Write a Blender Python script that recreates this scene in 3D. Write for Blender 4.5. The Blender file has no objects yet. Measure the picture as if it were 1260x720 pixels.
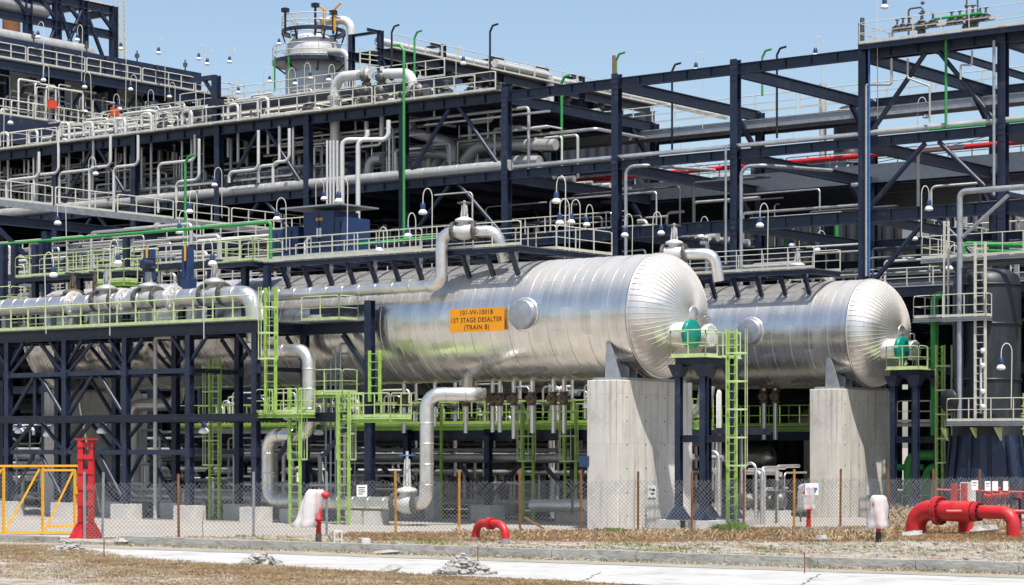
import bpy, math, random
from mathutils import Vector
random.seed(7)
R_ = math.radians
scene = bpy.context.scene
COL = scene.collection
# ---------------------------------------------------------------- camera model
F = 2770.0; HZ = 548.0; CXP = 630.0
TH = math.atan2(3630, F); SN = math.sin(TH); CS = math.cos(TH)
EZ = 3.53
CX, CY = 53.51678, -77.40424
def at(px, py, X=None, Y=None, Z=None, D=None):
    """world point on a given plane of the site for a direction seen in the survey photo"""
    u = (px - CXP) / F; v = (HZ - py) / F
    dx = SN * u - CS; dy = CS * u + SN
    if X is not None: t = (X - CX) / dx
    elif Y is not None: t = (Y - CY) / dy
    elif Z is not None: t = (Z - EZ) / v
    else: t = D
    return Vector((CX + dx * t, CY + dy * t, EZ + v * t))
def gnd(px, py, z=0.0): return at(px, py, Z=z)

# ---------------------------------------------------------------- mesh builder
class MB:
    def __init__(s): s.v = []; s.f = []; s.sm = []
    def add(s, vs, fs, smooth=False):
        o = len(s.v); s.v += [tuple(p) for p in vs]
        s.f += [tuple(i + o for i in f) for f in fs]; s.sm += [smooth] * len(fs); return s
    def box(s, c, d):
        x, y, z = c; a, b, e = d[0] / 2, d[1] / 2, d[2] / 2
        vs = [(x + i * a, y + j * b, z + k * e) for k in (-1, 1) for j in (-1, 1) for i in (-1, 1)]
        return s.add(vs, [(0, 2, 3, 1), (4, 5, 7, 6), (0, 1, 5, 4), (2, 6, 7, 3), (0, 4, 6, 2), (1, 3, 7, 5)])
    def box2(s, lo, hi):
        return s.box([(a + b) / 2 for a, b in zip(lo, hi)], [abs(b - a) for a, b in zip(lo, hi)])
    def prism(s, p, q, prof, up=(0, 0, 1), cap=True, smooth=False):
        p = Vector(p); q = Vector(q); d = (q - p)
        if d.length < 1e-6: return s
        d.normalize(); up = Vector(up)
        if abs(d.dot(up)) > .99: up = Vector((0, 1, 0)) if abs(d.y) < .9 else Vector((1, 0, 0))
        a = d.cross(up).normalized(); b = a.cross(d)
        n = len(prof); vs = [p + a * x + b * y for x, y in prof] + [q + a * x + b * y for x, y in prof]
        fs = [(i, (i + 1) % n, n + (i + 1) % n, n + i) for i in range(n)]
        s.add(vs, fs, smooth)
        if cap: s.add(vs, [tuple(range(n))[::-1], tuple(range(n, 2 * n))])
        return s
    def bar(s, p, q, w, h=None, up=(0, 0, 1)):
        h = w if h is None else h; a, b = w / 2, h / 2
        return s.prism(p, q, [(-a, -b), (a, -b), (a, b), (-a, b)], up)
    def ibeam(s, p, q, w, h, up=(0, 0, 1), t=None):
        t = t or max(.025, h * .07); a, b, c = w / 2, h / 2, max(.012, t * .4)
        pr = [(-a, -b), (a, -b), (a, -b + t), (c, -b + t), (c, b - t), (a, b - t), (a, b), (-a, b), (-a, b - t), (-c, b - t), (-c, -b + t), (-a, -b + t)]
        p = Vector(p); q = Vector(q); d = (q - p).normalized(); u = Vector(up)
        if abs(d.dot(u)) > .99: u = Vector((0, 1, 0)) if abs(d.y) < .9 else Vector((1, 0, 0))
        A = d.cross(u).normalized(); B = A.cross(d)
        vs = [p + A * x + B * y for x, y in pr] + [q + A * x + B * y for x, y in pr]; n = 12
        fs = [(i, (i + 1) % n, n + (i + 1) % n, n + i) for i in range(n)]
        caps = [(0, 1, 2, 11), (2, 3, 10, 11), (3, 4, 9, 10), (4, 5, 8, 9), (5, 6, 7, 8)]
        fs += [tuple(reversed(c_)) for c_ in caps] + [tuple(i + n for i in c_) for c_ in caps]
        return s.add(vs, fs)
    def tube(s, pts, r, n=8, bend=None, cap=True, seg=5):
        pts = [Vector(p) for p in pts]
        if bend is None: bend = 1.6 * r
        if bend > 0 and len(pts) > 2:
            out = [pts[0]]
            for i in range(1, len(pts) - 1):
                a, b, c = pts[i - 1], pts[i], pts[i + 1]
                u = a - b; w = c - b; lu, lw = u.length, w.length
                if lu < 1e-6 or lw < 1e-6: continue
                u /= lu; w /= lw; ang = u.angle(w)
                if ang > 3.05: out.append(b); continue
                t = min(bend / math.tan(ang / 2), lu * .49, lw * .49)
                rr = t * math.tan(ang / 2); m = (u + w).normalized(); cen = b + m * (rr / math.sin(ang / 2))
                e0 = b + u * t - cen; e1 = b + w * t - cen; tot = e0.angle(e1); ax = e0.cross(e1).normalized()
                perp = ax.cross(e0)
                for k in range(seg + 1):
                    th = tot * k / seg; out.append(cen + e0 * math.cos(th) + perp * math.sin(th))
            out.append(pts[-1]); pts = out
        d = (pts[1] - pts[0]).normalized()
        a = d.orthogonal().normalized()
        rings = []
        for i, p in enumerate(pts):
            if i == 0: t = d
            elif i == len(pts) - 1: t = (pts[i] - pts[i - 1]).normalized()
            else:
                t = (pts[i + 1] - pts[i]).normalized() + (pts[i] - pts[i - 1]).normalized()
                t = t.normalized() if t.length > 1e-6 else d
            a = (a - t * a.dot(t))
            a = a.normalized() if a.length > 1e-6 else t.orthogonal().normalized()
            b = t.cross(a)
            rings.append([p + (a * math.cos(6.28318 * k / n) + b * math.sin(6.28318 * k / n)) * r for k in range(n)])
        vs = [x for ring in rings for x in ring]; fs = []
        for i in range(len(rings) - 1):
            for k in range(n): fs.append((i * n + k, i * n + (k + 1) % n, (i + 1) * n + (k + 1) % n, (i + 1) * n + k))
        s.add(vs, fs, True)
        if cap: s.add(rings[0] + rings[-1], [tuple(range(n))[::-1], tuple(range(n, 2 * n))])
        return s
    def lathe(s, o, ax, prof, n=24, smooth=True, ref=None, cap=True):
        o = Vector(o); ax = Vector(ax).normalized()
        a = (Vector(ref) if ref else ax.orthogonal()); a = (a - ax * a.dot(ax)).normalized(); b = ax.cross(a)
        vs = []; fs = []
        for r, t in prof:
            for k in range(n):
                th = 6.2831853 * k / n; vs.append(o + ax * t + (a * math.cos(th) + b * math.sin(th)) * r)
        for i in range(len(prof) - 1):
            for k in range(n): fs.append((i * n + k, i * n + (k + 1) % n, (i + 1) * n + (k + 1) % n, (i + 1) * n + k))
        s.add(vs, fs, smooth)
        if cap:
            m = len(prof)
            s.add(vs[:n] + vs[(m - 1) * n:], [tuple(range(n))[::-1], tuple(range(n, 2 * n))])
        return s
    def cyl(s, p, q, r, n=12): return s.tube([p, q], r, n, 0)
    def blob(s, c, rad, n=8, m=5, jit=.2):
        c = Vector(c); prof = []
        vs = []; fs = []
        for i in range(m + 1):
            ph = math.pi * i / m
            for k in range(n):
                th = 6.283 * k / n; j = 1 + random.uniform(-jit, jit)
                vs.append((c.x + rad[0] * j * math.sin(ph) * math.cos(th), c.y + rad[1] * j * math.sin(ph) * math.sin(th), c.z + rad[2] * j * math.cos(ph)))
        for i in range(m):
            for k in range(n): fs.append((i * n + k, (i + 1) * n + k, (i + 1) * n + (k + 1) % n, i * n + (k + 1) % n))
        return s.add(vs, fs)
    def rail(s, p, q, h=1.07, step=1.5, r=.022, toe=True, ends=True):
        p = Vector(p); q = Vector(q); L = (q - p).length; n = max(1, round(L / step)); up = Vector((0, 0, 1))
        for i in range(n + 1):
            if not ends and i in (0, n): continue
            b = p.lerp(q, i / n); s.bar(b, b + up * h, r * 1.7)
        s.tube([p, p + up * h, q + up * h, q], r, 6, .18, cap=False, seg=3)
        s.bar(p + up * h * .52, q + up * h * .52, r * 1.5)
        if toe: s.bar(p + up * .08, q + up * .08, .012, .12)
        return s

# ---------------------------------------------------------------- objects
OFF = {}
def link(name, mb, m, off):
    me = bpy.data.meshes.new(name)
    me.from_pydata([(x - off.x, y - off.y, z - off.z) for x, y, z in mb.v], [], mb.f)
    me.polygons.foreach_set('use_smooth', mb.sm); me.materials.append(M[m]); me.update()
    o = bpy.data.objects.new(name, me); COL.objects.link(o); return o
def tag(o, label, cat, group=None):
    o['label'] = label; o['category'] = cat
    if group: o['group'] = group
    return o
def T(name, label, cat, loc=(0, 0, 0), group=None):
    o = bpy.data.objects.new(name, None); COL.objects.link(o); o.location = loc; o.empty_display_size = .3
    OFF[o.name] = Vector(loc); return tag(o, label, cat, group)
def part(name, mb, m, parent, label=None):
    off = OFF[parent.name]; o = link(name, mb, m, off); o.parent = parent; OFF[o.name] = off
    if label: o['label'] = label
    return o
def solo(name, mb, m, label, cat, group=None):
    xs = [v[0] for v in mb.v]; ys = [v[1] for v in mb.v]; zs = [v[2] for v in mb.v]
    loc = Vector(((min(xs) + max(xs)) / 2, (min(ys) + max(ys)) / 2, min(zs)))
    o = link(name, mb, m, loc); o.location = loc; OFF[o.name] = loc; return tag(o, label, cat, group)
def struct(name, mb, m, kind='structure'):
    o = link(name, mb, m, Vector()); o['kind'] = kind; return o
def copy_tree(o, parent=None):
    c = o.copy(); COL.objects.link(c)
    if parent: c.parent = parent
    for ch in list(o.children): copy_tree(ch, c)
    return c

# ---------------------------------------------------------------- materials
M = {}
def mat(name, col, rough=.5, metal=0., var=.15, scale=2., dirt=None, damt=.0, bump=0., bscale=8., rvar=.1, stretch=None, spec=.5, dlo=.52, dhi=.72):
    m = bpy.data.materials.new(name); m.use_nodes = True; nt = m.node_tree; N = nt.nodes; L = nt.links
    b = N['Principled BSDF']; b.inputs['Metallic'].default_value = metal; b.inputs['Roughness'].default_value = rough
    b.inputs['Specular IOR Level'].default_value = spec
    tc = N.new('ShaderNodeTexCoord'); src = tc.outputs['Object']
    mp = N.new('ShaderNodeMapping'); L.new(src, mp.inputs[0]); mp.inputs['Scale'].default_value = stretch or (1, 1, 1)
    n1 = N.new('ShaderNodeTexNoise'); n1.inputs['Scale'].default_value = scale; n1.inputs['Detail'].default_value = 6; n1.inputs['Roughness'].default_value = .65
    L.new(mp.outputs[0], n1.inputs['Vector'])
    mr = N.new('ShaderNodeMapRange'); mr.inputs[1].default_value = .3; mr.inputs[2].default_value = .7; mr.inputs[3].default_value = 1 - var; mr.inputs[4].default_value = 1 + var
    L.new(n1.outputs['Fac'], mr.inputs[0])
    mul = N.new('ShaderNodeMix'); mul.data_type = 'RGBA'; mul.blend_type = 'MULTIPLY'; mul.inputs['Factor'].default_value = 1
    mul.inputs['A'].default_value = (*col, 1); L.new(mr.outputs[0], mul.inputs['B'])
    out = mul.outputs['Result']
    if dirt:
        n2 = N.new('ShaderNodeTexNoise'); n2.inputs['Scale'].default_value = scale * 1.7; n2.inputs['Detail'].default_value = 8; n2.inputs['Roughness'].default_value = .7
        L.new(mp.outputs[0], n2.inputs['Vector'])
        r2 = N.new('ShaderNodeMapRange'); r2.inputs[1].default_value = dlo; r2.inputs[2].default_value = dhi; r2.inputs[3].default_value = 0; r2.inputs[4].default_value = damt
        L.new(n2.outputs['Fac'], r2.inputs[0])
        mx = N.new('ShaderNodeMix'); mx.data_type = 'RGBA'; mx.inputs['B'].default_value = (*dirt, 1)
        L.new(out, mx.inputs['A']); L.new(r2.outputs[0], mx.inputs['Factor']); out = mx.outputs['Result']
    L.new(out, b.inputs['Base Color'])
    rr = N.new('ShaderNodeMapRange'); rr.inputs[1].default_value = .3; rr.inputs[2].default_value = .7; rr.inputs[3].default_value = max(0, rough - rvar); rr.inputs[4].default_value = min(1, rough + rvar)
    L.new(n1.outputs['Fac'], rr.inputs[0]); L.new(rr.outputs[0], b.inputs['Roughness'])
    if bump:
        n3 = N.new('ShaderNodeTexNoise'); n3.inputs['Scale'].default_value = bscale; n3.inputs['Detail'].default_value = 4; L.new(mp.outputs[0], n3.inputs['Vector'])
        bp = N.new('ShaderNodeBump'); bp.inputs['Strength'].default_value = bump; bp.inputs['Distance'].default_value = .05
        L.new(n3.outputs['Fac'], bp.inputs['Height']); L.new(bp.outputs[0], b.inputs['Normal'])
    M[name] = m; return m
DUST = (.22, .2, .17)
mat('navy', (.011, .019, .045), .42, 0, .3, 1.2, DUST, .35, dlo=.55, dhi=.8)
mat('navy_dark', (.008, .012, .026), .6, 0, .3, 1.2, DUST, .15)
mat('grating', (.14, .14, .135), .7, .2, .3, 3, (.06, .05, .04), .6)
mat('galv', (.38, .4, .42), .45, .6, .15, 3, (.2, .18, .15), .4)
mat('silver', (.75, .725, .69), .36, .88, .1, 1.5, (.45, .4, .34), .3, bump=.12, bscale=3)
mat('pipegrey', (.46, .455, .44), .45, .35, .12, 1.5, (.3, .27, .23), .5)
mat('pipewhite', (.62, .615, .595), .45, .2, .08, 1.5, (.4, .36, .3), .4)
mat('pipedark', (.10, .10, .105), .5, .4, .3, 1.5)
mat('cream', (.56, .55, .465), .5, 0, .12, 4, (.3, .25, .18), .4)
mat('lime', (.29, .48, .08), .5, 0, .22, 2.5, (.22, .23, .14), .65)
mat('limepale', (.45, .56, .26), .5, 0, .22, 2.5, (.33, .33, .26), .65)
mat('green', (.035, .27, .06), .4, 0, .15, 3)
mat('teal', (.0, .2, .16), .4, 0, .1, 3)
mat('red', (.48, .014, .018), .42, 0, .15, 1.5, (.30, .11, .08), .5)
mat('reddull', (.42, .02, .02), .45, 0, .2, 2)
mat('redorange', (.6, .06, .02), .45, 0, .2, 2)
mat('columnclad', (.56, .56, .54), .5, .25, .12, .8, (.34, .32, .29), .5)
mat('painted_shade_and_crack', (.10, .095, .085), .9, 0, .3, .4, (.05, .045, .04), .6)  # floor colour darkened to imitate shade under the racks; also colours the cracks
mat('leaves', (.045, .07, .025), .8, 0, .4, .3)
mat('yellowrust', (.46, .23, .035), .6, 0, .25, 3, (.22, .09, .035), .7)
mat('yellow', (.72, .36, .012), .45, 0, .12, 2, (.4, .25, .1), .3)
mat('orange', (.72, .30, .01), .45, 0, .08, 2)
mat('black', (.012, .012, .014), .5, 0, .2, 4)
mat('darkvessel', (.022, .025, .03), .45, .3, .25, .8, (.14, .13, .12), .35, stretch=(1, 1, .25))
mat('white', (.8, .8, .78), .35, 0, .05, 3)
mat('lampblue', (.02, .045, .12), .4, 0, .1, 3)
mat('rust', (.22, .09, .035), .8, 0, .35, 3, (.1, .04, .02), .6)
mat('blue', (.03, .13, .35), .4, 0, .15, 4)
mat('bronze', (.16, .12, .08), .55, .4, .3, 4)
mat('iron', (.13, .13, .125), .5, .6, .3, 4, (.2, .17, .13), .5)
mat('concrete', (.64, .61, .55), .85, 0, .14, .9, (.30, .28, .24), .55, bump=.25, bscale=6, stretch=(1, 1, .45))
mat('pedestal', (.58, .56, .52), .85, 0, .15, 1.5, (.32, .3, .26), .4, bump=.2)
mat('paving', (.335, .31, .275), .9, 0, .14, .35, (.36, .32, .27), .5, bump=.2, bscale=3)
mat('channel', (.43, .425, .41), .85, 0, .14, .45, (.20, .185, .16), .9, dlo=.5, dhi=.75, bump=.15, bscale=5)
mat('kerbstone', (.36, .35, .32), .9, 0, .25, 1.1, (.13, .12, .08), .9, stretch=(1, 1, 2), bump=.4, bscale=7)
mat('soil', (.20, .155, .11), .95, 0, .35, .55, (.34, .32, .28), .95, bump=.25, bscale=18, dlo=.44, dhi=.54)
mat('rustgrass', (.27, .14, .06), .9, 0, .4, 1.2, (.38, .27, .15), .8)
mat('silt', (.27, .255, .21), .95, 0, .2, .7, (.24, .24, .16), .6, bump=.4)
mat('site', (.29, .26, .22), .95, 0, .2, .1, (.13, .12, .105), .5)
mat('drygrass', (.36, .27, .16), .9, 0, .45, 1.1, (.25, .125, .055), .8)
mat('greengrass', (.13, .2, .04), .9, 0, .35, 2)
mat('stone', (.33, .32, .30), .95, 0, .3, 4, (.3, .27, .23), .5, bump=.8, bscale=9)
mat('backing_shade', (.035, .04, .05), .8, 0, .3, .6)  # near-black colour stands in for deep shade on the backing walls
mat('sign', (.78, .30, .0), .45, 0, .06, 1.5, (.6, .3, .08), .2)
mat('ink', (.02, .015, .01), .6, 0, .1, 3)
mat('wire', (.27, .275, .28), .45, .5, .15, 4)
# dust that settles on upward faces of the steel and the pipes
for nm_, col_, am_ in (('navy', (.26, .24, .2), .55), ('lime', (.42, .46, .3), .35), ('red', (.5, .2, .16), .3), ('pipegrey', (.42, .38, .33), .4), ('lampblue', (.2, .2, .2), .3), ('darkvessel', (.2, .19, .17), .5)):
    m = M[nm_]; nt = m.node_tree; N = nt.nodes; L = nt.links; b = N['Principled BSDF']; src = b.inputs['Base Color'].links[0].from_socket
    ge = N.new('ShaderNodeNewGeometry'); sp = N.new('ShaderNodeSeparateXYZ'); L.new(ge.outputs['Normal'], sp.inputs[0])
    tc = N.new('ShaderNodeTexCoord'); ns = N.new('ShaderNodeTexNoise'); ns.inputs['Scale'].default_value = 2.2; ns.inputs['Detail'].default_value = 6; L.new(tc.outputs['Object'], ns.inputs['Vector'])
    r1 = N.new('ShaderNodeMapRange'); r1.inputs[1].default_value = .6; r1.inputs[2].default_value = 1; r1.inputs[4].default_value = am_; L.new(sp.outputs['Z'], r1.inputs[0])
    r2 = N.new('ShaderNodeMapRange'); r2.inputs[1].default_value = .35; r2.inputs[2].default_value = .6; L.new(ns.outputs['Fac'], r2.inputs[0])
    mu = N.new('ShaderNodeMath'); mu.operation = 'MULTIPLY'; L.new(r1.outputs[0], mu.inputs[0]); L.new(r2.outputs[0], mu.inputs[1])
    mx = N.new('ShaderNodeMix'); mx.data_type = 'RGBA'; mx.inputs['B'].default_value = (*col_, 1); L.new(src, mx.inputs['A']); L.new(mu.outputs[0], mx.inputs['Factor']); L.new(mx.outputs['Result'], b.inputs['Base Color'])
# formwork joints, board tone and rain streaks on the cast concrete
m = M['concrete']; nt = m.node_tree; N = nt.nodes; L = nt.links; b = N['Principled BSDF']; src = b.inputs['Base Color'].links[0].from_socket
tc = N.new('ShaderNodeTexCoord'); sp = N.new('ShaderNodeSeparateXYZ'); L.new(tc.outputs['Object'], sp.inputs[0])
sm_ = N.new('ShaderNodeMath'); L.new(sp.outputs['X'], sm_.inputs[0]); L.new(sp.outputs['Y'], sm_.inputs[1])
cb = N.new('ShaderNodeCombineXYZ'); L.new(sm_.outputs[0], cb.inputs[0]); L.new(sp.outputs['Z'], cb.inputs[1])
br = N.new('ShaderNodeTexBrick'); br.offset = 0; br.inputs['Scale'].default_value = 1; br.inputs['Brick Width'].default_value = 1.2; br.inputs['Row Height'].default_value = 2.1; br.inputs['Mortar Size'].default_value = .012; br.inputs['Mortar Smooth'].default_value = .6
br.inputs['Color1'].default_value = (1, 1, 1, 1); br.inputs['Color2'].default_value = (.90, .90, .89, 1); br.inputs['Mortar'].default_value = (.72, .71, .69, 1); L.new(cb.outputs[0], br.inputs['Vector'])
mx = N.new('ShaderNodeMix'); mx.data_type = 'RGBA'; mx.blend_type = 'MULTIPLY'; mx.inputs['Factor'].default_value = .75; L.new(src, mx.inputs['A']); L.new(br.outputs['Color'], mx.inputs['B'])
mp = N.new('ShaderNodeMapping'); mp.inputs['Scale'].default_value = (2.6, 2.6, .12); L.new(tc.outputs['Object'], mp.inputs[0])
ns = N.new('ShaderNodeTexNoise'); ns.inputs['Scale'].default_value = 1.5; ns.inputs['Detail'].default_value = 7; L.new(mp.outputs[0], ns.inputs['Vector'])
rs = N.new('ShaderNodeMapRange'); rs.inputs[1].default_value = .52; rs.inputs[2].default_value = .75; rs.inputs[3].default_value = 0; rs.inputs[4].default_value = .85; L.new(ns.outputs['Fac'], rs.inputs[0])
m2 = N.new('ShaderNodeMix'); m2.data_type = 'RGBA'; m2.inputs['B'].default_value = (.24, .22, .18, 1); L.new(mx.outputs['Result'], m2.inputs['A']); L.new(rs.outputs[0], m2.inputs['Factor']); L.new(m2.outputs['Result'], b.inputs['Base Color'])
# ---- clear polythene bag
m = bpy.data.materials.new('polythene'); m.use_nodes = True; nt = m.node_tree; b = nt.nodes['Principled BSDF']
b.inputs['Base Color'].default_value = (.8, .76, .76, 1); b.inputs['Roughness'].default_value = .25
b.inputs['Alpha'].default_value = .62; M['polythene'] = m
# ---- sheet-metal cladding of the vessels (sheets vary along the axis)
def cladding(name, lo=.16, hi=.27, dull=.38):
    m = bpy.data.materials.new(name); m.use_nodes = True; nt = m.node_tree; N = nt.nodes; L = nt.links
    b = N['Principled BSDF']; b.inputs['Metallic'].default_value = .88
    tc = N.new('ShaderNodeTexCoord'); sp = N.new('ShaderNodeSeparateXYZ'); L.new(tc.outputs['Object'], sp.inputs[0])
    fl = N.new('ShaderNodeMath'); fl.operation = 'MULTIPLY'; fl.inputs[1].default_value = 1 / .52; L.new(sp.outputs['X'], fl.inputs[0])
    f2 = N.new('ShaderNodeMath'); f2.operation = 'FLOOR'; L.new(fl.outputs[0], f2.inputs[0])
    fy = N.new('ShaderNodeMath'); fy.operation = 'MULTIPLY'; fy.inputs[1].default_value = .62; L.new(sp.outputs['Z'], fy.inputs[0])
    ad = N.new('ShaderNodeMath'); ad.operation = 'MULTIPLY_ADD'; L.new(f2.outputs[0], ad.inputs[0]); ad.inputs[1].default_value = .37; L.new(fy.outputs[0], ad.inputs[2])
    f3 = N.new('ShaderNodeMath'); f3.operation = 'FLOOR'; L.new(ad.outputs[0], f3.inputs[0])
    cb = N.new('ShaderNodeCombineXYZ'); L.new(f2.outputs[0], cb.inputs[0]); L.new(f3.outputs[0], cb.inputs[1])
    wn = N.new('ShaderNodeTexWhiteNoise'); wn.noise_dimensions = '3D'; L.new(cb.outputs[0], wn.inputs['Vector'])
    n1 = N.new('ShaderNodeTexNoise'); n1.inputs['Scale'].default_value = 1.3; n1.inputs['Detail'].default_value = 6; n1.inputs['Roughness'].default_value = .6; L.new(tc.outputs['Object'], n1.inputs['Vector'])
    mr = N.new('ShaderNodeMapRange'); mr.inputs[3].default_value = .70; mr.inputs[4].default_value = .86; L.new(wn.outputs['Value'], mr.inputs[0])
    mr2 = N.new('ShaderNodeMapRange'); mr2.inputs[1].default_value = .3; mr2.inputs[2].default_value = .75; mr2.inputs[3].default_value = 1.04; mr2.inputs[4].default_value = .86; L.new(n1.outputs['Fac'], mr2.inputs[0])
    mu = N.new('ShaderNodeMath'); mu.operation = 'MULTIPLY'; L.new(mr.outputs[0], mu.inputs[0]); L.new(mr2.outputs[0], mu.inputs[1])
    cc = N.new('ShaderNodeMix'); cc.data_type = 'RGBA'; cc.blend_type = 'MULTIPLY'; cc.inputs['Factor'].default_value = 1; cc.inputs['A'].default_value = (1, .965, .91, 1); L.new(mu.outputs[0], cc.inputs['B'])
    ge = N.new('ShaderNodeNewGeometry'); sz = N.new('ShaderNodeSeparateXYZ'); L.new(ge.outputs['Normal'], sz.inputs[0])   # upward faces turned matte grey to imitate sunlit brightness
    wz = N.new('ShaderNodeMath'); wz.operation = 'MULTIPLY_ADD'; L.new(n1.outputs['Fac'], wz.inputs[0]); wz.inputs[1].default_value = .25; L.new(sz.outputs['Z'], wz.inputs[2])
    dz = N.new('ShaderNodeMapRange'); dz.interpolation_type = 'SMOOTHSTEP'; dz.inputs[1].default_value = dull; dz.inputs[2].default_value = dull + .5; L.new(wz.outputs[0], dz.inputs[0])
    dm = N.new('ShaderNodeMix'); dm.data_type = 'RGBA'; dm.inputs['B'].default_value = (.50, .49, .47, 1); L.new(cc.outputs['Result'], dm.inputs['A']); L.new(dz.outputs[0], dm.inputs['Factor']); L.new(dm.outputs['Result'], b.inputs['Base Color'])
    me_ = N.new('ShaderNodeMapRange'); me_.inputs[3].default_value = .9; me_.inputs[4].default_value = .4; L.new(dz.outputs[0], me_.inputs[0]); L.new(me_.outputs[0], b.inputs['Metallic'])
    ro = N.new('ShaderNodeMapRange'); ro.inputs[3].default_value = lo; ro.inputs[4].default_value = hi; L.new(wn.outputs['Value'], ro.inputs[0])
    ra = N.new('ShaderNodeMath'); ra.operation = 'MULTIPLY_ADD'; L.new(n1.outputs['Fac'], ra.inputs[0]); ra.inputs[1].default_value = .12; L.new(ro.outputs[0], ra.inputs[2]); rm = N.new('ShaderNodeMath'); rm.operation = 'MULTIPLY_ADD'; L.new(dz.outputs[0], rm.inputs[0]); rm.inputs[1].default_value = .2; L.new(ra.outputs[0], rm.inputs[2]); L.new(rm.outputs[0], b.inputs['Roughness'])
    mp = N.new('ShaderNodeMapping'); mp.inputs['Scale'].default_value = (1.6, .7, .7); L.new(tc.outputs['Object'], mp.inputs[0])
    n3 = N.new('ShaderNodeTexNoise'); n3.inputs['Scale'].default_value = 1.6; n3.inputs['Detail'].default_value = 3; L.new(mp.outputs[0], n3.inputs['Vector'])
    bp = N.new('ShaderNodeBump'); bp.inputs['Strength'].default_value = .22; bp.inputs['Distance'].default_value = .12; L.new(n3.outputs['Fac'], bp.inputs['Height']); L.new(bp.outputs[0], b.inputs['Normal'])
    M[name] = m
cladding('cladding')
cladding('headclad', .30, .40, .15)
# ---------------------------------------------------------------- camera, light, sky
cam = bpy.data.objects.new('camera', bpy.data.cameras.new('camera')); COL.objects.link(cam)
cam.location = (CX, CY, EZ); cam.rotation_euler = (R_(90), 0, math.atan2(CS, SN))
cam.data.sensor_width = 36; cam.data.lens = F / 1260 * 36; cam.data.shift_y = (HZ - 360) / 1260
cam.data.clip_end = 6000; cam.data.clip_start = .5; scene.camera = cam
SUN_EL, SUN_AZ = 67, -37                          # azimuth from +X
el, az = R_(SUN_EL), R_(SUN_AZ)
sd = Vector((math.cos(el) * math.cos(az), math.cos(el) * math.sin(az), math.sin(el)))
sl = bpy.data.lights.new('sun', 'SUN'); sl.energy = 4.3; sl.angle = R_(.53); sl.color = (1, .95, .88)
so = bpy.data.objects.new('sun', sl); COL.objects.link(so); so.rotation_euler = sd.to_track_quat('Z', 'Y').to_euler(); so.location = (0, -40, 80)
w = bpy.data.worlds.new('World'); scene.world = w; w.use_nodes = True; nt = w.node_tree
sky = nt.nodes.new('ShaderNodeTexSky'); sky.sky_type = 'NISHITA'; sky.sun_disc = False
sky.sun_elevation = el; sky.sun_rotation = R_(90) - az; sky.air_density = 1.0; sky.dust_density = 1.5; sky.ozone_density = 1.0; sky.altitude = 10
bg = nt.nodes['Background']; bg.inputs['Strength'].default_value = .108; nt.links.new(sky.outputs[0], bg.inputs['Color'])
scene.view_settings.view_transform = 'Standard'; scene.view_settings.look = 'None'; scene.view_settings.exposure = 0.6; scene.view_settings.gamma = 1
scene.cycles.max_bounces = 8; scene.cycles.transparent_max_bounces = 8
# ================================================================ GROUND
rnd_ = random.uniform
def sheet(name, m, pts, z, kind='structure', nx=1, ny=1, amp=0.0):
    """4-corner sheet, subdivided, optionally uneven"""
    a, b, c, d = [Vector((p[0], p[1], 0)) for p in pts]; mb = MB(); vs = []
    for j in range(ny + 1):
        for i in range(nx + 1):
            u, v = i / nx, j / ny; p = a.lerp(b, u).lerp(d.lerp(c, u), v)
            e = min(1, 6 * min(v, 1 - v)) if ny > 1 else 1
            vs.append((p.x, p.y, z + e * random.uniform(-amp * .2, amp)))
    mb.add(vs, [(j * (nx + 1) + i, j * (nx + 1) + i + 1, (j + 1) * (nx + 1) + i + 1, (j + 1) * (nx + 1) + i) for j in range(ny) for i in range(nx)], amp > 0)
    return struct(name, mb, m, kind)
sheet('ground', 'site', [(-2500, -2500), (2500, -2500), (2500, 2500), (-2500, 2500)], -.02)
sheet('plant_pavement', 'paving', [gnd(-900, 668), gnd(2200, 648), gnd(1500, 585), gnd(-900, 585)], 0)
sheet('painted_shade_floor', 'painted_shade_and_crack', [(-140, 7.5), (-3.5, 7.5), (-3.5, 62), (-140, 62)], .005)  # dark sheet: shade under the racks is put into the floor colour
sheet('painted_shade_floor', 'painted_shade_and_crack', [(-3.4, 25), (40, 25), (40, 62), (-3.4, 62)], .005)
# kerb direction in ground space
def kp(px, py): return gnd(px, py)
K0 = kp(-400, 656.5); K1 = kp(310, 676.5); K2 = kp(940, 697); K3 = kp(1700, 722)
KD = (K2 - K1).normalized(); KN = Vector((-KD.y, KD.x, 0))        # KN points away from the camera
if KN.y < 0: KN = -KN
KA = K1 - KD * 60; KB = K1 + KD * 70
def kq(s, t, z=0): return KA + KD * s + KN * t + Vector((0, 0, z))  # s along the kerb from KA, t to the plant
LEN = 130
# dirt verge between kerb and paving
def verge(name, m, t0, t1, z, amp, s0=0, s1=LEN, nx=260, ny=12):
    return sheet(name, m, [kq(s0, t0), kq(s1, t0), kq(s1, t1), kq(s0, t1)], z, 'structure', nx, ny, amp)
KE = kq(LEN, .2)
def kpx(px):   # kerb point under an image column
    best = min(range(0, 1301), key=lambda i: abs(CXP + F * ((kq(i * .1, 0).x - CX) * SN + (kq(i * .1, 0).y - CY) * CS) / (-(kq(i * .1, 0).x - CX) * CS + (kq(i * .1, 0).y - CY) * SN) - px)); return best * .1
s0_ = kpx(-150); s1_ = kpx(1500)
sheet('verge_soil', 'soil', [kq(s0_, .12), kq(s1_, .12), gnd(1500, 644), gnd(-150, 667)], .01, 'structure', 320, 40, .055)
def verge_pt(px, f, z=.05):   # point on the verge: f 0 at kerb, 1 at the fence
    a = kq(kpx_tab(px), .2); b = gnd(px, 667 - (px + 150) * 23 / 1650.); p = a.lerp(b, f); p.z = z; return p
_tab = [kpx(p) for p in range(-150, 1501, 50)]
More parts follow.
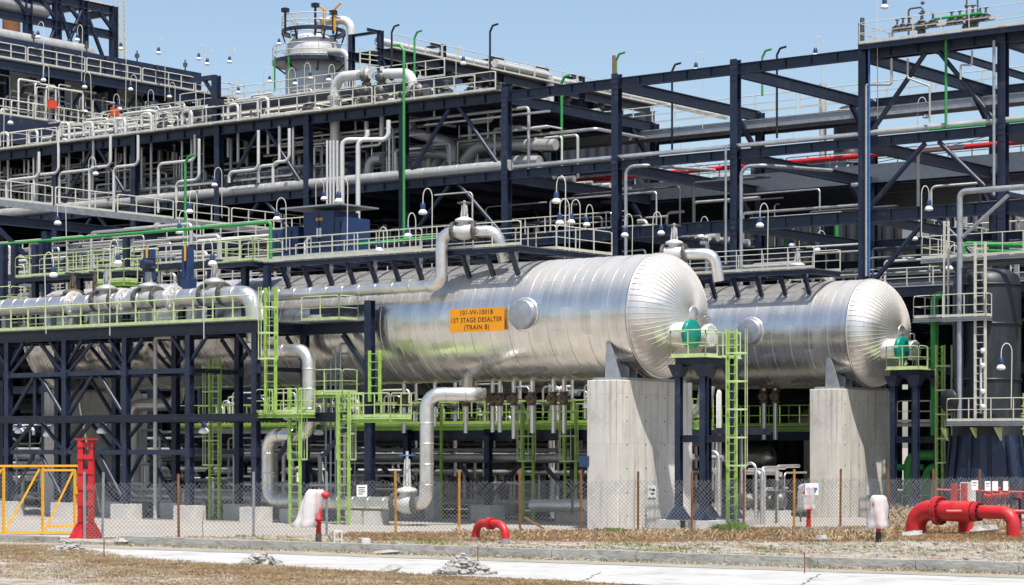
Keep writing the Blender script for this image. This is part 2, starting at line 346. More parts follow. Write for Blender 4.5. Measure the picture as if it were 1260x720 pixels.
def kpx_tab(px):
    i = max(0, min(len(_tab) - 2, int((px + 150) // 50))); f = (px + 150 - 50 * i) / 50; return _tab[i] * (1 - f) + _tab[i + 1] * f
mb = MB()
for i in range(44):
    s = i * 3.0
    dz = random.uniform(-.015, .015); dt = random.uniform(-.02, .02)
    mb.box2((0, 0, 0), (0, 0, 0)) if False else None
    a = kq(s + .012, dt, -.1); b = kq(s + 2.985, dt, -.1)
    h = .43 + dz if s > 52 else rnd_(.12, .36)
    mb.bar(a + Vector((0, 0, h / 2)), b + Vector((0, 0, h / 2)), .24, h)
struct('kerb', mb, 'kerbstone')
sheet('drain_channel', 'channel', [kq(0, -9.5), kq(LEN, -9.5), kq(LEN, -.1), kq(0, -.1)], .01, 'structure')
sheet('channel_silt', 'silt', [kq(0, -2.9), kq(LEN, -1.3), kq(LEN, -.13), kq(0, -.13)], .02, 'structure', 200, 3, .03)
# near verge on the camera side
NE = [(-300, 668), (60, 673), (100, 680), (150, 688), (250, 696), (330, 699), (400, 704), (560, 713), (700, 719), (800, 726), (1000, 745), (1500, 800)]
def near_edge(px):
    for (a, b), (c, d) in zip(NE[:-1], NE[1:]):
        if a <= px <= c: return b + (d - b) * (px - a) / (c - a)
    return NE[-1][1]
mb = MB(); vs = []; NX = 260; NY = 60
for j in range(NY + 1):
    for i in range(NX + 1):
        px = -300 + 1800 * i / NX; e = near_edge(px) + 1.4 * math.sin(px * .055) + 1.1 * math.sin(px * .21 + 1) + rnd_(-.5, .5)
        p = gnd(px, e + (j / NY) ** 1.5 * 190)
        vs.append((p.x, p.y, .012 + (0 if j == 0 else random.uniform(0.01, .045))))
mb.add(vs, [(j * (NX + 1) + i, (j + 1) * (NX + 1) + i, (j + 1) * (NX + 1) + i + 1, j * (NX + 1) + i + 1) for j in range(NY) for i in range(NX)], True)
struct('near_soil', mb, 'soil')
def tufts(name, m, area, n, hmin, hmax, wd, clump=0, kinds=3):
    mb = MB(); vs = []; fs = []
    cs = [area() for _ in range(clump)] if clump else None
    for _ in range(n):
        if cs:
            c = random.choice(cs); p = c + Vector((random.gauss(0, .45), random.gauss(0, .3), 0))
        else: p = area()
        h = random.uniform(hmin, hmax); a = random.uniform(0, 6.28); lean = random.uniform(.1, 1.1) * h
        dx, dy = math.cos(a), math.sin(a); b = a + 1.57 + random.uniform(-.5, .5); wx, wy = math.cos(b) * wd, math.sin(b) * wd
        o = len(vs); z = p.z
        vs += [(p.x - wx, p.y - wy, z), (p.x + wx, p.y + wy, z), (p.x + dx * lean * .4 + wx * .7, p.y + dy * lean * .4 + wy * .7, z + h * .6), (p.x + dx * lean, p.y + dy * lean, z + h * rnd_(.5, 1))]
        fs += [(o, o + 1, o + 2), (o, o + 2, o + 3)]
    mb.add(vs, fs); o = struct(name, mb, m, 'stuff')
    return o
rnd = random.uniform
def vband(f0, f1, px0=400, px1=1290): return lambda: verge_pt(rnd(px0, px1), rnd(f0, f1))
tufts('dry_grass', 'drygrass', vband(.58, .98, 430), 24000, .04, .16, .006, clump=420)
tufts('rusty_grass', 'rustgrass', vband(.52, .98, 430), 26000, .04, .17, .006, clump=380)
tufts('rusty_grass', 'rustgrass', vband(.60, .95, 880), 9000, .04, .17, .006, clump=120)
tufts('dry_grass', 'drygrass', vband(.03, .55, 380), 9000, .03, .12, .006, clump=190)
tufts('dry_grass', 'drygrass', vband(.0, .9, 160, 460), 5000, .03, .1, .006, clump=120)
def nearp():
    px = rnd(-20, 760); return gnd(px, near_edge(px) + .4 + abs(random.gauss(0, random.choice((9, 26)))), 0) + Vector((0, 0, .05))
tufts('dry_grass', 'drygrass', nearp, 70000, .025, .10, .0045, clump=900)
tufts('rusty_grass', 'rustgrass', nearp, 30000, .025, .09, .0045, clump=330)
tufts('green_weeds', 'greengrass', vband(.0, .95, 300), 5200, .03, .16, .008, clump=95)
tufts('green_weeds', 'greengrass', nearp, 3600, .03, .10, .006, clump=60)
def silt_pt(): q = kq(kpx_tab(rnd(0, 1280)), -.2 - abs(random.gauss(0, .12))); q.z = .02; return q
tufts('dry_grass', 'drygrass', silt_pt, 5200, .03, .13, .012, clump=150)
tufts('green_weeds', 'greengrass', silt_pt, 1300, .03, .12, .011, clump=50)
tufts('green_weeds', 'greengrass', lambda: gnd(rnd(880, 915), 654.5 + rnd(-1, 1.5), 0), 1500, .12, .45, .014)
tufts('green_weeds', 'greengrass', lambda: gnd(rnd(745, 765), 656.5 + rnd(-1, 1), 0), 600, .08, .3, .013)
# loose grit on the verge
mb = MB()
for i in range(2600):
    p = (verge_pt(rnd(150, 1280), rnd(0, .95), .06), nearp(), verge_pt(rnd(400, 1280), rnd(0, .95), .06), silt_pt())[i % 4]; r = abs(random.gauss(.022, .028)) + .012
    mb.blob(p, (r * 1.4, r, r * .7), 5, 3, .3)
struct('verge_gravel', mb, 'stone', 'stuff')
# straw mound behind the big red pipe
def mound(name, label, px, py, rx, ry, h, m='drygrass'):
    c = gnd(px, py); mb = MB(); vs = []; n = 40; rings = 10
    for j in range(rings + 1):
        for k in range(n):
            q = j / rings; a = 6.283 * k / n
            z = h * (math.cos(q * math.pi) * .5 + .5) + (random.uniform(-.09, .09) if 0 < j < rings else 0)
            vs.append((c.x + rx * q * math.cos(a) * SN + ry * q * math.sin(a) * CS, c.y + rx * q * math.cos(a) * CS + ry * q * math.sin(a) * SN, z - (.05 if j == rings else 0)))
    mb.add(vs, [(j * n + k, (j + 1) * n + k, (j + 1) * n + (k + 1) % n, j * n + (k + 1) % n) for j in range(rings) for k in range(n)])
    return solo(name, mb, m, label, 'mound')
mound('earth_mound', 'heap of dug earth and straw behind the thick red pipe', 1165, 650, 3.9, 1.7, .95, 'soil')
mound('earth_mound', 'low brown bank of soil at the foot of the shorter concrete pier', 1030, 657, 4.5, .8, .22, 'soil')
def mound_grass(px0, px1, py0, py1, z0, z1, n):
    tufts('dry_grass', 'drygrass', lambda: gnd(rnd(px0, px1), rnd(py0, py1), 0) + Vector((0, 0, rnd(z0, z1))), n, .08, .28, .02)
mound_grass(1095, 1250, 640, 656, 0, .75, 2600)
mound_grass(950, 1095, 655, 668, 0, .15, 1500)
mound_grass(560, 950, 656, 668, 0, .1, 1800)
# rubble
def rubble(name, label, px, py, w, h, n, m='stone'):
    c = gnd(px, py); mb = MB()
    for _ in range(n):
        u = max(-.8, min(.8, random.gauss(0, .33))); v = max(-.7, min(.7, random.gauss(0, .28))); k = max(0, 1 - abs(u) * 1.1) * max(0, 1 - abs(v))
        r = rnd(.03, .09) * (1.8 if random.random() < .12 else 1)
        mb.blob((c.x + SN * u * w, c.y + CS * u * w + v * .5, .02 + rnd(0, h) * k), (r * rnd(.8, 1.6), r, r * rnd(.5, .9)), 6, 4, .3)
    return solo(name, mb, m, label, 'rubble')
rubble('rubble_heap', 'heap of broken grey concrete below the small red pipe loop', 570, 707, 1.0, .55, 420)
rubble('rubble_heap', 'flat heap of pale broken slab pieces at the channel edge near the bagged hydrant', 322, 697, .75, .42, 170)
rubble('rubble_heap', 'small dark rubble heap on the kerb below the yellow gate', 85, 679, .8, .35, 160)
def slab(label, px, py, d, rot, m='stone', name='broken_slab', tilt=.1):
    c = gnd(px, py); mb = MB(); mb.blob((0, 0, 0), (d[0] / 2, d[1] / 2, d[2] / 2), 7, 4, .22)
    ca, sa = math.cos(rot), math.sin(rot); mb.v = [(c.x + x * ca - y * sa, c.y + x * sa + y * ca, d[2] * .4 + z + x * tilt) for x, y, z in mb.v]
    return solo(name, mb, m, label, 'rock')
slab('pale flat slab fragment lying by the bagged hydrant path', 475, 683, (.9, .5, .2), .3)
slab('broken slab tilted beside the pale rubble', 480, 706, (.8, .5, .26), .8, tilt=.25)
slab('pale boulder on the brown verge beside the concrete pier with blue notice', 1011, 668, (.55, .4, .34), .5, name='boulder')
slab('smaller rounded boulder beside the pale boulder on the verge', 1034, 667, (.34, .3, .26), .2, name='boulder')
slab('broad pale rock under the bend of the thick red pipe', 1210, 659, (1.3, .9, .5), .2, name='boulder')
slab('tan rock lying low beneath the flange of the thick red pipe', 1123, 662, (1.0, .7, .3), .9, name='boulder')
slab('dark weathered stone block on the kerb below the red post', 150, 671, (1.5, .5, .35), -.6, m='kerbstone', name='stone_block', tilt=.02)
slab('small pale stone on the verge under the middle of the second pier', 697, 668, (.3, .2, .16), .5, name='boulder')
slab('white stone lying on dry grass in front of the rusty post', 838, 662, (.35, .25, .18), .1, name='boulder')

# ================================================================ VESSELS AND PIERS
PW, PT, PH = 5.75, 1.57, 6.27
RT = 2.65; ZT = 9.06; YA = 2.87; YB = 21.6; XH = .30; XL = -37.3; HH = 1.62
def vessel(yc, label, cat='pressure vessel', xl=XL):
    t = T('desalter_vessel', label, cat, (0, yc, ZT)); o = (0, yc, ZT)
    mb = MB(); L = .52; n_ = int((XH - xl) / L); prof = [(RT, xl + (XH - xl) * i / n_) for i in range(n_ + 1)]
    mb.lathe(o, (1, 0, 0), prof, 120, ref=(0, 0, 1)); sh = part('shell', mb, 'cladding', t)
    for i in range(1, n_):
        x = xl + (XH - xl) * i / n_; g = .022 if i % 2 == 0 else .007; w_ = .035 if i % 2 == 0 else .012
        mb = MB(); mb.lathe(o, (1, 0, 0), [(RT - .01, x - w_), (RT + g, x - w_ * .7), (RT + g, x + w_ * .7), (RT - .01, x + w_)], 96, ref=(0, 0, 1), smooth=False, cap=False); part('seam_band', mb, 'cladding', sh)
    for sgn, x0 in ((1, XH), (-1, xl)):
        mb = MB(); prof = [(RT * math.cos(a), sgn * HH * math.sin(a)) for a in [math.pi / 2 * i / 24 for i in range(24)]] + [(.02, sgn * HH)]
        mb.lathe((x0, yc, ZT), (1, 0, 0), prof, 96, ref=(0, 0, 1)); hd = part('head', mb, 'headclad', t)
        sm = MB()
        NG = 64
        for g in range(NG):
            th = 6.28318 * g / NG; cy, cz = math.cos(th), math.sin(th)
            pts = [Vector((x0 + sgn * (HH + .012) * math.sin(a), yc + (RT + .012) * math.cos(a) * cy, ZT + (RT + .012) * math.cos(a) * cz)) for a in [math.pi / 2 * i / 12 * .955 for i in range(13)]]
            sm.tube(pts, .011, 4, 0)
        part('seam', sm, 'headclad', hd)
        sm = MB(); sm.lathe((x0, yc, ZT), (1, 0, 0), [(RT, -.06), (RT + .035, -.06), (RT + .035, .05), (RT, .05)], 96, ref=(0, 0, 1)); part('seam_band', sm, 'cladding', hd)
        sm = MB(); sm.lathe((x0 + sgn * (HH - .03), yc, ZT), (sgn, 0, 0), [(.36, 0), (.36, .05), (.3, .06), (.05, .09)], 24); part('centre_cap', sm, 'cladding', hd)
    for sx in (-PT / 2 - .02, xl + 2.2):
        mb = MB(); N = 40; w = 2.42; top = []; base = PH + .12 - ZT        # saddle web cut to the shell
        for i in range(N + 1):
            y = -w + 2 * w * i / N; top.append((y, -math.sqrt((RT + .012) ** 2 - y * y)))
        vs = []; fs = []
        for dx in (-.04, .04):
            for y, z in top: vs.append((sx + dx, yc + y, ZT + z))
            for y, z in top: vs.append((sx + dx, yc + y, ZT + base))
        m_ = N + 1
        for i in range(N):
            fs += [(i, i + 1, m_ + i + 1, m_ + i), (2 * m_ + i + 1, 2 * m_ + i, 3 * m_ + i, 3 * m_ + i + 1), (i, 2 * m_ + i, 2 * m_ + i + 1, i + 1)]
        fs += [(0, m_, 3 * m_, 2 * m_), (N, 2 * m_ + N, 3 * m_ + N, m_ + N)]
        mb.add(vs, fs)
        sd_ = part('saddle', mb, 'galv', t)
        for i in range(9):
            y = -w + .035 + (2 * w - .07) * i / 8; zz = -math.sqrt(RT ** 2 - y * y) - .02
            for sg in (1, -1):
                xa_, xb_, xc_ = sx + sg * .042, sx + sg * .1, sx + sg * (.62 if sg > 0 else .16)
                r = MB(); pr_ = [(xa_, base), (xc_, base), (xb_ if i in (0, 8) else xc_, zz if i in (0, 8) else min(zz, base + .45)), (xa_, zz)]
                vv = [(x_, yc + y + q, ZT + z_) for q in (-.03, .03) for x_, z_ in pr_]
                r.add(vv, [(0, 1, 2, 3), (7, 6, 5, 4), (0, 4, 5, 1), (1, 5, 6, 2), (2, 6, 7, 3), (3, 7, 4, 0)]); part('rib', r, 'galv', sd_)
        r = MB(); r.box2((sx - .7, yc - w - .1, PH + .002), (sx + .7, yc + w + .1, PH + .118)); part('base_plate', r, 'galv', sd_)
    return t
VA = vessel(YA, 'long silver clad horizontal drum carrying the orange sign, nearer of the two')
VB = vessel(YB, 'long silver clad horizontal drum standing behind the one with the orange sign')
for yc, v in ((YA, VA), (YB, VB)):
    # round cap on the side, nozzle with green cover on the end
    c = Vector((-5.05, yc - RT + .12, ZT + .12))
    m1 = MB(); m1.lathe(c, (0, -1, 0), [(.74, -.4), (.74, .12), (.66, .13)], 32); a = part('manway', m1, 'cladding', v)
    m1 = MB(); m1.lathe(c, (0, -1, 0), [(.64, .132), (.64, .38), (.6, .4), (.0, .4)], 32); part('cover', m1, 'galv', a)
    # end nozzle with its green cover, and the bolted blind flange beside it
    n0 = Vector((XH + 1.0, yc - .96, ZT - .88))
    m1 = MB(); m1.lathe(n0, (1, 0, 0), [(.52, -.7), (.52, .98), (.5, 1.0)], 28); nz = part('manway', m1, 'headclad', v)
    m1 = MB(); m1.lathe(n0, (1, 0, 0), [(.5, 1.005), (.6, 1.005), (.62, 1.06), (.62, 1.2), (.58, 1.24), (.0, 1.25)], 32); part('plastic_cover', m1, 'teal', nz)
    n1 = Vector((XH + 1.0, yc + .98, ZT - .86))
    m1 = MB(); m1.lathe(n1, (1, 0, 0), [(.36, -.7), (.36, .6), (.5, .6), (.5, .72), (.49, .73), (.5, .74), (.5, .86), (.47, .88), (.0, .88)], 32)
    for k in range(20):
        th = 6.283 * k / 20; b = n1 + Vector((.56, .43 * math.cos(th), .43 * math.sin(th))); m1.cyl(b, b + Vector((.38, 0, 0)), .032, 6)
    fl = part('blind_flange', m1, 'pipewhite', v)
    m1 = MB(); m1.tube([n1 + Vector((.8, 0, .48)), n1 + Vector((.8, 0, .8)), n1 + Vector((.8, -.4, .8)), n1 + Vector((.6, -.4, .6))], .035, 6); part('davit', m1, 'galv', fl)
def pier(x, y, label, h=PH, d=(PT, PW)):
    mb = MB(); mb.box2((x, y, -.6), (x + d[0], y + d[1], h))
    o = solo('concrete_pier', mb, 'concrete', label, 'pier')
    bv = o.modifiers.new('edge', 'BEVEL'); bv.width = .03; bv.segments = 2
    return o
yo = YA - PW / 2; yb = YB - PW / 2
pier(-PT, yo, 'tall concrete pier under the end of the drum with the orange sign')
pier(-PT, yb, 'tall concrete pier under the end of the rear drum, carrying a blue and white notice')
pier(XL + 1.5, yo, 'shaded concrete pier under the far end of the nearer drum')
pier(XL + 1.5, yb, 'concrete pier hidden in shade under the far end of the rear drum')
# formwork joints and tie holes as parts would be surface marks: small plugs on the faces
for yy in (yo, yb):
    mb = MB()
    for i in range(4):
        for j in range(6):
            mb.lathe((.002, yy + .7 + i * 1.42, .55 + j * 1.0), (1, 0, 0), [(.035, -.01), (.035, .004)], 8)
    solo('tie_hole_plug', mb, 'black', 'rows of small dark formwork holes on the %s concrete pier' % ('nearer' if yy == yo else 'rear'), 'formwork holes')
# ---------------- sign
t = T('sign_board', 'orange board with three lines of dark lettering on the silver drum', 'sign', at(588, 411, Y=.1))
p0 = at(554.5, 409.5, Y=.13); p1 = at(621, 381, Y=.13)
mb = MB(); mb.box2((p0.x, .08, p0.z), (p1.x, .11, p0.z + 1.03)); part('board', mb, 'sign', t)
def text(body, size, loc, rot, m, parent, name='lettering', extr=.004, sx=1, width=1., font=None, align='CENTER'):
    cu = bpy.data.curves.new('txt', 'FONT'); cu.body = body; cu.size = size; cu.extrude = extr; cu.align_x = align; cu.align_y = 'CENTER'; cu.space_character = 1.12
    cu.resolution_u = 3
    o = bpy.data.objects.new('txt', cu); COL.objects.link(o); o.location = loc; o.rotation_euler = rot; o.scale = (sx, 1, 1)
    bpy.context.view_layer.update(); dg = bpy.context.evaluated_depsgraph_get(); me = bpy.data.meshes.new_from_object(o.evaluated_get(dg)); mw = o.matrix_world.copy()
    bpy.data.objects.remove(o); mb = MB(); xs_ = [(mw @ v.co).x for v in me.vertices]; k_ = width / (max(xs_) - min(xs_)); c_ = (max(xs_) + min(xs_)) / 2
    mb.add([(loc[0] + ((mw @ v.co).x - c_) * k_, (mw @ v.co).y, (mw @ v.co).z) for v in me.vertices], [tuple(p.vertices) for p in me.polygons]); bpy.data.meshes.remove(me)
    return part(name, mb, m, parent)
cx_ = (p0.x + p1.x) / 2
for i, s in enumerate(('101-VV-1001B', '1ST STAGE DESALTER', '(TRAIN B)')):
    text(s, .29, (cx_, .076, p0.z + .84 - .325 * i), (R_(90), 0, 0), 'ink', t, width=(p1.x - p0.x) * (.60, .93, .46)[i])
mb = MB()
for dx in (.3, p1.x - p0.x - .3): mb.box2((p0.x + dx - .03, .112, p0.z + .3), (p0.x + dx + .03, .5, p0.z + .36))
part('bracket', mb, 'galv', t)

# ================================================================ shared kit
def lamp(px, py, h, label, group, side=1, Y=None, X=None, D=None, kind='white', s=1.0, Z=None):
    """gooseneck lamp; px,py is the mouth of the bell; the pole stands a little to one side and runs h metres down"""
    b = at(px, py, X=X, Y=Y, D=D)
    # sideways offset along site X axis
    g = rnd(.38, .5) * side
    pole = b + Vector((g * SN, g * CS, 0))
    t = T('bell_lamp', label, 'lamp', pole + Vector((0, 0, -h)), group)
    m1 = MB(); top = b + Vector((0, 0, .62 * s))
    up = Vector((0, 0, 1)); mid = b.lerp(pole, .5)
    pts = [pole + up * -h, pole + up * .75 * s]
    for k in range(1, 8):
        a = math.pi * k / 8; pts.append(mid + (pole - mid) * math.cos(a) + up * (.75 + .42 * math.sin(a)) * s)
    pts += [b + up * .75 * s, b + up * .45 * s]
    m1.tube(pts, .024, 6, 0); part('pole', m1, 'cream' if kind == 'white' else 'galv', t)
    m1 = MB(); m1.lathe(b, (0, 0, 1), [(.11, .16 * s), (.13, .32 * s), (.1, .46 * s), (.05, .54 * s)], 12); part('housing', m1, 'lampblue', t)
    m1 = MB(); m1.lathe(b, (0, 0, 1), [(.04, -.06), (.15, -.04 * s), (.215, 0), (.2, .08 * s), (.12, .18 * s)], 14); part('shade', m1, 'white', t)
    t.rotation_euler = (rnd(-.02, .02), rnd(-.02, .02), rnd(-.35, .35))
    return t
def valve(t, c, ax, r, m='pipegrey', wheel='iron', up=(0, 0, 1), stem=None, motor=None, parent=None):
    """gate valve as parts of a pipe: body, two flanges, bonnet, stem and wheel"""
    c = Vector(c); ax = Vector(ax).normalized(); up = Vector(up).normalized(); stem = stem or 4.2 * r
    mb = MB(); mb.lathe(c, ax, [(r, -1.9 * r), (r * 1.05, -1.2 * r), (r * 1.35, -.5 * r), (r * 1.35, .5 * r), (r * 1.05, 1.2 * r), (r, 1.9 * r)], 14)
    fbs = []
    for s_ in (-1, 1):
        fb = MB(); fbs.append(fb)
        fb.lathe(c + ax * s_ * 1.75 * r, ax, [(r, -.24 * r), (1.5 * r, -.24 * r), (1.5 * r, -.04 * r), (1.38 * r, -.03 * r), (1.38 * r, .03 * r), (1.5 * r, .04 * r), (1.5 * r, .24 * r), (r, .24 * r)], 20, smooth=False)
        if r > .25:
            e_ = ax.orthogonal().normalized(); h_ = ax.cross(e_)
            for k in range(14):
                q_ = c + ax * s_ * 1.75 * r + (e_ * math.cos(.4488 * k) + h_ * math.sin(.4488 * k)) * r * 1.25; fb.cyl(q_ - ax * .36 * r, q_ + ax * .36 * r, r * .07, 5)
        else:
            o_ = len(mb.v); mb.v += fb.v; mb.f += [tuple(i + o_ for i in f) for f in fb.f]; mb.sm += fb.sm
    mb.lathe(c, up, [(r * 1.05, .5 * r), (r, 1.35 * r), (1.45 * r, 1.4 * r), (1.45 * r, 1.75 * r), (1.1 * r, 1.95 * r), (.45 * r, 2.2 * r)], 14)
    v = part('valve', mb, m, t)
    for fb in (fbs if r > .25 else ()): part('flange', fb, 'iron', v)
    mb = MB(); mb.cyl(c + up * 2.1 * r, c + up * stem, r * .2, 6)
    for s_ in (-1, 1): mb.bar(c + up * 1.9 * r + ax * s_ * r * .5, c + up * stem * .85 + ax * s_ * r * .3, r * .22)
    part('stem', mb, m, v)
    if wheel:
        mb = MB(); w_ = r * 1.05; q = c + up * stem * .92; a = ax; b_ = up.cross(ax)
        n = 16; ring = [q + (a * math.cos(6.283 * k / n) + b_ * math.sin(6.283 * k / n)) * w_ for k in range(n + 1)]
        mb.tube(ring, max(.02, r * .11), 5, 0, cap=False)
        for k in range(3):
            d_ = (a * math.cos(3.1416 * k / 3) + b_ * math.sin(3.1416 * k / 3)) * w_; mb.bar(q - d_, q + d_, max(.02, r * .1))
        part('handwheel', mb, wheel, v)
    if motor:
        mb = MB(); q = c + up * stem; mb.box(q, (r * 1.2, r * 1.2, r * 1.8)); mb.lathe(q + ax * r * .5, b_ if False else Vector((0, -1, 0)), [(r * .6, 0), (r * .6, r * 1.6)], 12); part('actuator', mb, motor, v)
    return v
def pipe(label, pts, r, m, name='pipe', group=None, n=12, bend=None, bands=0, flange=(), cat='pipe', dodge=None):
    mb = MB(); mb.tube(pts, r, n, bend if bend is not None else 1.7 * r)
    if bands:
        P = [Vector(p) for p in pts]
        for a, b in zip(P[:-1], P[1:]):
            L = (b - a).length; d = (b - a).normalized(); k = bands * .8
            while k < L - bands * .6:
                mb.lathe(a + d * k, d, [(r, -.03), (r + .014, -.03), (r + .014, .03), (r, .03)], n, cap=False); k += bands
    for c, d in flange:
        mb.lathe(c, d, [(r, -.09), (r * 1.55, -.09), (r * 1.55, -.01), (r * 1.4, 0), (r * 1.55, .01), (r * 1.55, .09), (r, .09)], max(12, n), smooth=False)
    return solo(name, mb, m, label, cat, group)
def pipe_t(label, pts, r, m, name='pipe', group=None, n=12, bend=None, bands=0, cat='pipe'):
    """pipe with parts (an Empty): returns the Empty"""
    P = [Vector(p) for p in pts]; t = T(name, label, cat, min(P, key=lambda p: p.z), group)
    mb = MB(); mb.tube(pts, r, n, bend if bend is not None else 1.7 * r)
    if bands:
        for a, b in zip(P[:-1], P[1:]):
            L = (b - a).length; d = (b - a).normalized(); k = bands * .8
            while k < L - bands * .6:
                mb.lathe(a + d * k, d, [(r, -.03), (r + .014, -.03), (r + .014, .03), (r, .03)], n, cap=False); k += bands
    part('run', mb, m, t); return t
def flange(t, c, d, r, m='pipegrey', n=16):
    mb = MB(); mb.lathe(c, d, [(r, -.1), (r * 1.5, -.1), (r * 1.5, -.012), (r * 1.35, 0), (r * 1.5, .012), (r * 1.5, .1), (r, .1)], n, smooth=False)
    for k in range(12):
        a = Vector(d).normalized().orthogonal().normalized(); b = Vector(d).normalized().cross(a); th = 6.283 * k / 12
        q = Vector(c) + (a * math.cos(th) + b * math.sin(th)) * r * 1.27; mb.cyl(q - Vector(d).normalized() * .16, q + Vector(d).normalized() * .16, r * .09, 5)
    return part('flange', mb, m, t)
def ladder(label, base, ztop, wdir, cdir, m='lime', cage=None, width=.6, group=None):
    """base = middle of the foot; wdir = rung direction, cdir = side the climber is on"""
    b = Vector(base); w_ = Vector(wdir).normalized() * width / 2; cd = Vector(cdir).normalized(); up = Vector((0, 0, 1))
    t = T('caged_ladder' if cage else 'ladder', label, 'ladder', b, group)
    for s_ in (-1, 1):
        mb = MB(); mb.bar(b + w_ * s_, b + w_ * s_ + up * (ztop - b.z), .09, .13, up=cd); part('stringer', mb, m, t)
    z = b.z + .35
    while z < ztop - .1:
        mb = MB(); c = Vector((b.x, b.y, z)); mb.bar(c - w_, c + w_, .035); part('rung', mb, m, t); z += .36
    if cage:
        mb = MB(); n = 9; wd = Vector(wdir).normalized()
        arcs = [-.05 + (math.pi + .1) * k / n for k in range(n + 1)]
        def cp(a, z): return Vector((b.x, b.y, z)) + wd * math.cos(a) * .42 + cd * (math.sin(a) * .68 + .02)
        z = cage
        while z <= ztop + .01:
            for a0, a1 in zip(arcs[:-1], arcs[1:]): mb.bar(cp(a0, z), cp(a1, z), .02, .07)
            z += 1.15
        for k in (0, 2, 4, 5, 7, 9): mb.bar(cp(arcs[k], cage), cp(arcs[k], ztop), .03, .025)
        part('cage', mb, m if m != 'lime' else 'limepale', t)
    return t
def platform(label, lo, hi, z, sides, steel='navy', deckm='grating', railm='cream', h=1.07, name='platform', group=None, beam=.3, step=1.5, kick=True):
    """rectangular deck x0,y0..x1,y1; sides: string of S N E W for rails"""
    (x0, y0), (x1, y1) = lo, hi; open_ = deckm == 'open'; deckm = 'grating' if open_ else deckm
    t = T(name, label, 'platform', ((x0 + x1) / 2, (y0 + y1) / 2, z), group)
    mb = grating(x0, x1, y0, y1, z) if open_ else MB().box2((x0, y0, z - .05), (x1, y1, z)); part('deck', mb, deckm, t)
    for a, b in (((x0, y0), (x1, y0)), ((x0, y1), (x1, y1)), ((x0, y0), (x0, y1)), ((x1, y0), (x1, y1))):
        mb = MB(); zz = z - .053 - beam / 2
        mb.ibeam((*a, zz), (*b, zz), .15, beam); part('edge_beam', mb, steel, t)
    for s_ in sides:
        a, b = {'S': ((x0, y0), (x1, y0)), 'N': ((x0, y1), (x1, y1)), 'W': ((x0, y0), (x0, y1)), 'E': ((x1, y0), (x1, y1))}[s_]
        mb = MB(); mb.rail((*a, z), (*b, z), h, step); part('handrail', mb, railm, t)
    return t

def tree_belt(y, n, seed):
    rg = random.Random(seed); mb = MB(); vs = []; x = -520; pts = []
    for i in range(n): mb.blob((-500 + 1000 * i / n + rg.uniform(-5, 5), y + rg.uniform(-12, 12), rg.uniform(3, 6)), (rg.uniform(7, 12), rg.uniform(6, 10), rg.uniform(6, 10)), 9, 6, .25)
    return struct('far_treeline', mb, 'leaves', 'stuff')
tree_belt(-330, 90, 4)
def grating(x0, x1, y0, y1, z, pitch=.11, w=.036):
    mb = MB(); x = x0
    while x < x1: mb.box2((x, y0, z - .05), (x + w, y1, z)); x += pitch
    y = y0
    while y <= y1 + .01: mb.box2((x0, y - .015, z - .048), (x1, y + .015, z - .004)); y += (y1 - y0) / 4
    return mb

for px0, py0, px1, py1 in ((738, 704.5, 712, 719), (1010, 707, 985, 720)):
    a = gnd(px0, py0); b = gnd(px1, py1); vs = []; n = 14; L_ = (b - a); sd_v = Vector((-L_.y, L_.x, 0)).normalized(); P = [a.lerp(b, i / n) + sd_v * rnd(-.09, .09) for i in range(n + 1)]
    for p in P: w_ = rnd(.012, .03); vs += [(p.x - sd_v.x * w_, p.y - sd_v.y * w_, .0145), (p.x + sd_v.x * w_, p.y + sd_v.y * w_, .0145)]
    mb = MB(); mb.add(vs, [(2 * i, 2 * i + 1, 2 * i + 3, 2 * i + 2) for i in range(n)]); struct('road_crack', mb, 'painted_shade_and_crack')
# ================================================================ FRONT LEFT VALVE TOWER
YF, YR = -3.4, -0.15
ax0 = at(315, 500, Y=YF).x
TX = [ax0 - 4.25 * k for k in range(9)][::-1]         # columns, last is the one by the elbow
ZD, ZM = 9.2, 4.8
t = T('steel_tower', 'navy braced steel tower with lime handrails carrying the white valve pipe', 'steel structure', (TX[4], -2, 0))
for Y in (YF, YR):
    for x in TX:
        mb = MB(); mb.ibeam((x, Y, .75), (x, Y, ZD - .56), .30, .32, up=(0, 1, 0)); c = part('column', mb, 'navy', t)
        for z in (3.2, 4.8, 7.0):
            mb = MB(); mb.box((x, Y, z), (.34, .36, .42)); part('gusset', mb, 'navy', c)
for Y in (YF, YR):
    mb = MB(); mb.ibeam((TX[0], Y, ZD - .31), (TX[-1] + .3, Y, ZD - .31), .3, .5); part('beam', mb, 'navy', t)
    mb = MB(); mb.ibeam((TX[0], Y - .23, ZM), (TX[-1] + .3, Y - .23, ZM), .24, .34); part('beam', mb, 'navy', t)
    for a, b in zip(TX[:-1], TX[1:]):
        i = TX.index(a)
        tiers = ((.8, 3.2), (3.2, ZM), (ZM + .1, 7.0), (7.0, ZD - .6))
        if i in (4, 5, 6, 1, 2):
            for z in (3.2, 7.0):
                mb = MB(); mb.bar((a + .19, Y, z), (b - .19, Y, z), .2, .22); part('strut', mb, 'navy', t)
            if i in (4, 5, 1):
              for z0, z1 in tiers:
                for q in (a + .2, b - .2):
                    mb = MB(); mb.tube([(q, Y + .02, z0 + .1), ((a + b) / 2 + (.25 if q > (a + b) / 2 else -.25), Y + .02, z1 - .1)], .1, 8, 0); part('brace', mb, 'navy', t)
        for q, s_ in ((a, 1), (b, -1)):
            mb = MB(); mb.bar((q + s_ * .15, Y, ZD - 1.7), (q + s_ * 1.15, Y, ZD - .6), .14); part('knee_brace', mb, 'navy', t)
for x in TX:
    for z, h in ((ZD - .32, .4), (ZM, .3), (7.0, .2)):
        mb = MB(); mb.ibeam((x, YF + .2, z), (x, YR - .2, z), .2, h); part('cross_beam', mb, 'navy', t)
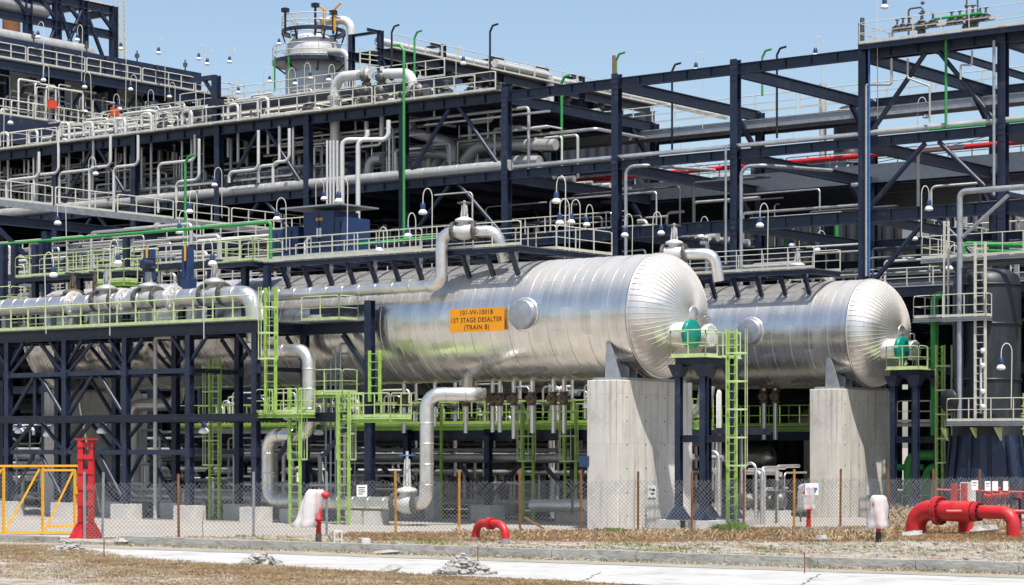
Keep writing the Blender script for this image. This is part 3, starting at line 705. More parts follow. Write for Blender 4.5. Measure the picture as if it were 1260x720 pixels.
# walkway on top: grating, lime rail at the front
mb = MB(); mb.box2((TX[0], YF - .55, ZD - .05), (TX[-1] + .35, YR, ZD)); part('deck', mb, 'grating', t)
mb = MB(); mb.rail((TX[0], YF - .5, ZD), (TX[-1] + .3, YF - .5, ZD), 1.1, 1.25, .032); mb.bar((TX[0], YF - .53, ZD + .06), (TX[-1] + .3, YF - .53, ZD + .06), .03, .16); part('handrail', mb, 'limepale', t)
mb = MB(); mb.rail((TX[0], YR, ZD), (TX[-1] - 6, YR, ZD), 1.1, 1.25); part('handrail', mb, 'limepale', t)
ps = ['farthest', 'pale', 'cube']
for Y, row in ((YF, 'front'), (YR, 'rear')):
    for i, x in enumerate(TX):
        mb = MB(); mb.box2((x - .55, Y - .5, -.2), (x + .55, Y + .5, .74))
        names = ['eighth', 'seventh', 'sixth', 'fifth', 'fourth', 'third', 'second', 'first', '']
        lb = ('pale concrete footing under the %s row tower column beside the lime ladders' % row) if i == 8 else 'pale footing in the %s row of the navy tower, %s from the lime ladder corner' % (row, names[i + 0] if i < 8 else '')
        solo('concrete_footing', mb, 'pedestal', lb, 'footing', 'footings of the navy valve tower')
# bay to the second tower leg
xe = at(455, 500, Y=YR).x
t2 = T('side_trestle', 'navy side frame with lime rail joining the valve tower to its last post', 'steel structure', (xe, YR, 0))
mb = MB(); mb.ibeam((xe, YR, .0), (xe, YR, ZD + .9), .36, .36, up=(0, 1, 0)); part('column', mb, 'navy', t2)
mb = MB(); mb.ibeam((TX[-1] + .32, YR, ZD - .28), (xe - .2, YR, ZD - .28), .3, .55); part('beam', mb, 'navy', t2)
mb = MB(); mb.ibeam((TX[-1] + .32, YR, ZD + .55), (xe - .2, YR, ZD + .55), .2, .35); part('beam', mb, 'navy', t2)
mb = MB(); mb.ibeam((TX[-1] + .32, YF + 1.2, ZM), (xe + .8, YF + 1.2, ZM), .3, .42); part('beam', mb, 'navy', t2)
for a, b in (((xe - 1.6, ZD - .6), (xe - .2, ZD - 2.2)),): 
    mb = MB(); mb.bar((a[0], YR, a[1]), (b[0], YR, b[1]), .2); part('knee_brace', mb, 'navy', t2)
for a, b in (((xe + .7, ZM - .2), (xe - .9, 3.1)), ((TX[-1] + .3, 3.0), (TX[-1] + 1.6, ZM - .2))):
    mb = MB(); mb.bar((a[0], YF + 1.2, a[1]), (b[0], YF + 1.2, b[1]), .16); part('brace', mb, 'navy', t2)
mb = MB(); mb.box2((TX[-1] + .6, YR - 1.3, ZD - .05), (xe - .4, YR - .17, ZD)); part('deck', mb, 'grating', t2)
mb = MB(); mb.rail((TX[-1] + 1.0, YR - 1.3, ZD), (xe - .7, YR - 1.3, ZD), 1.1, 1.3); mb.rail((xe - .7, YR - 1.3, ZD), (xe - .7, YR, ZD), 1.1, 1.3); part('handrail', mb, 'limepale', t2)
mb = MB(); mb.cyl((TX[-1] + 1.7, YF + .9, ZM + .15), (TX[-1] + 1.7, YF + .2, ZM + .15), .3, 16); part('pipe_stub', mb, 'pipewhite', t2)
# ---------------- the long cladded pipe: along the tower deck, down, and over to the drum
ZP = 10.5; xw = at(312, 370, Y=-2.1).x
t = T('process_pipe', 'thick white clad pipe with three big valves running along the lime railed tower deck', 'pipe', (xw, -2.1, ZD))
mb = MB(); mb.tube([(TX[0] - 5, -2.1, ZP), (xw, -2.1, ZP), (xw + .05, -2.0, 8.3)], .43, 18, .75); k = TX[0]
while k < xw - 1: mb.lathe((k, -2.1, ZP), (1, 0, 0), [(.43, -.04), (.448, -.04), (.448, .04), (.43, .04)], 18, cap=False); k += .9
part('run', mb, 'silver', t)
for px, mt in ((131, None), (183, 'navy'), (264, None)):
    x = at(px, 370, Y=-2.1).x
    valve(t, (x, -2.1, ZP + .08), (1, 0, 0), .36, 'pipegrey', wheel='iron', stem=1.75 if not mt else 1.6, motor=mt)
for px in (92, 155, 215):
    flange(t, (at(px, 370, Y=-2.1).x, -2.1, ZP), (1, 0, 0), .43, 'pipewhite', 20)
for k in range(7):
    x = TX[2] + k * 3.4
    mb = MB(); mb.box2((x - .15, -2.3, ZD), (x + .15, -1.9, ZP - .44)); part('pipe_support', mb, 'galv', t)
for px, c in ((90, 'brown'), (117, 'small bronze')):
    x = at(px, 340, Y=-.9).x
    t3 = T('gate_valve', '%s valve with domed bonnet standing behind the thick white pipe' % c, 'valve', (x, -.9, ZD))
    mb = MB(); mb.cyl((x, -.9, ZD), (x, -.9, ZP), .3, 12); part('pipe_stub', mb, 'pipegrey', t3)
    valve(t3, (x, -.9, ZP + .1), (1, 0, 0),   .36 if px == 90 else .28, 'bronze', stem=1.7)
for px, c in ((185, 'left'), (232, 'right')):
    x = at(px, 320, Y=-.6).x
    t3 = T('motor_valve', 'navy electric valve actuator with yellow strip, %s' % ('beside the middle of the white pipe' if c == 'left' else 'close to the domed grey valve'), 'actuator', (x, -.6, ZP))
    mb = MB(); mb.cyl((x, -.6, ZD), (x, -.6, 12.0), .12, 8); part('stem', mb, 'galv', t3)
    for dx in (-.17, .17):
        mb = MB(); mb.box2((x + dx - .1, -.8, 11.6), (x + dx + .1, -.5, 13.1)); part('cylinder', mb, 'lampblue', t3)
    mb = MB(); mb.box2((x + .0, -.9, 12.4), (x + .1, -.86, 13.2)); part('strip', mb, 'yellow', t3)
    mb = MB(); mb.box((x, -.6, 11.3), (.6, .5, .5)); part('gearbox', mb, 'lampblue', t3)
# lower loop pipe
Yp = -1.55
def xp(px, y=Yp): return at(px, 500, Y=y).x
t = T('process_pipe', 'bright silver clad pipe looping from the tower to the ground and up under the drum', 'pipe', (xp(420), Yp, 0))
r = .31
pts = [(xp(318), -2.0, 8.3), (xp(319), -1.9, 7.85), (xp(380), Yp, 7.85), (xp(380), Yp, 4.0), (xp(330), Yp, 4.0), (xp(330), Yp, .95), (xp(525), Yp, .95), (xp(525), Yp, 5.75), (xp(572), -.2, 5.75), (xp(575, 1.6), 1.6, 5.75), (xp(577, 2.3), 2.3, 6.7)]
mb = MB(); mb.tube(pts, r, 18, .62, seg=7); P = [Vector(p) for p in pts]
for a, b in zip(P[1:-2], P[2:-1]):
    L = (b - a).length; d = (b - a).normalized(); k = .85
    while k < L - .7: mb.lathe(a + d * k, d, [(r, -.03), (r + .014, -.03), (r + .014, .03), (r, .03)], 18, cap=False); k += .9
part('run', mb, 'silver', t)
valve(t, (xp(501), Yp, .97), (1, 0, 0), .34, 'pipewhite', wheel='blue', stem=2.3)
flange(t, (xp(577, 2.3), 2.3, 6.35), (0, 0, 1), .31, 'pipewhite')
for px in (440, 463, 360):
    mb = MB(); mb.box2((xp(px) - .45, Yp - .35, -.1), (xp(px) + .45, Yp + .35, .62)); part('pipe_support', mb, 'pedestal', t)
# silver pipe along the top of the nearer drum
t = T('process_pipe', 'silver pipe along the drum flank rising to a valve on the top walkway', 'pipe', (at(545, 300, Y=.1).x, .1, 10.6))
x1 = at(546, 300, Y=.1).x; x2 = at(606, 300, Y=.6).x; x0 = at(255, 300, Y=.1).x
pts = [(x0, -.05, 10.55), (x1, -.05, 10.62), (x1, -.05, 12.95), (x2, .9, 12.95), (x2 + .2, 1.2, 11.6)]
mb = MB(); mb.tube(pts, .27, 16, .55, seg=7); k = x0 + 1
while k < x1 - .7: mb.lathe((k, -.05, 10.585), (1, 0, 0), [(.27, -.03), (.284, -.03), (.284, .03), (.27, .03)], 16, cap=False); k += 1.0
part('run', mb, 'silver', t)
valve(t, (x1 + 1.05, .25, 12.97), (1, .3, 0), .29, 'pipewhite', wheel='iron', stem=1.35)
# grey thermowell pipes and instrument lines by the small lime platform
for i, px in enumerate((401, 407, 413, 419)):
    p = at(px, 480, Y=.0)
    pipe('thin vertical instrument tube beside the small lime platform, %s of four' % ('first', 'second', 'third', 'fourth')[i], [(p.x, 0, 1), (p.x, 0, 8.2 - .45 * (3 - i)), (p.x + .35, .5, 8.2 - .45 * (3 - i))], .05, 'galv', 'instrument_tube', 'instrument tubes beside the drum', 6)
# ---------------- lime ladders and small platforms
p = gnd(264, 640); ladder('lime caged ladder rising inside the navy tower behind the fence', (p.x, p.y, 0), 7.6, (1, 0, 0), (0, -1, 0), cage=2.6)
p = at(333, 508, Y=-3.75); ladder('tall lime ladder with pale hoops at the corner of the tower deck', (p.x, -3.75, 4.95), 10.6, (1, 0, 0), (0, -1, 0), cage=7.4)
p = at(363, 640, Y=-3.3); ladder('lime ladder standing on the ground before the silver loop pipe', (p.x, -3.3, 0), 6.1, (1, 0, 0), (0, 1, 0), cage=2.9)
p = at(423, 640, Y=-2.6); ladder('lime ladder from the ground to the small platform by the drum post', (p.x, -2.6, 0), 5.9, (1, 0, 0), (0, 1, 0), cage=2.9)
p = at(461, 480, Y=-.6); ladder('short lime ladder fixed beside the navy post under the drum', (p.x, -.6, 5.5), 7.8, (1, 0, 0), (0, -1, 0))
def xr(a, b, y): return at(a, 500, Y=y).x, at(b, 500, Y=y).x
a, b = xr(320, 372, -3.2); platform('small lime railed platform at the tower corner above the pipe stub', (a, -3.5), (b, -2.4), 4.98, 'SWE', 'lime', 'limepale', 'limepale', beam=.16, step=.9)
a, b = xr(418, 477, -2.6); platform('small lime railed platform at the head of the ladder by the navy post', (a, -2.4), (b, -1.0), 4.75, 'SEW', 'lime', 'limepale', 'limepale', beam=.16, step=.9)
a, b = xr(388, 432, -.6); platform('narrow lime platform tucked against the drum flank behind the loop pipe', (a, -1.2), (b, -.2), 5.9, 'SE', 'lime', 'limepale', 'limepale', beam=.16, step=.9)
# lime walkways over the left drum end
a, b = xr(30, 176, .2); platform('lime railed walkway above the valves at drum top level', (a, -.4), (b, 1.2), 12.2, 'SNEW', 'navy', 'grating', 'limepale', beam=.2, step=1.1)
a, b = xr(272, 322, .2); platform('lime railed landing above the pipe elbow at the tower corner', (a, -.4), (b, 1.6), 12.25, 'SNEW', 'navy', 'grating', 'limepale', beam=.2, step=.8)
a, b = xr(150, 182, .2); platform('short lime landing beside the navy valve actuators', (a, -1.4), (b, -.5), 11.6, 'SE', 'lime', 'limepale', 'limepale', beam=.2, step=.9)
a, b = xr(-40, 20, -1.0); platform('lime landing with steps at the far end of the tower deck', (a, -1.4), (b, 0), 10.6, 'SE', 'lime', 'limepale', 'limepale', beam=.2, step=.9)
for px in (20, 60, 115, 172, 240, 276, 318, 345):
    p = at(px, 350, Y=.9); mb = MB(); mb.ibeam((p.x, .0, ZD), (p.x, .0, 13.9 if px in (20, 60, 172) else 12.0), .28, .28, up=(0, 1, 0))
    solo('steel_post', mb, 'navy', 'navy post on the tower deck behind the valves, %s' % {20: 'beside the lime stair landing', 60: 'at the end of the lime walkway', 115: 'under the lime walkway middle', 172: 'next to the twin actuators', 240: 'between actuators and domed valve', 276: 'under the corner landing', 318: 'at the corner landing edge', 345: 'next to the tall hooped ladder'}[px], 'post', 'posts behind the valve deck')

# ================================================================ WALKWAYS ON THE DRUMS
def tank_walk(yc, x0, x1, xe0, label, ord_):
    y0 = yc - 2.57; z = 12.2
    t = platform(label, (x0, y0), (x1, y0 + 2.6), z, 'SN', 'navy', 'open', 'cream', beam=.22)
    n = 0; x = x1 - .6
    while x > x0 + .5:
        mb = MB(); mb.bar((x, y0 + .08, z - .26), (x, y0 + .62, 10.98), .17, .17, up=(1, 0, 0)); part('strut', mb, 'navy', t)
        mb = MB(); mb.bar((x, y0, z - .15), (x, y0 + 2.5, z - .15), .12, .16); part('cross_beam', mb, 'navy', t)
        if n % 2 == 0:
            mb = MB(); mb.bar((x - .4, y0 + 1.0, z - .1), (x - .4, y0 + 1.0, 11.0), .12); part('post', mb, 'galv', t)
        x -= 1.36; n += 1
    return t
xa = at(318, 320, Y=.3).x
tank_walk(YA, xa, -5.3, 0, 'cream railed walkway on struts along the top of the nearer drum', 0)
platform('cream railed landing at the end of the nearer drum walkway', (-7.6, 2.95), (-5.3, 7.2), 12.2, 'SE', 'navy', 'open', 'cream', beam=.22)
tank_walk(YB, -34, -1.5, 0, 'cream railed walkway on struts along the top of the rear drum', 0)
# relief valve pipe on each drum top
for yc, nm, px, py, dx in ((YA + 1.3, 'nearer', 828, 313, 1.6), (YB + 1.0, 'rear', 980, 338, 1.5)):
    p = at(px, py, Y=yc); x, z = p.x, p.z
    t = T('process_pipe', 'silver goose neck pipe and valve on top of the %s drum near its dome' % nm, 'pipe', (x, yc, 11.3))
    mb = MB(); mb.tube([(x - .6, yc, 11.0), (x - .6, yc, z), (x + dx, yc + .8, z), (x + dx + .1, yc + 1.0, 10.6)], .25, 14, .5); part('run', mb, 'silver', t)
    valve(t, (x, yc + .1, z + .05), (1, .3, 0), .27, 'pipewhite', stem=1.3, wheel='iron')
# ================================================================ LADDER TOWERS AT THE DRUM ENDS
def ladder_tower(dy, which):
    ZT2 = 7.15; xs = (2.75, 3.95); ys = (.45 + dy, 2.65 + dy)
    t = T('access_tower', 'navy access tower with lime rails at the green cover of the %s drum' % which, 'steel structure', (3.3, 1.5 + dy, 0))
    for x in xs:
        for y in ys:
            mb = MB(); mb.ibeam((x, y, .55), (x, y, ZT2 - .3), .25, .26, up=(0, 1, 0)); c = part('column', mb, 'navy', t)
            mb = MB(); mb.add([(x - .4, y - .4, .47), (x + .4, y - .4, .47), (x + .4, y + .4, .47), (x - .4, y + .4, .47), (x - .14, y - .14, 1.0), (x + .14, y - .14, 1.0), (x + .14, y + .14, 1.0), (x - .14, y + .14, 1.0)], [(0, 1, 5, 4), (1, 2, 6, 5), (2, 3, 7, 6), (3, 0, 4, 7), (4, 5, 6, 7), (3, 2, 1, 0)]); part('base_plate', mb, 'navy', c)
            for z in (ZT2 - .8,):
                mb = MB(); h = .5; mb.add([(x - .18, y - .18, z), (x + .18, y - .18, z), (x + .18, y + .18, z), (x - .18, y + .18, z), (x - .34, y - .34, z + h), (x + .34, y - .34, z + h), (x + .34, y + .34, z + h), (x - .34, y + .34, z + h)], [(0, 1, 5, 4), (1, 2, 6, 5), (2, 3, 7, 6), (3, 0, 4, 7), (4, 5, 6, 7), (3, 2, 1, 0)]); part('gusset', mb, 'navy', c)
    for z, h in ((ZT2 - .22, .38), (3.8, .3)):
        for y in ys: mb = MB(); mb.ibeam((xs[0] - .17, y, z), (xs[1] + .17, y, z), .2, h); part('beam', mb, 'navy', t)
        for x in xs: mb = MB(); mb.ibeam((x, ys[0] + .1, z + .002), (x, ys[1] - .1, z + .002), .2, h - .02); part('beam', mb, 'navy', t)
    mb = MB(); mb.box2((xs[0] - .3, ys[0] - .3, ZT2 - .03), (xs[1] + .3, ys[1] + .3, ZT2 + .02)); part('deck', mb, 'limepale', t)
    mb = MB(); x0, x1, y0, y1 = xs[0] - .25, xs[1] + .25, ys[0] - .25, ys[1] + .25
    mb.rail((x0, y0, ZT2), (x1, y0, ZT2), 1.1, 1.0); mb.rail((x0, y1, ZT2), (x1, y1, ZT2), 1.1, 1.0); mb.rail((x1, y0, ZT2), (x1, y0 + .9, ZT2), 1.1, 1.0); mb.rail((x0, y0, ZT2), (x0, y1, ZT2), 1.1, 1.2); part('handrail', mb, 'limepale', t)
    for x in xs:
        for y in ys:
            mb = MB(); mb.box2((x - .72, y - .62, -.4), (x + .72, y + .62, .468)); solo('concrete_footing', mb, 'pedestal', 'pale footing of the access tower at the %s drum, %s %s' % (which, 'fence side' if y == ys[0] else 'plant side', 'near the pier' if x == xs[0] else 'by the ladder'), 'footing', 'footings of the access towers')
    ladder('lime caged ladder up to the green cover of the %s drum' % which, (4.62, 1.55 + dy, 0), 8.3, (0, 1, 0), (1, 0, 0), cage=2.7, width=.62)
xg = at(163, 500, Y=2.6).x
t = T('process_pipe', 'silver clad pipe loop in the shade inside the navy tower under the drum end', 'pipe', (xg, 2.6, 0))
mb = MB(); mb.tube([(xg + 14, 2.6, .92), (xg, 2.6, .92), (xg, 2.6, 5.6), (xg + 3.2, 2.6, 5.6), (xg + 3.4, 2.6, 6.6)], .33, 16, .65)
for k in range(9): mb.lathe((xg + 1.2 + k * 1.2, 2.6, .92), (1, 0, 0), [(.33, -.03), (.345, -.03), (.345, .03), (.33, .03)], 16, cap=False)
part('run', mb, 'silver', t)
pipe('slim white pole pipe standing in the second braced bay of the tower', [at(191, 640, Y=-1.8), at(191, 415, Y=-1.8), at(215, 415, Y=-1.8)], .1, 'pipewhite', n=8)
ladder_tower(0, 'nearer'); ladder_tower(YB - YA, 'rear')
# ================================================================ UNDER THE DRUM: nozzles with valves, lime platform, low pipes
LAB9 = ('first', 'second', 'third', 'fourth', 'fifth', 'sixth', 'seventh', 'eighth', 'ninth')
for i, (px, yb_, big) in enumerate(((497, 533, .1), (535, 525, .09), (573, 533, .1), (606, 532, .1), (615, 532, .1), (632, 540, .1), (655, 533, .12), (681, 533, .1), (694, 533, .1))):
    x = at(px, 480, Y=2.9).x; z0 = at(px, yb_, Y=2.9).z
    t = T('drain_pipe', 'silver drain pipe with dark valve under the nearer drum, %s from the tower' % LAB9[i], 'pipe', (x, 2.9, z0), 'drain pipes under the nearer drum')
    mb = MB(); mb.cyl((x, 2.9, 6.5), (x, 2.9, z0), big, 10); part('run', mb, 'silver', t)
    valve(t, (x, 2.9, 5.6), (0, 0, 1), .15, 'bronze', up=(.3, -1, 0), stem=.55, wheel='bronze')

for px, nm in ((940, 'nearer the ladder'), (954, 'nearer the pier')):
    x = at(px, 480, Y=YB).x; z0 = at(px, 541, Y=YB).z
    t = T('drain_pipe', 'silver drain pipe with dark valve under the rear drum, ' + nm, 'pipe', (x, YB, z0), 'drain pipes under the rear drum')
    mb = MB(); mb.cyl((x, YB, 6.6), (x, YB, z0), .12, 10); part('run', mb, 'silver', t); valve(t, (x, YB, 6.0), (0, 0, 1), .16, 'bronze', up=(.3, -1, 0), stem=.55, wheel='bronze')
t = platform('second lime railed platform behind the rear drum, seen between the two piers', (-36, 24.45), (-2.5, 25.55), 4.55, 'SN', 'lime', 'grating', 'lime', beam=.26, step=1.2)
mb = MB(); mb.ibeam((-36, 24.4, 4.0), (-2.5, 24.4, 4.0), .25, .45); part('beam', mb, 'navy', t)
# ================================================================ LONG PIPE RACK
FY, BY = 26.0, 41.4
X0 = at(1063, 300, Y=FY).x; BAY = 7.75
def RX(k): return X0 - BAY * k
def AF(px, py, Y=FY): return at(px, py, Y=Y)
ORD = ['first', 'second', 'third', 'fourth', 'fifth', 'sixth', 'seventh', 'eighth', 'ninth', 'tenth', 'eleventh', 'twelfth', 'thirteenth', 'fourteenth', 'fifteenth', 'sixteenth', 'seventeenth', 'eighteenth', 'nineteenth', 'twentieth']
ZL = (24.0, 19.4, 15.65, 11.6, 7.6)
t = T('pipe_rack', 'tall navy steel pipe rack frame running behind both silver drums', 'steel structure', (RX(3), 33, 0))
rack = t
KS = list(range(-3, 15))
for Y in (FY, BY):
    for k in KS:
        mb = MB(); mb.ibeam((RX(k), Y, .3), (RX(k), Y, 24.25 if Y == FY else 23.9), .43, .46, up=(0, 1, 0)); c = part('column', mb, 'navy', t)
        if Y == FY:
            mb = MB()
            for z in (19.1, 15.3, 23.6):
                for j in range(4): mb.bar((RX(k) - .2, Y - .235, z - .5 + j * .3), (RX(k) + .2, Y - .235, z - .5 + j * .3), .03, .05)
            part('splice_plate', mb, 'navy', c)
    for li, z in enumerate(ZL):
        hb = (.56, .5, .66, .5, .5)[li]
        for k in KS[:-1]:
            if Y == BY and z == 24.0 and 0 < k < 3: zz = z - .9
            else: zz = z
            mb = MB(); mb.ibeam((RX(k + 1) + .22, Y, zz - hb / 2), (RX(k) - .22, Y, zz - hb / 2), .3, hb)
            if Y == FY and z > 15:
                for q in range(1, 5): xq = RX(k + 1) + BAY * q / 5; mb.box((xq, Y, zz - hb / 2), (.03, .27, hb - .1))
            part('beam', mb, 'navy', t)
for k in KS:
    for li, z in enumerate(ZL[:4]):
        hb = (.62, .62, .5, .5)[li]
        mb = MB(); mb.ibeam((RX(k), FY + .3, z - .36), (RX(k), BY - .3, z - .36), .36, hb); part('cross_beam', mb, 'navy', t)
    if 0 <= k <= 4 or k < 0:
        for z in (24.0, 19.4):
            mb = MB(); mb.bar((RX(k), BY - .3, z - 2.6), (RX(k), BY - 2.6, z - .7), .24, .26); part('knee_brace', mb, 'navy', t)
for k in KS[:-1]:      # intermediate floor beams
    xm = (RX(k) + RX(k + 1)) / 2
    for z in ((19.3, 15.5) if k >= 3 else ()) + ((23.9,) if k >= 3 or k < 0 else ()):
        mb = MB(); mb.ibeam((xm, FY + .2, z - .3), (xm, BY - .2, z - .3), .24, .36); part('cross_beam', mb, 'navy', t)
    for Y in (FY,):
      if k in (-1, 3, 5, 7, -3, 9):
        zs = [(24 - .6, 19.4), (19.4 - .55, 15.65), (15.65 - .7, 11.6)]
        for z1, z0 in zs:
            for q, s_ in ((RX(k), 1), (RX(k + 1), -1)):
                mb = MB(); mb.tube([(q - s_ * .35, Y, z0 + .15), (xm + s_ * .38, Y, z1)], .13, 8, 0); part('brace', mb, 'navy', t)
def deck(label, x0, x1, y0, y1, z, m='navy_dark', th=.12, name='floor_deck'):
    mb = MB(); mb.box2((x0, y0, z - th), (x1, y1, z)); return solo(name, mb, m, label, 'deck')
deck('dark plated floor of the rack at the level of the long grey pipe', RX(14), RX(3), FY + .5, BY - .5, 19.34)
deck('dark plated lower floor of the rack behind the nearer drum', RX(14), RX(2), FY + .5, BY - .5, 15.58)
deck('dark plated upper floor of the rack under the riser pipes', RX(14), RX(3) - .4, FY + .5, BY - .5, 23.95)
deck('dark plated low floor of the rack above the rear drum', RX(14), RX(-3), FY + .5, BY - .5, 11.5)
mb = MB(); mb.box2((RX(9), BY - .46, 19.0), (RX(-3), BY - .36, 20.1)); solo('fascia_girder', mb, 'galv', 'pale grey girder plate along the far side of the rack behind the red fire main', 'girder')
# --- top platforms with rails
def long_rail(label, x0, x1, y, z, m='cream', seg=9.0, name='guard_rail', cat='handrail'):
    t_ = T(name, label, cat, ((x0 + x1) / 2, y, z)); n = max(1, round((x1 - x0) / seg)); L = (x1 - x0) / n
    for i in range(n):
        mb = MB(); mb.rail((x0 + L * i + .12, y, z), (x0 + L * (i + 1) - .12, y, z), 1.07, 1.5, .032); part('rail_section', mb, m, t_)
    return t_
platform('cream railed valve platform on the highest rack corner', (RX(0) + .1, FY - .75), (RX(-3), FY + 2.6), 24.12, 'SNW', 'navy', 'grating', 'cream', beam=.25)
long_rail('cream handrail along the upper rack edge in front of the riser pipes', RX(14), RX(3) - .3, FY - .5, 24.1)
mb = MB(); mb.box2((RX(14), FY - .6, 24.02), (RX(3) - .3, FY + 2, 24.08)); solo('walkway_grating', mb, 'grating', 'grating walkway on the upper rack edge by the riser pipes', 'walkway')
long_rail('cream handrail along the far upper rack edge seen between the beams', RX(4), RX(-3), BY + .2, 23.95)
long_rail('cream handrail on the far middle rack edge above the grey girder plate', RX(9), RX(-3), BY + .3, 19.95)
platform('far side walkway of the rack with pale grating edge', (RX(5), BY - 1.7), (RX(-3), BY - .3), 23.25, '', 'galv', 'grating', beam=.5)
# --- long pipes lying on the rack levels
t_ = pipe_t('long thick grey pipe with insulation bands on the middle rack beam', [(RX(14), FY + .1, 19.74), (RX(3) + .2, FY + .1, 19.74)], .32, 'pipegrey', bands=1.3, n=14)
pipe('slim silver pipe on the middle rack beam continuing past the thick grey one', [(RX(3) + .5, FY, 19.6), (RX(0) - .2, FY, 19.6)], .13, 'silver', n=10)
pipe('grey pipe on the middle rack beam beyond the tallest column', [(RX(0) + .4, FY, 19.62), (RX(-3), FY, 19.62)], .16, 'pipegrey', n=10)
pipe('thin green line beside the grey pipe on the middle rack beam', [(RX(-1) - 4, FY - .1, 19.5), (RX(-3), FY - .1, 19.5)], .07, 'green', n=6)
pipe('red fire main running the length of the rack behind the front columns', [(RX(9), 39.3, 20.4), (RX(-3), 39.3, 20.4)], .16, 'red', n=10)
g_up = 'parallel pipes on the rack floors'
for lev, z, kk0, kk1 in (('upper', 24.0, 11, 3.2), ('middle', 19.4, 11, 3), ('lower', 15.65, 11, 2), ('low', 11.6, 11, -3)):
    y = 28.2; i = 0
    while y < 40.5:
        r = random.choice((.07, .1, .13, .16, .2, .28)); m_ = random.choice(('pipegrey', 'pipewhite', 'silver', 'pipegrey')) if lev != 'low' else 'pipegrey'
        mb = MB(); mb.tube([(RX(kk0), y, z + r), (RX(kk1), y, z + r)], r, 10, 0)
        solo('rack_pipe', mb, m_, 'grey pipe lying lengthwise on the %s rack floor among its fellows' % lev, 'pipe', g_up + ' ' + lev)
        y += r + random.uniform(.5, 1.0); i += 1
# --- riser pipes with hooks through the upper rack edge, left half
def hook(px, ytop, ybot, label, w=.9, r=.13, Y=27.0, side=1, grp='hooked riser pipes on the upper rack edge', vlv=True):
    a = at(px, ytop, Y=Y); b = at(px, ybot, Y=Y); r_ = r
    t = T('riser_pipe', label, 'pipe', (a.x, Y, b.z), grp)
    mb = MB(); mb.tube([(a.x, Y, b.z), (a.x, Y, a.z), (a.x - side * w, Y, a.z), (a.x - side * w, Y, a.z - .9)], r_, 10, .3); mb.tube([(a.x - side * w, Y, a.z - .9), (a.x - side * w, Y, b.z + .4)], r_ * .8, 10, 0); part('run', mb, 'pipewhite', t)
    if vlv: valve(t, (a.x - side * w, Y, a.z - 1.1), (0, 0, 1), r_ * 1.1, 'iron', up=(0, -1, 0), stem=.7, wheel='iron')
    return t
hk = ((10, 163, 262), (46, 160, 262), (85, 151, 262), (114, 150, 262), (154, 146, 262), (186, 139, 240), (236, 136, 240), (293, 128, 200), (330, 120, 190))
for i, (px, yt, yb_) in enumerate(hk):
    hook(px, yt, yb_, 'white hooked riser with dark valve on the upper rack edge, %s from far end' % ORD[i], side=1 if i % 2 else 1, r=.095)
# --- step shaped risers below the upper edge
jg = ((8, 255, 222, 205, 40), (42, 255, 216, 178, 30), (73, 250, 213, 180, 42), (110, 265, 207, 185, 26), (140, 268, 206, 185, 30), (195, 262, 202, 185, 45), (217, 250, 224, 190, 28), (282, 225, 212, 180, 36), (318, 225, 205, 175, 26), (336, 228, 200, 178, 20))
for i, (px, yb_, ym, yt, dx) in enumerate(jg):
    Y = 25.0 + (i % 3) * .45; a = at(px, yb_, Y=Y); b = at(px, ym, Y=Y); c = at(px + dx, ym, Y=Y); d = at(px + dx, yt, Y=Y)
    pipe('white step shaped pipe between the two upper rack beams, %s from the far end' % ORD[i], [(a.x, Y, a.z), (a.x, Y, b.z), (c.x, Y, b.z), (c.x, Y, d.z + 1)], .1, 'pipewhite', 'stepped_pipe', 'stepped pipes between the rack beams', 10, .4)
for i in range(70):   # short verticals, brackets and drops behind the front beam
    px = rnd(0, 620); Y = rnd(27, 36); z1 = rnd(20.5, 23.5); a = at(px, 200, Y=Y)
    dx = random.choice((-1, 1)) * rnd(1.2, 4); r = rnd(.05, .13); up = random.choice((True, False))
    pts = [(a.x, Y, 19.4), (a.x, Y, z1), (a.x + dx, Y, z1)] + ([(a.x + dx, Y, 24.2)] if up else [(a.x + dx, Y + rnd(1, 3), z1)])
    pipe('grey connecting pipe rising from the middle rack floor among many alike', pts, r, random.choice(('pipegrey', 'pipewhite', 'silver')), 'connecting_pipe', 'connecting pipes inside the upper rack', 8)
# --- big pipes of the middle section
def bp(label, pl, Y, r, m='pipewhite', bands=0, bend=None, n=14, grp=None, fl=()):
    pts = [at(px, py, Y=Y + (dy[0] if dy else 0)) for px, py, *dy in pl]
    t = pipe_t(label, pts, r, m, bands=bands, bend=bend, n=n, group=grp)
    for px, py, ax in fl: flange(t, at(px, py, Y=Y), ax, r, 'pipegrey', 14)
    return t
bp('thick white pipe bending down through the upper rack edge beside the tall column vessel', [(456, 91), (412, 95), (412, 240)], 27.2, .31, bend=.9, fl=((412, 121, (0, 0, 1)), (450, 91.5, (1, 0, 0))))
t = bp('thick white pipe arching down to a heavy valve on the upper rack edge', [(474, 91), (508, 90), (508, 122)], 27.2, .31, bend=.8, fl=((508, 110, (0, 0, 1)),))
valve(t, at(516, 114, Y=27.2), (1, 0, 0), .3, 'iron', up=(.4, -1, .2), stem=.9)
for px, nm in ((451, 'beside the thick bend'), (470, 'between the two thick bends')):
    a = at(px, 82, Y=27.2); b = at(px, 170, Y=27.2); t = T('riser_pipe', 'upright pipe with stacked dark valves %s' % nm, 'pipe', b)
    mb = MB(); mb.cyl(b, a, .14, 10); part('run', mb, 'pipewhite', t)
    for py in (96, 112, 124): valve(t, at(px, py, Y=27.2), (0, 0, 1), .2, 'iron', up=(.2, -1, 0), stem=.9)
bp('grey pipe sweeping under the upper beam into a bend', [(505, 150), (507, 163), (556, 176), (556, 200)], 29, .33, 'pipegrey', bend=1.2)
bp('thick white pipe lying across behind the braced bay', [(503, 188), (552, 190), (565, 205)], 30, .3, 'pipegrey', bend=1.0)
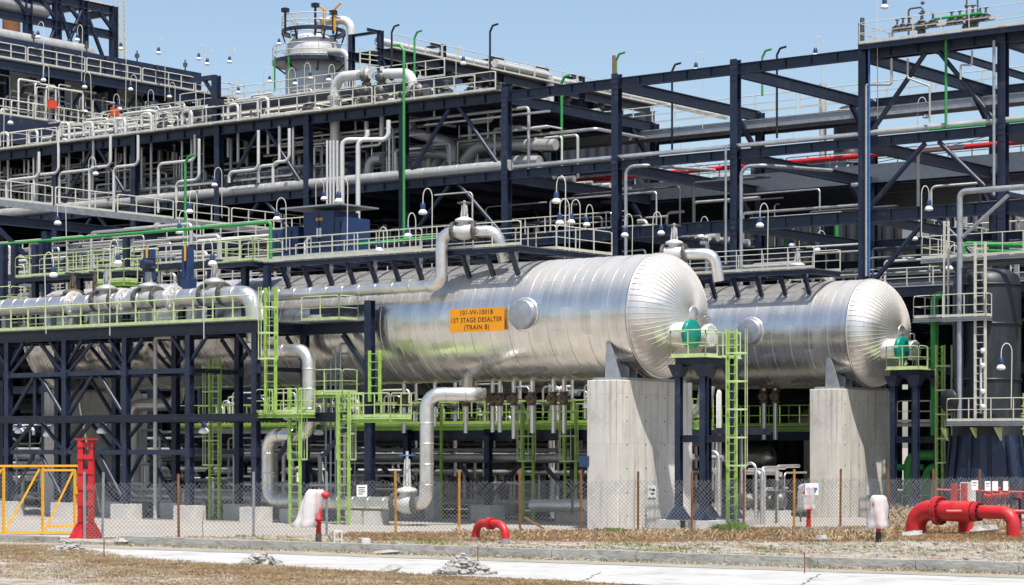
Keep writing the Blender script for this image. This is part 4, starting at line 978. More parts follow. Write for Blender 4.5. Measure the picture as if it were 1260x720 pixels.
bp('slanting grey pipe curving up behind the braced bay', [(535, 205), (548, 180), (600, 172), (620, 172)], 31, .33, 'pipegrey', bend=1.4)
bp('second slanting grey pipe near the braced bay column', [(570, 200), (586, 180), (640, 178), (684, 178)], 29.5, .34, 'pipegrey', bend=1.3)
bp('capped grey drum pipe beside the rack column above the red main', [(632, 200), (664, 200)], 29, .4, 'pipegrey', bands=.9)
bp('grey pipe bending down in front of the tall column vessel', [(470, 195), (455, 197), (452, 225)], 28, .3, 'pipegrey', bend=.9)
for i, px in enumerate((402.5, 406.5, 410.5, 415)):
    Y = 22.5; a = at(px, 173, Y=Y); b = at(px, 275, Y=Y)
    pipe('one of four thin upright white conduits standing close together, %s' % ('by the lamp', 'second', 'third', 'next to the thicker riser')[i], [(a.x, Y, b.z), (a.x, Y, a.z)], .07, 'pipewhite', 'conduit', 'four upright conduits', 8)
for px, yb_, xt, yt, nm in ((421, 272, 452, 160, 'nearer the conduits'), (440.5, 290, 478, 148, 'further from the conduits')):
    Y = 22.5; a = at(px, yb_, Y=Y); b = at(px, 172, Y=Y); c = at(xt, 172, Y=Y + .8); d = at(xt, yt, Y=Y + .8)
    t = T('riser_pipe', 'pale riser with a red band and bent top, %s' % nm, 'pipe', a)
    mb = MB(); mb.tube([a, b, c, d], .14, 12, .4); part('run', mb, 'pipewhite', t)
    e = at(px, yb_ - 12, Y=Y); mb = MB(); mb.cyl(e, e + Vector((0, 0, .35)), .146, 12); part('band', mb, 'red', t)
# ---------- valve manifold on the highest platform
t = T('valve_manifold', 'row of small grey valves on green pipework on the highest rack platform', 'valve manifold', AF(1165, 55, 25.8))
a = AF(1098, 55, 26.2); b = AF(1224, 40, 26.2)
mb = MB(); mb.tube([(a.x, 26.2, 24.75), (b.x, 26.2, 24.75)], .08, 8, 0); mb.tube([(a.x, 26.2, 24.1), (a.x, 26.2, 25.0), (a.x + 2, 26.2, 25.0)], .06, 8); part('run', mb, 'pipegrey', t)
a2 = AF(1150, 55, 25.9); mb = MB(); mb.tube([(a2.x, 25.9, 25.05), (a2.x + 2.6, 25.9, 25.05)], .07, 8); part('green_run', mb, 'green', t)
for px, sz in ((1104, .1), (1111, .11), (1119, .1), (1134, .14), (1148, .12), (1171, .11), (1181, .11), (1197, .15), (1206, .12), (1213, .11)):
    p = AF(px, 50, 26.2); valve(t, (p.x, 26.2, 24.85), (1, 0, 0), sz, 'iron', stem=sz * 5)
for px, yt in ((1134, 28), (1197, 18), (1189, 22)):
    p = AF(px, yt, 26.4); mb = MB(); mb.cyl((p.x, 26.4, 24.2), (p.x, 26.4, p.z), .09, 8); mb.lathe((p.x, 26.4, p.z - .9), (0, 0, 1), [(.1, 0), (.22, .1), (.22, .5), (.12, .6)], 10); part('relief_valve', mb, 'iron', t)
for px, yt, w in ((1118, 11, .8), (1203, -8, -.6)):
    p = AF(px, yt, 26.6); mb = MB(); mb.tube([(p.x, 26.6, 24.1), (p.x, 26.6, p.z), (p.x + w, 26.6, p.z), (p.x + w, 26.6, 25)], .05, 6, .15)
    for z in range(5): mb.blob((p.x + w, 26.6, 25.2 + z * .45), (.14, .1, .1), 6, 4, .1)
    part('instrument_line', mb, 'iron', t)
# pipes hung under the right bays
for pl, nm in (((( 1097, 72), (1097, 104), (1066, 104), (1066, 340)), 'slim white pipe dropping from the highest platform beside the tallest column'), (((1196, 62), (1196, 80), (1182, 80), (1182, 98)), 'short stepped grey drop pipe under the highest platform'), (((1117, 72), (1117, 96), (1144, 106), (1144, 150)), 'grey drop pipe with a sideways step under the highest platform')):
    bp(nm, pl, 25.6, .055 if 'slim' not in nm else .07, 'pipegrey', n=8)
pipe('slim blue pipe fixed up the side of the tallest rack column', [AF(1069.5, 340, 25.55), AF(1069.5, 58, 25.55)], .06, 'blue', n=8)
p = AF(1061, 62, 26); mb = MB(); mb.cyl((p.x, 26, 24.2), (p.x, 26, 25.6), .12, 8); solo('steel_stub', mb, 'pipedark', 'dark bent stub on top of the tallest rack column', 'stub')
p = AF(755.5, 100, 26); mb = MB(); mb.cyl((p.x, 26, 24.2), (p.x, 26, 25.3), .1, 8); solo('steel_stub', mb, 'rust', 'rusty stub pipe on top of a rack column beside the green vent pole', 'stub')
for px, dx, nm in ((770, 58, 'with curved top beside the rack column behind the round drum end'), (912, 22, 'rising beside the column between the two drum ends')):
    p = AF(px, 205, 25.55); q = AF(px + 3, 330, 25.55)
    pipe('grey pipe ' + nm, [(p.x, 25.55, 12), (p.x, 25.55, p.z), (p.x + 1.2, 25.8, p.z), (p.x + 3, 30, p.z)], .1, 'galv', n=8, bend=.5)
pipe('thin galvanised conduit up the column beside the second drum walkway', [AF(893, 325, 25.5), AF(893, 180, 25.5)], .07, 'galv', 'conduit', n=6)
pipe('thin galvanised conduit up the last rack column', [AF(1223, 240, 25.5), AF(1223, 50, 25.5)], .08, 'galv', 'conduit', n=6)
# ---------- vent poles, green and black
def pole(px, yt, yb_, m, label, Y=FY - .6, r=.065, arm=.6, name='vent_pole', sdir=1):
    a = at(px, yt, Y=Y); b = at(px, yb_, Y=Y)
    pipe(label, [(b.x, Y, b.z), (b.x, Y, a.z - .35), (a.x + sdir * arm * .35, Y, a.z), (a.x + sdir * arm, Y, a.z + .05)], r, m, name, n=8, bend=.12, cat='vent pole')
pole(497, 55, 300, 'green', 'tallest green vent pole in front of the rack reaching down to the drum walkway', Y=25.2, r=.085, arm=-.8, sdir=1)
pole(510, 40, 100, 'green', 'green vent pole above the rack edge beside two black ones', Y=30)
pole(758, 67, 110, 'green', 'green vent pole standing on the rack beam next to the rusty stub', Y=26.4)
pole(691, 95, 190, 'green', 'green vent pole inside the rack behind the grey capped drum pipe', Y=31, r=.085)
pole(938, 63, 118, 'green', 'green vent pole by the beam crossing between two tall columns', Y=34, r=.065)
pole(1164, 42, 155, 'green', 'straight green pipe dropping through the highest platform to the grey pipe', Y=25.7, r=.075, arm=.0)
pole(482, 33, 92, 'black', 'black vent pole above the rack edge nearest the column vessel', Y=30)
pole(603, 32, 105, 'black', 'black vent pole above the rack edge among the headers', Y=30)
pole(827, 80, 190, 'black', 'black vent pole seen through the open rack bay', Y=33)
pole(956, 60, 170, 'black', 'black vent pole standing behind the top beam near the tallest column', Y=33)
pole(228, 193, 300, 'green', 'green vent pole with slanted tip in front of the cream railed cross walkway', Y=14, r=.08, arm=.8)
# ---------- cross walkway at mid height, running away from the viewer
def cross_rail(t_, x, y0, y1, z, m='cream', n=4):
    L = (y1 - y0) / n
    for i in range(n):
        mb = MB(); mb.rail((x, y0 + L * i + .12, z), (x, y0 + L * (i + 1) - .12, z), 1.07, 1.5, .032); part('handrail', mb, m, t_)
t = T('cross_walkway', 'cream railed cross walkway with grey girder in front of the stepped pipes', 'walkway', (-43.5, 20, 15))
mb = MB(); mb.box2((-45.3, -2, 16.9), (-43.5, 40, 16.96)); part('deck', mb, 'grating', t)
mb = MB(); mb.box2((-43.5, -2, 16.62), (-43.42, 40, 16.98)); part('girder', mb, 'galv', t)
mb = MB(); mb.ibeam((-43.7, -2, 15.9), (-43.7, 40, 15.9), .3, .5); part('beam', mb, 'navy', t)
cross_rail(t, -43.45, -2, 40, 16.96, n=9)
for y in (-1, 7, 15, 23):
    mb = MB(); mb.ibeam((-43.7, y, 9.4 if y < 5 else 0), (-43.7, y, 15.5), .4, .4, up=(0, 1, 0)); part('column', mb, 'navy', t)
    mb = MB(); mb.bar((-43.7, y + .2, 13.2), (-43.7, y + 3.4, 15.4), .2); part('brace', mb, 'navy', t)
    mb = MB(); mb.bar((-43.7, y - .2, 13.2), (-43.7, y - 3.4, 15.4), .2); part('brace', mb, 'navy', t)
# green pipe along the back of the valve tower
a = at(20, 289, Y=3.0); b = at(333, 262, Y=3.0)
pipe('long green pipe above the valve tower turning down at its end', [(a.x - 8, 3, 14.45), (b.x, 3, 14.45), (b.x, 3, 12.2)], .085, 'green', n=10)
for px in (5, 18, 52):
    p = at(px, 290, Y=2.0); mb = MB(); mb.ibeam((p.x, 2, 11.6), (p.x, 2, 14.3), .3, .3, up=(0, 1, 0)); solo('steel_post', mb, 'navy', 'navy post under the long green pipe, %s' % {5: 'beyond the stair landing', 18: 'by the stair landing', 52: 'nearest the lime walkway'}[px], 'post', 'posts under the green pipe')
# navy cabinets between the drums
cabx = xr(345, 470, 14.0); t = platform('grating platform carrying the navy switch cabinets between the drums', (cabx[0] - 1, 12.5), (cabx[1] + 4, 18), 13.7, 'S', 'navy', 'grating', 'cream', beam=.4)
for i, (a_, b_, zt) in enumerate(((343, 362, 15.4), (362, 380, 15.5), (386, 424, 16.2), (424, 438, 15.8))):
    xa_, xb_ = xr(a_, b_, 14.0); t = T('switch_cabinet', ('small navy cabinet at the far end of the cabinet row', 'second navy cabinet with rounded conduits', 'broad navy cabinet with a yellow label under a canopy', 'narrow navy cabinet at the near end of the row')[i], 'cabinet', (xa_, 14, 13.7))
    mb = MB(); mb.box2((xa_, 13.2, 13.72), (xb_ - .05, 15.2, zt)); part('body', mb, 'lampblue', t)
    if i == 2:
        mb = MB(); mb.box2((xa_ + .9, 13.17, zt - .5), (xa_ + 1.4, 13.195, zt - .35)); part('label_plate', mb, 'yellow', t)
        mb = MB(); mb.box2((xa_ - 1.2, 12.6, zt + .2), (xb_ + .9, 15.8, zt + .28)); part('canopy', mb, 'galv', t)
        mb = MB(); mb.box2((xa_ + .95, 13.17, zt - 1.4), (xa_ + 1.3, 13.19, zt - .9)); part('notice', mb, 'white', t)
    mb = MB(); mb.box2(((xa_ + xb_) / 2 - .03, 13.17, 13.9), ((xa_ + xb_) / 2 + .03, 13.19, zt - .2)); part('door_gap', mb, 'black', t)
pipe('green pipe at walkway level behind the nearer drum', [at(440, 301, Y=9), at(545, 291, Y=9), at(545, 330, Y=9)], .1, 'green', n=8)
pipe('small looped white conduit on the cabinet front', [at(375, 320, Y=12.6), at(375, 298, Y=12.6), at(382, 292, Y=12.6)], .06, 'white', 'conduit', n=6)
# ================================================================ SECOND RACK AND ADDED DARK BACKING WALLS BEHIND
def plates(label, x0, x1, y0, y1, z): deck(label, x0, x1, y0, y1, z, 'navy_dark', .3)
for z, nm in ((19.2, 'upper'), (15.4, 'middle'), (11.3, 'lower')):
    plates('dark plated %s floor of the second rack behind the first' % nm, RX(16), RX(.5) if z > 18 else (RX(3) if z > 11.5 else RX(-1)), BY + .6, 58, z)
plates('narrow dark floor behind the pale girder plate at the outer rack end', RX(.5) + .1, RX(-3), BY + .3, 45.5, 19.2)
t = T('rear_rack', 'second navy steel rack in the shade behind the first one', 'steel structure', (RX(6), 50, 0))
for Y in (47, 58):
    for k in range(-1, 16):
        top = 22.5 if k >= 4 else 15.2
        mb = MB(); mb.ibeam((RX(k) + 2, Y, 0), (RX(k) + 2, Y, top), .5, .5, up=(0, 1, 0)); part('column', mb, 'navy', t)
    for z, x1 in ((22.3, RX(4)), (19.2, RX(4)), (15.0, RX(-1)), (11, RX(-1)), (7, RX(-1))):
        mb = MB(); mb.ibeam((RX(16), Y - .3, z - .3), (x1 + 2, Y - .3, z - .3), .3, .5); part('beam', mb, 'navy', t)
mb = MB(); vs = []; fs = []
def profiled_wall(label, p, q, z0, z1, m='backing_shade', pitch=.9):  # added dark backing that stands in for the shade deep in the plant
    p = Vector((*p, 0)); q = Vector((*q, 0)); d = (q - p); L = d.length; d.normalize(); nn = Vector((d.y, -d.x, 0)); n = int(L / pitch) * 4; pts = []
    for i in range(n + 1):
        s = L * i / n; o = (0, .0, .12, .12)[i % 4]; pts.append(p + d * s + nn * o)
    vs = [(a.x, a.y, z0) for a in pts] + [(a.x, a.y, z1) for a in pts] + [(a.x - nn.x * .4, a.y - nn.y * .4, z1) for a in pts]
    m_ = n + 1; mb = MB(); mb.add(vs, [(i, i + 1, m_ + i + 1, m_ + i) for i in range(n)] + [(m_ + i, m_ + i + 1, 2 * m_ + i + 1, 2 * m_ + i) for i in range(n)])
    return solo('dark_backing_wall', mb, m, label, 'backing wall')
profiled_wall('tall dark backing wall added behind the racks for deep shade', (RX(17), 60), (RX(4.6), 60), 0, 28.0)
profiled_wall('middle height dark backing wall added behind the second rack for deep shade', (RX(4.5), 60), (RX(2), 60), 0, 19.0)
profiled_wall('lower dark backing wall added for deep shade behind the rear drum and its pier', (RX(1.9), 59.3), (30, 59.3), 0, 10.8)
deck('dark plate added to shade the ground behind the drums', RX(16), RX(-2), FY + .5, BY + 4, 7.5, 'navy_dark', .25)  # added plate that keeps sun off the ground under the rack
plates('dark slab added for shade over the ground level pumps between the drums', RX(9), -3, 10.5, 17.5, 4.35)  # added slab that darkens the ground between the drums
# ground level equipment in the shade
for i in range(9):
    x = -58 + i * 6.2 + rnd(-1, 1); y = rnd(29, 33); r = rnd(.55, .85); L = rnd(3.5, 5)
    t = T('heat_exchanger', 'dull silver horizontal exchanger on saddles in the shade under the rack', 'heat exchanger', (x, y, 0), 'exchangers in the shade under the rack')
    z = rnd(1.6, 5.2)
    mb = MB(); mb.lathe((x - L / 2, y, z), (1, 0, 0), [(r * .5, -.3), (r, 0), (r, .5), (r * 1.18, .5), (r * 1.18, .75), (r, .75), (r, L - .3), (r * .8, L), (.1, L + .2)], 18); part('shell', mb, 'silver' if i % 2 else 'pipegrey', t)
    for q in (-L * .3, L * .3):
        mb = MB(); mb.box2((x + q - .2, y - .5, 0), (x + q + .2, y + .5, z - r * .6)); part('saddle', mb, 'pedestal', t)
for i in range(11):
    x = -46 + i * 4.1; y = 12.5 + (i % 3) * 1.2
    t = T('pump_set', 'small dark pump and motor on a concrete plinth under the low pipes', 'pump', (x, y, 0), 'pumps on plinths under the low pipes')
    mb = MB(); mb.box2((x - 1.1, y - .6, 0), (x + 1.1, y + .6, .75)); part('plinth', mb, 'pedestal', t)
    mb = MB(); mb.lathe((x - .9, y, 1.25), (1, 0, 0), [(.2, 0), (.32, .1), (.32, .9), (.15, 1.0), (.12, 1.3), (.35, 1.4), (.35, 1.8), (.1, 1.9)], 12); part('motor', mb, 'pipedark', t)
    mb = MB(); mb.tube([(x + .7, y, 1.4), (x + .7, y, 2.8), (x + .7, y + 1, 2.8)], .12, 8, .3); part('outlet', mb, 'silver', t)
# low pipes along the drums
z0s = ((2.95, .16), (3.3, .1), (2.9, .22), (3.0, .14), (2.2, .12), (3.05, .2), (2.95, .11), (2.3, .16), (3.6, .12))
for i, (z, r) in enumerate(z0s):
    y = 7.0 + i * .85
    mb = MB(); mb.tube([(-75, y, z), (-2.4 - (i % 3), y, z)], r, 8, 0); solo('low_pipe', mb, random.choice(('pipegrey', 'silver', 'pipegrey')), 'low grey pipe running under the nearer drum behind the fence', 'pipe', 'low pipes under the nearer drum')
for i in range(12):
    x = -62 + i * 5.0
    t = T('pipe_stand', 'navy goal shaped stand carrying the low pipes behind the fence', 'steel structure', (x, 10, 0), 'stands under the low pipes')
    for y in (6.6, 15.2):
        mb = MB(); mb.ibeam((x, y, 0), (x, y, 4.3), .3, .3, up=(0, 1, 0)); part('leg', mb, 'navy', t)
    for z in (2.72, 4.28):
        mb = MB(); mb.ibeam((x, 6.3, z - .15), (x, 15.6, z - .15), .22, .28); part('cross_beam', mb, 'navy', t)
    mb = MB(); mb.bar((x, 6.7, 1.0), (x + 1.8, 6.7, 2.6), .16); part('brace', mb, 'navy', t)
    mb = MB(); mb.bar((x, 6.7, 1.0), (x - 1.8, 6.7, 2.6), .16); part('brace', mb, 'navy', t)
    mb = MB(); mb.box2((x - .6, 6.0, -.1), (x + .6, 7.1, .7)); solo('concrete_footing', mb, 'pedestal', 'grey shaded concrete footing under a navy pipe stand behind the fence', 'footing', 'footings of the pipe stands')
# lime platform between the drums
a, b = xr(470, 1010, 7.4)
t = platform('long lime railed platform under the drums carrying valves and tubes', (a - 14, 6.9), (b - 6.2, 8.6), 4.55, 'SN', 'lime', 'grating', 'lime', beam=.26, step=1.3)
mb = MB(); mb.ibeam((a - 14, 6.85, 4.0), (b - 6.2, 6.85, 4.0), .3, .5); part('beam', mb, 'navy', t)
for px in (512, 560, 596, 640, 676, 704):
    p = at(px, 500, Y=9.2); z1 = rnd(6.2, 7.8)
    t = T('valve_tree', 'small upright pipe with valves behind the long lime platform rail', 'valve', (p.x, 9.2, 4.55), 'valve trees on the long lime platform')
    mb = MB(); mb.cyl((p.x, 9.2, 2), (p.x, 9.2, z1), rnd(.05, .1) if px < 900 else .05, 8); part('run', mb, 'silver', t)
    valve(t, (p.x, 9.2, 5.5), (0, 0, 1), .13, 'iron', up=(0, -1, 0), stem=.5)
for px, nm in ((650, 'in the middle of'), (702, 'close to the nearer pier at'), (537, 'behind the silver loop pipe at')):
    p = at(px, 500, Y=6.5); ladder('lime ladder %s the long lime platform' % nm, (p.x, 6.5, 0), 5.4, (1, 0, 0), (0, -1, 0), cage=2.8 if px in (650, 702) else None)
pipe('silver pipe low on the ground behind the fence near the pier', [at(655, 622, Y=5), at(722, 622, Y=5)], .3, 'silver', n=12)
pipe('silver pipe emerging beside the nearer pier and turning down', [at(852, 508, Y=7.5), at(866, 505, Y=7.5), at(870, 475, Y=7.5)], .36, 'silver', n=14, bend=.7)
for i, px in enumerate((884, 930)):
    Y = 9; a = at(px, 640, Y=Y); b = at(px, (556, 570, 598, 598)[i], Y=Y); c = at(px - 14, (556, 570, 598, 598)[i], Y=Y)
    pipe('small silver hairpin pipe on the ground between the two piers, %s from the nearer pier' % ORD[i], [(a.x, Y, 0), (a.x, Y, b.z), (c.x, Y, b.z), (c.x, Y, 0)], (.09, .07, .1, .08)[i], 'silver', 'hairpin_pipe', n=10, bend=.35)
for i in range(26):   # uprights and drops in the shade
    px = rnd(330, 1010); Y = rnd(10, 18); p = at(px, 560, Y=Y)
    if p.x > -4: continue
    z1 = rnd(3, 6.5); mb = MB(); mb.tube([(p.x, Y, 0), (p.x, Y, z1), (p.x + rnd(-2, 2), Y, z1)], rnd(.06, .18), 8, .3); solo('upright_pipe', mb, random.choice(('silver', 'pipegrey', 'pipewhite')), 'grey upright pipe in the shade between the drums', 'pipe', 'upright pipes between the drums')
for i in range(46):   # pipework seen in the shade of the racks
    k = rnd(-1, 10); Y = rnd(25.6, 44); z = random.choice((11.6, 15.65, 7.6)); mb = MB(); h = rnd(1.2, 3.4); x = RX(k); r = rnd(.05, .13)
    mb.tube([(x, Y, z), (x, Y, z + h), (x + rnd(-4, 4), Y, z + h), (x + rnd(-4, 4), Y + rnd(-1, 3), z + h)][:3] + [], r, 8, .3); solo('shaded_pipe', mb, random.choice(('pipegrey', 'silver', 'pipewhite')), 'grey bent pipe in the shade of the lower rack floors', 'pipe', 'bent pipes in the shade of the rack')
for lev, z in (('lower', 11.6), ('middle', 15.65)):
    for j, y in enumerate((BY + .2, FY + 1.2)):
        long_rail('cream handrail on the %s rack floor, %s' % (lev, ('far side in the shade', 'near side behind the columns')[j]), RX(10), RX(2 if z > 12 else -3), y, z)
# ================================================================ REAR UNITS RUNNING AWAY FROM THE VIEWER
def cross_unit(label, x, y0, y1, levels, depth=9, bay=6.5, m='navy', stuff=True, xdir=-1, fascia='galv', top_extra=0):
    t = T('process_structure', label, 'steel structure', (x, (y0 + y1) / 2, 0)); n = round((y1 - y0) / bay); L = (y1 - y0) / n; zt = levels[-1]
    for i in range(n + 1):
        for xx in (x - .4, x + xdir * depth):
            mb = MB(); mb.ibeam((xx, y0 + L * i, 0), (xx, y0 + L * i, zt + top_extra), .45, .45, up=(0, 1, 0)); part('column', mb, m, t)
    for z in levels:
        mb = MB(); mb.box2((x + xdir * depth, y0, z - .15), (x, y1, z)); part('floor', mb, 'grating', t)
        mb = MB(); mb.box2((x + .003, y0, z - .9), (x + .06, y1, z + .02)); part('fascia', mb, fascia, t)
        for i in range(n):
            mb = MB(); mb.rail((x - .05, y0 + L * i + .1, z), (x - .05, y0 + L * (i + 1) - .1, z), 1.07, 1.6, .035); part('handrail', mb, 'cream', t)
            if random.random() < .6:
                mb = MB(); mb.bar((x - .4, y0 + L * i + .3, z - 3.6), (x - .4, y0 + L * (i + .5), z - .9), .2); part('brace', mb, m, t)
    return t
u1 = cross_unit('rear process structure with cream rails seen between the tallest columns', -24, 62, 101, (9, 14, 19.4), 10)
u2 = cross_unit('upper rear structure with pale edge seen below the red main', -44, 62, 120, (10, 15, 20, 25), 10)
for i in range(7):
    y = 64 + i * 6.2; t = T('fan_cooler', 'grey fan cooler cone on the rear structure between the tallest columns, %s along' % ORD[i], 'air cooler', (-28, y, 19.4), 'fan coolers on the rear structure')
    mb = MB(); mb.add([(-30.5, y - 2.5, 22.6), (-25, y - 2.5, 22.6), (-25, y + 2.5, 22.6), (-30.5, y + 2.5, 22.6), (-29.2, y - 1.4, 20.6), (-26.2, y - 1.4, 20.6), (-26.2, y + 1.4, 20.6), (-29.2, y + 1.4, 20.6)], [(0, 1, 5, 4), (1, 2, 6, 5), (2, 3, 7, 6), (3, 0, 4, 7), (4, 5, 6, 7)]); part('plenum', mb, 'pipegrey', t)
    mb = MB(); mb.box2((-30.7, y - 2.6, 22.6), (-24.8, y + 2.6, 23.6)); part('coil_box', mb, 'navy', t)
    for q in (-2.4, 2.4):
        mb = MB(); mb.ibeam((-25, y + q, 19.4), (-25, y + q, 22.6), .25, .25, up=(0, 1, 0)); part('leg', mb, 'navy', t)
# stair on the rear unit
t = T('steel_stair', 'cream railed steel stair on the rear structure beside a green pipe', 'stair', (-23.5, 62, 14))
p = at(1000, 255, X=-23.3); q = at(1030, 222, X=-23.3)
for dx in (0, .9):
    mb = MB(); mb.bar((p.x + dx, p.y, p.z), (q.x + dx, q.y, q.z), .08, .25); part('stringer', mb, 'galv', t)
    mb = MB(); mb.bar((p.x + dx, p.y, p.z + 1), (q.x + dx, q.y, q.z + 1), .06); mb.bar((p.x + dx, p.y, p.z), (p.x + dx, p.y, p.z + 1), .06); mb.bar((q.x + dx, q.y, q.z), (q.x + dx, q.y, q.z + 1), .06); part('handrail', mb, 'cream', t)
for i in range(14):
    f = i / 13; mb = MB(); c = p.lerp(q, f); mb.box((c.x + .45, c.y, c.z), (.85, .3, .04)); part('step', mb, 'grating', t)
pipe('green upright pipe beside the rear steel stair', [at(1029, 300, X=-22.8), at(1029, 215, X=-22.8)], .17, 'green', n=8)
pipe('green bent pipe under the rear structure near the second drum walkway', [at(967, 318, Y=44), at(967, 288, Y=44), at(1000, 291, Y=44), at(1000, 270, Y=44)], .12, 'green', n=8)
for i, (z, r) in enumerate(((12.7, .2), (12.1, .25), (13.4, .16), (14.2, .18), (11.9, .2))):
    p = at(1000, 300, Y=43 + i); mb = MB(); mb.tube([(p.x - 30, 43 + i, z), (p.x + 30, 43 + i, z)], r, 8, 0); solo('rear_pipe', mb, 'pipegrey' if i % 2 else 'galv', 'grey pipe passing above the rear drum far behind', 'pipe', 'pipes far behind the rear drum')
# distant column between the tallest columns
c = at(1046, 235, D=300); t = T('distant_tower', 'distant dark tower with top platform seen beside the tallest column', 'tower', (c.x, c.y, 0))
zt = at(1046, 140, D=300).z
mb = MB(); mb.lathe((c.x, c.y, 0), (0, 0, 1), [(2.2, 0), (2.2, zt), (1.2, zt + .9), (.2, zt + 1.2)], 16); part('shell', mb, 'darkvessel', t)
for z in (zt - 1, zt - 7):
    mb = MB(); mb.lathe((c.x, c.y, z), (0, 0, 1), [(2.2, 0), (3.6, 0), (3.6, .2), (2.2, .2)], 16); part('ring_platform', mb, 'navy', t)
    mb = MB(); ring = [Vector((c.x + 3.5 * math.cos(6.283 * k / 16), c.y + 3.5 * math.sin(6.283 * k / 16), z + 1.1)) for k in range(17)]; mb.tube(ring, .06, 5, 0)
    for k in range(16): mb.bar(ring[k], ring[k] - Vector((0, 0, 1)), .06)
    part('handrail', mb, 'cream', t)
mb = MB(); mb.cyl((c.x - 3, c.y - 2, 0), (c.x - 3, c.y - 2, zt + 4), .5, 8); part('pipe_run', mb, 'pipegrey', t)
# ================================================================ AIR COOLERS, FAR LEFT
XC = -75.0
def AX(px, py): return at(px, py, X=XC)
zA = 31.4; yA0, yA1 = 20, 51.5
t = T('cooler_structure', 'navy support structure with two cream railed decks under the row of air coolers', 'steel structure', (XC, 36, 0))
for i in range(7):
    y = yA0 + i * (yA1 - yA0) / 6
    for x in (XC - .3, XC - 12):
        mb = MB(); mb.ibeam((x, y, 0), (x, y, zA - .1), .5, .5, up=(0, 1, 0)); part('column', mb, 'navy', t)
    mb = MB(); mb.bar((XC - .3, y + .2, 27.6), (XC - .3, y + 2.5, zA - .8), .22); part('brace', mb, 'navy', t)
    mb = MB(); mb.bar((XC - .3, y - .2, 27.6), (XC - .3, y - 2.5, zA - .8), .22); part('brace', mb, 'navy', t)
    mb = MB(); mb.ibeam((XC - 12, y, zA - .5), (XC - .3, y, zA - .5), .3, .5); part('cross_beam', mb, 'navy', t)
for z, xo in ((zA, 1.2), (27.2, 2.0)):
    mb = MB(); mb.box2((XC - (1.0 if z > 30 else 12), yA0, z - .08), (XC + xo, yA1 + 2.5, z)); part('deck', mb, 'grating', t)
    mb = MB(); mb.ibeam((XC + xo - .2, yA0, z - .45), (XC + xo - .2, yA1 + 2.5, z - .45), .3, .7); part('beam', mb, 'navy', t)
    for i in range(6):
        L = (yA1 + 2.5 - yA0) / 6; mb = MB(); mb.rail((XC + xo - .05, yA0 + L * i + .1, z), (XC + xo - .05, yA0 + L * (i + 1) - .1, z), 1.1, 1.4, .04); part('handrail', mb, 'cream', t)
mb = MB(); mb.box2((XC + 2.003, yA0, 25.2), (XC + 2.1, yA1, 27.05)); part('fascia', mb, 'navy', t)
for i in range(6):
    y = yA0 + 2.6 + i * 5.2
    t = T('air_cooler', 'air cooler bay with navy coil box above grey cones, %s' % ('far end beyond the frame top', 'second from the frame end', 'third, under the tall frame leg', 'fourth bay in the row', 'fifth bay in the row', 'last bay at the open end')[i], 'air cooler', (XC - 6, y, zA), 'air coolers on the high structure')
    mb = MB(); mb.box2((XC - 11.5, y - 2.5, zA + .5), (XC - .9, y + 2.5, zA + 2.0)); part('coil_box', mb, 'navy', t)
    for z in (zA + 1.0, zA + 1.5):
        mb = MB(); mb.bar((XC - .86, y - 2.5, z), (XC - .86, y + 2.5, z), .05); part('rib', mb, 'navy', t)
    for x in (XC - 3.6, XC - 8.6):
        mb = MB(); zt_, zb_ = zA + .45, zA - 2.3; w1, w2 = 2.45, 1.7; n = 24; vs = []
        for k in range(n):
            a = 6.28318 * k / n + math.pi / 4; c_, s_ = math.cos(a), math.sin(a); f = w1 / max(abs(c_), abs(s_)); vs.append((x + c_ * f, y + s_ * f, zt_))
        for k in range(n): a = 6.28318 * k / n + math.pi / 4; vs.append((x + math.cos(a) * w2, y + math.sin(a) * w2, zb_))
        for k in range(n): a = 6.28318 * k / n + math.pi / 4; vs.append((x + math.cos(a) * w2, y + math.sin(a) * w2, zb_ - .6))
        mb.add(vs, [(j * n + k, (j + 1) * n + k, (j + 1) * n + (k + 1) % n, j * n + (k + 1) % n) for j in range(2) for k in range(n)]); part('plenum', mb, 'pipegrey', t)
        mb = MB(); mb.cyl((x, y, zb_ - 1.6), (x, y, zb_ - .3), .35, 10); part('fan_motor', mb, 'iron', t)
    p = Vector((XC - 1.2, y + 1, zA + 2.0)); mb = MB(); mb.cyl(p, p + Vector((0, 0, .9)), .06, 6); mb.box(p + Vector((0, 0, .5)), (.25, .25, .3)); part('vent', mb, 'iron', t)
for px, py in ((39, 132), (116, 141)):
    p = AX(px, py); mb = MB(); mb.box((XC + 2.25, p.y, p.z), (.2, .75, .6)); solo('red_box', mb, 'redorange', 'orange red box hanging on the cooler deck rail, %s' % ('nearer the edge of the site' if px < 60 else 'under the third cooler'), 'box')
# navy frame above the coolers
XF = -79.0
t = T('overhead_gantry', 'tall navy frame standing above the air coolers with pipe and handrail', 'steel structure', (XF, 30, zA)); t.name = 'overhead_gantry'; OFF[t.name] = Vector((XF, 30, zA))
ys = [at(px, 50, X=XF).y for px in (-8, 34, 70, 103, 140)]
ztop = at(140, 8, X=XF).z
for i, y in enumerate(ys):
    mb = MB(); mb.ibeam((XF, y, zA + .6), (XF, y, ztop), .55, .55, up=(0, 1, 0)); c = part('column', mb, 'navy', t)
    mb = MB(); mb.ibeam((XF - 3, y, ztop - .4), (XF, y, ztop - .4), .3, .6); part('cross_beam', mb, 'navy', t)
    mb = MB(); mb.bar((XF, y - .2, ztop - 1.8), (XF, y - 1.7, ztop - .5), .25); part('knee_brace', mb, 'navy', t)
for z in (ztop - .35, ztop - 2.3):
    mb = MB(); mb.ibeam((XF, ys[0] - 4, z), (XF, ys[-1], z), .35, .65); part('beam', mb, 'navy', t)
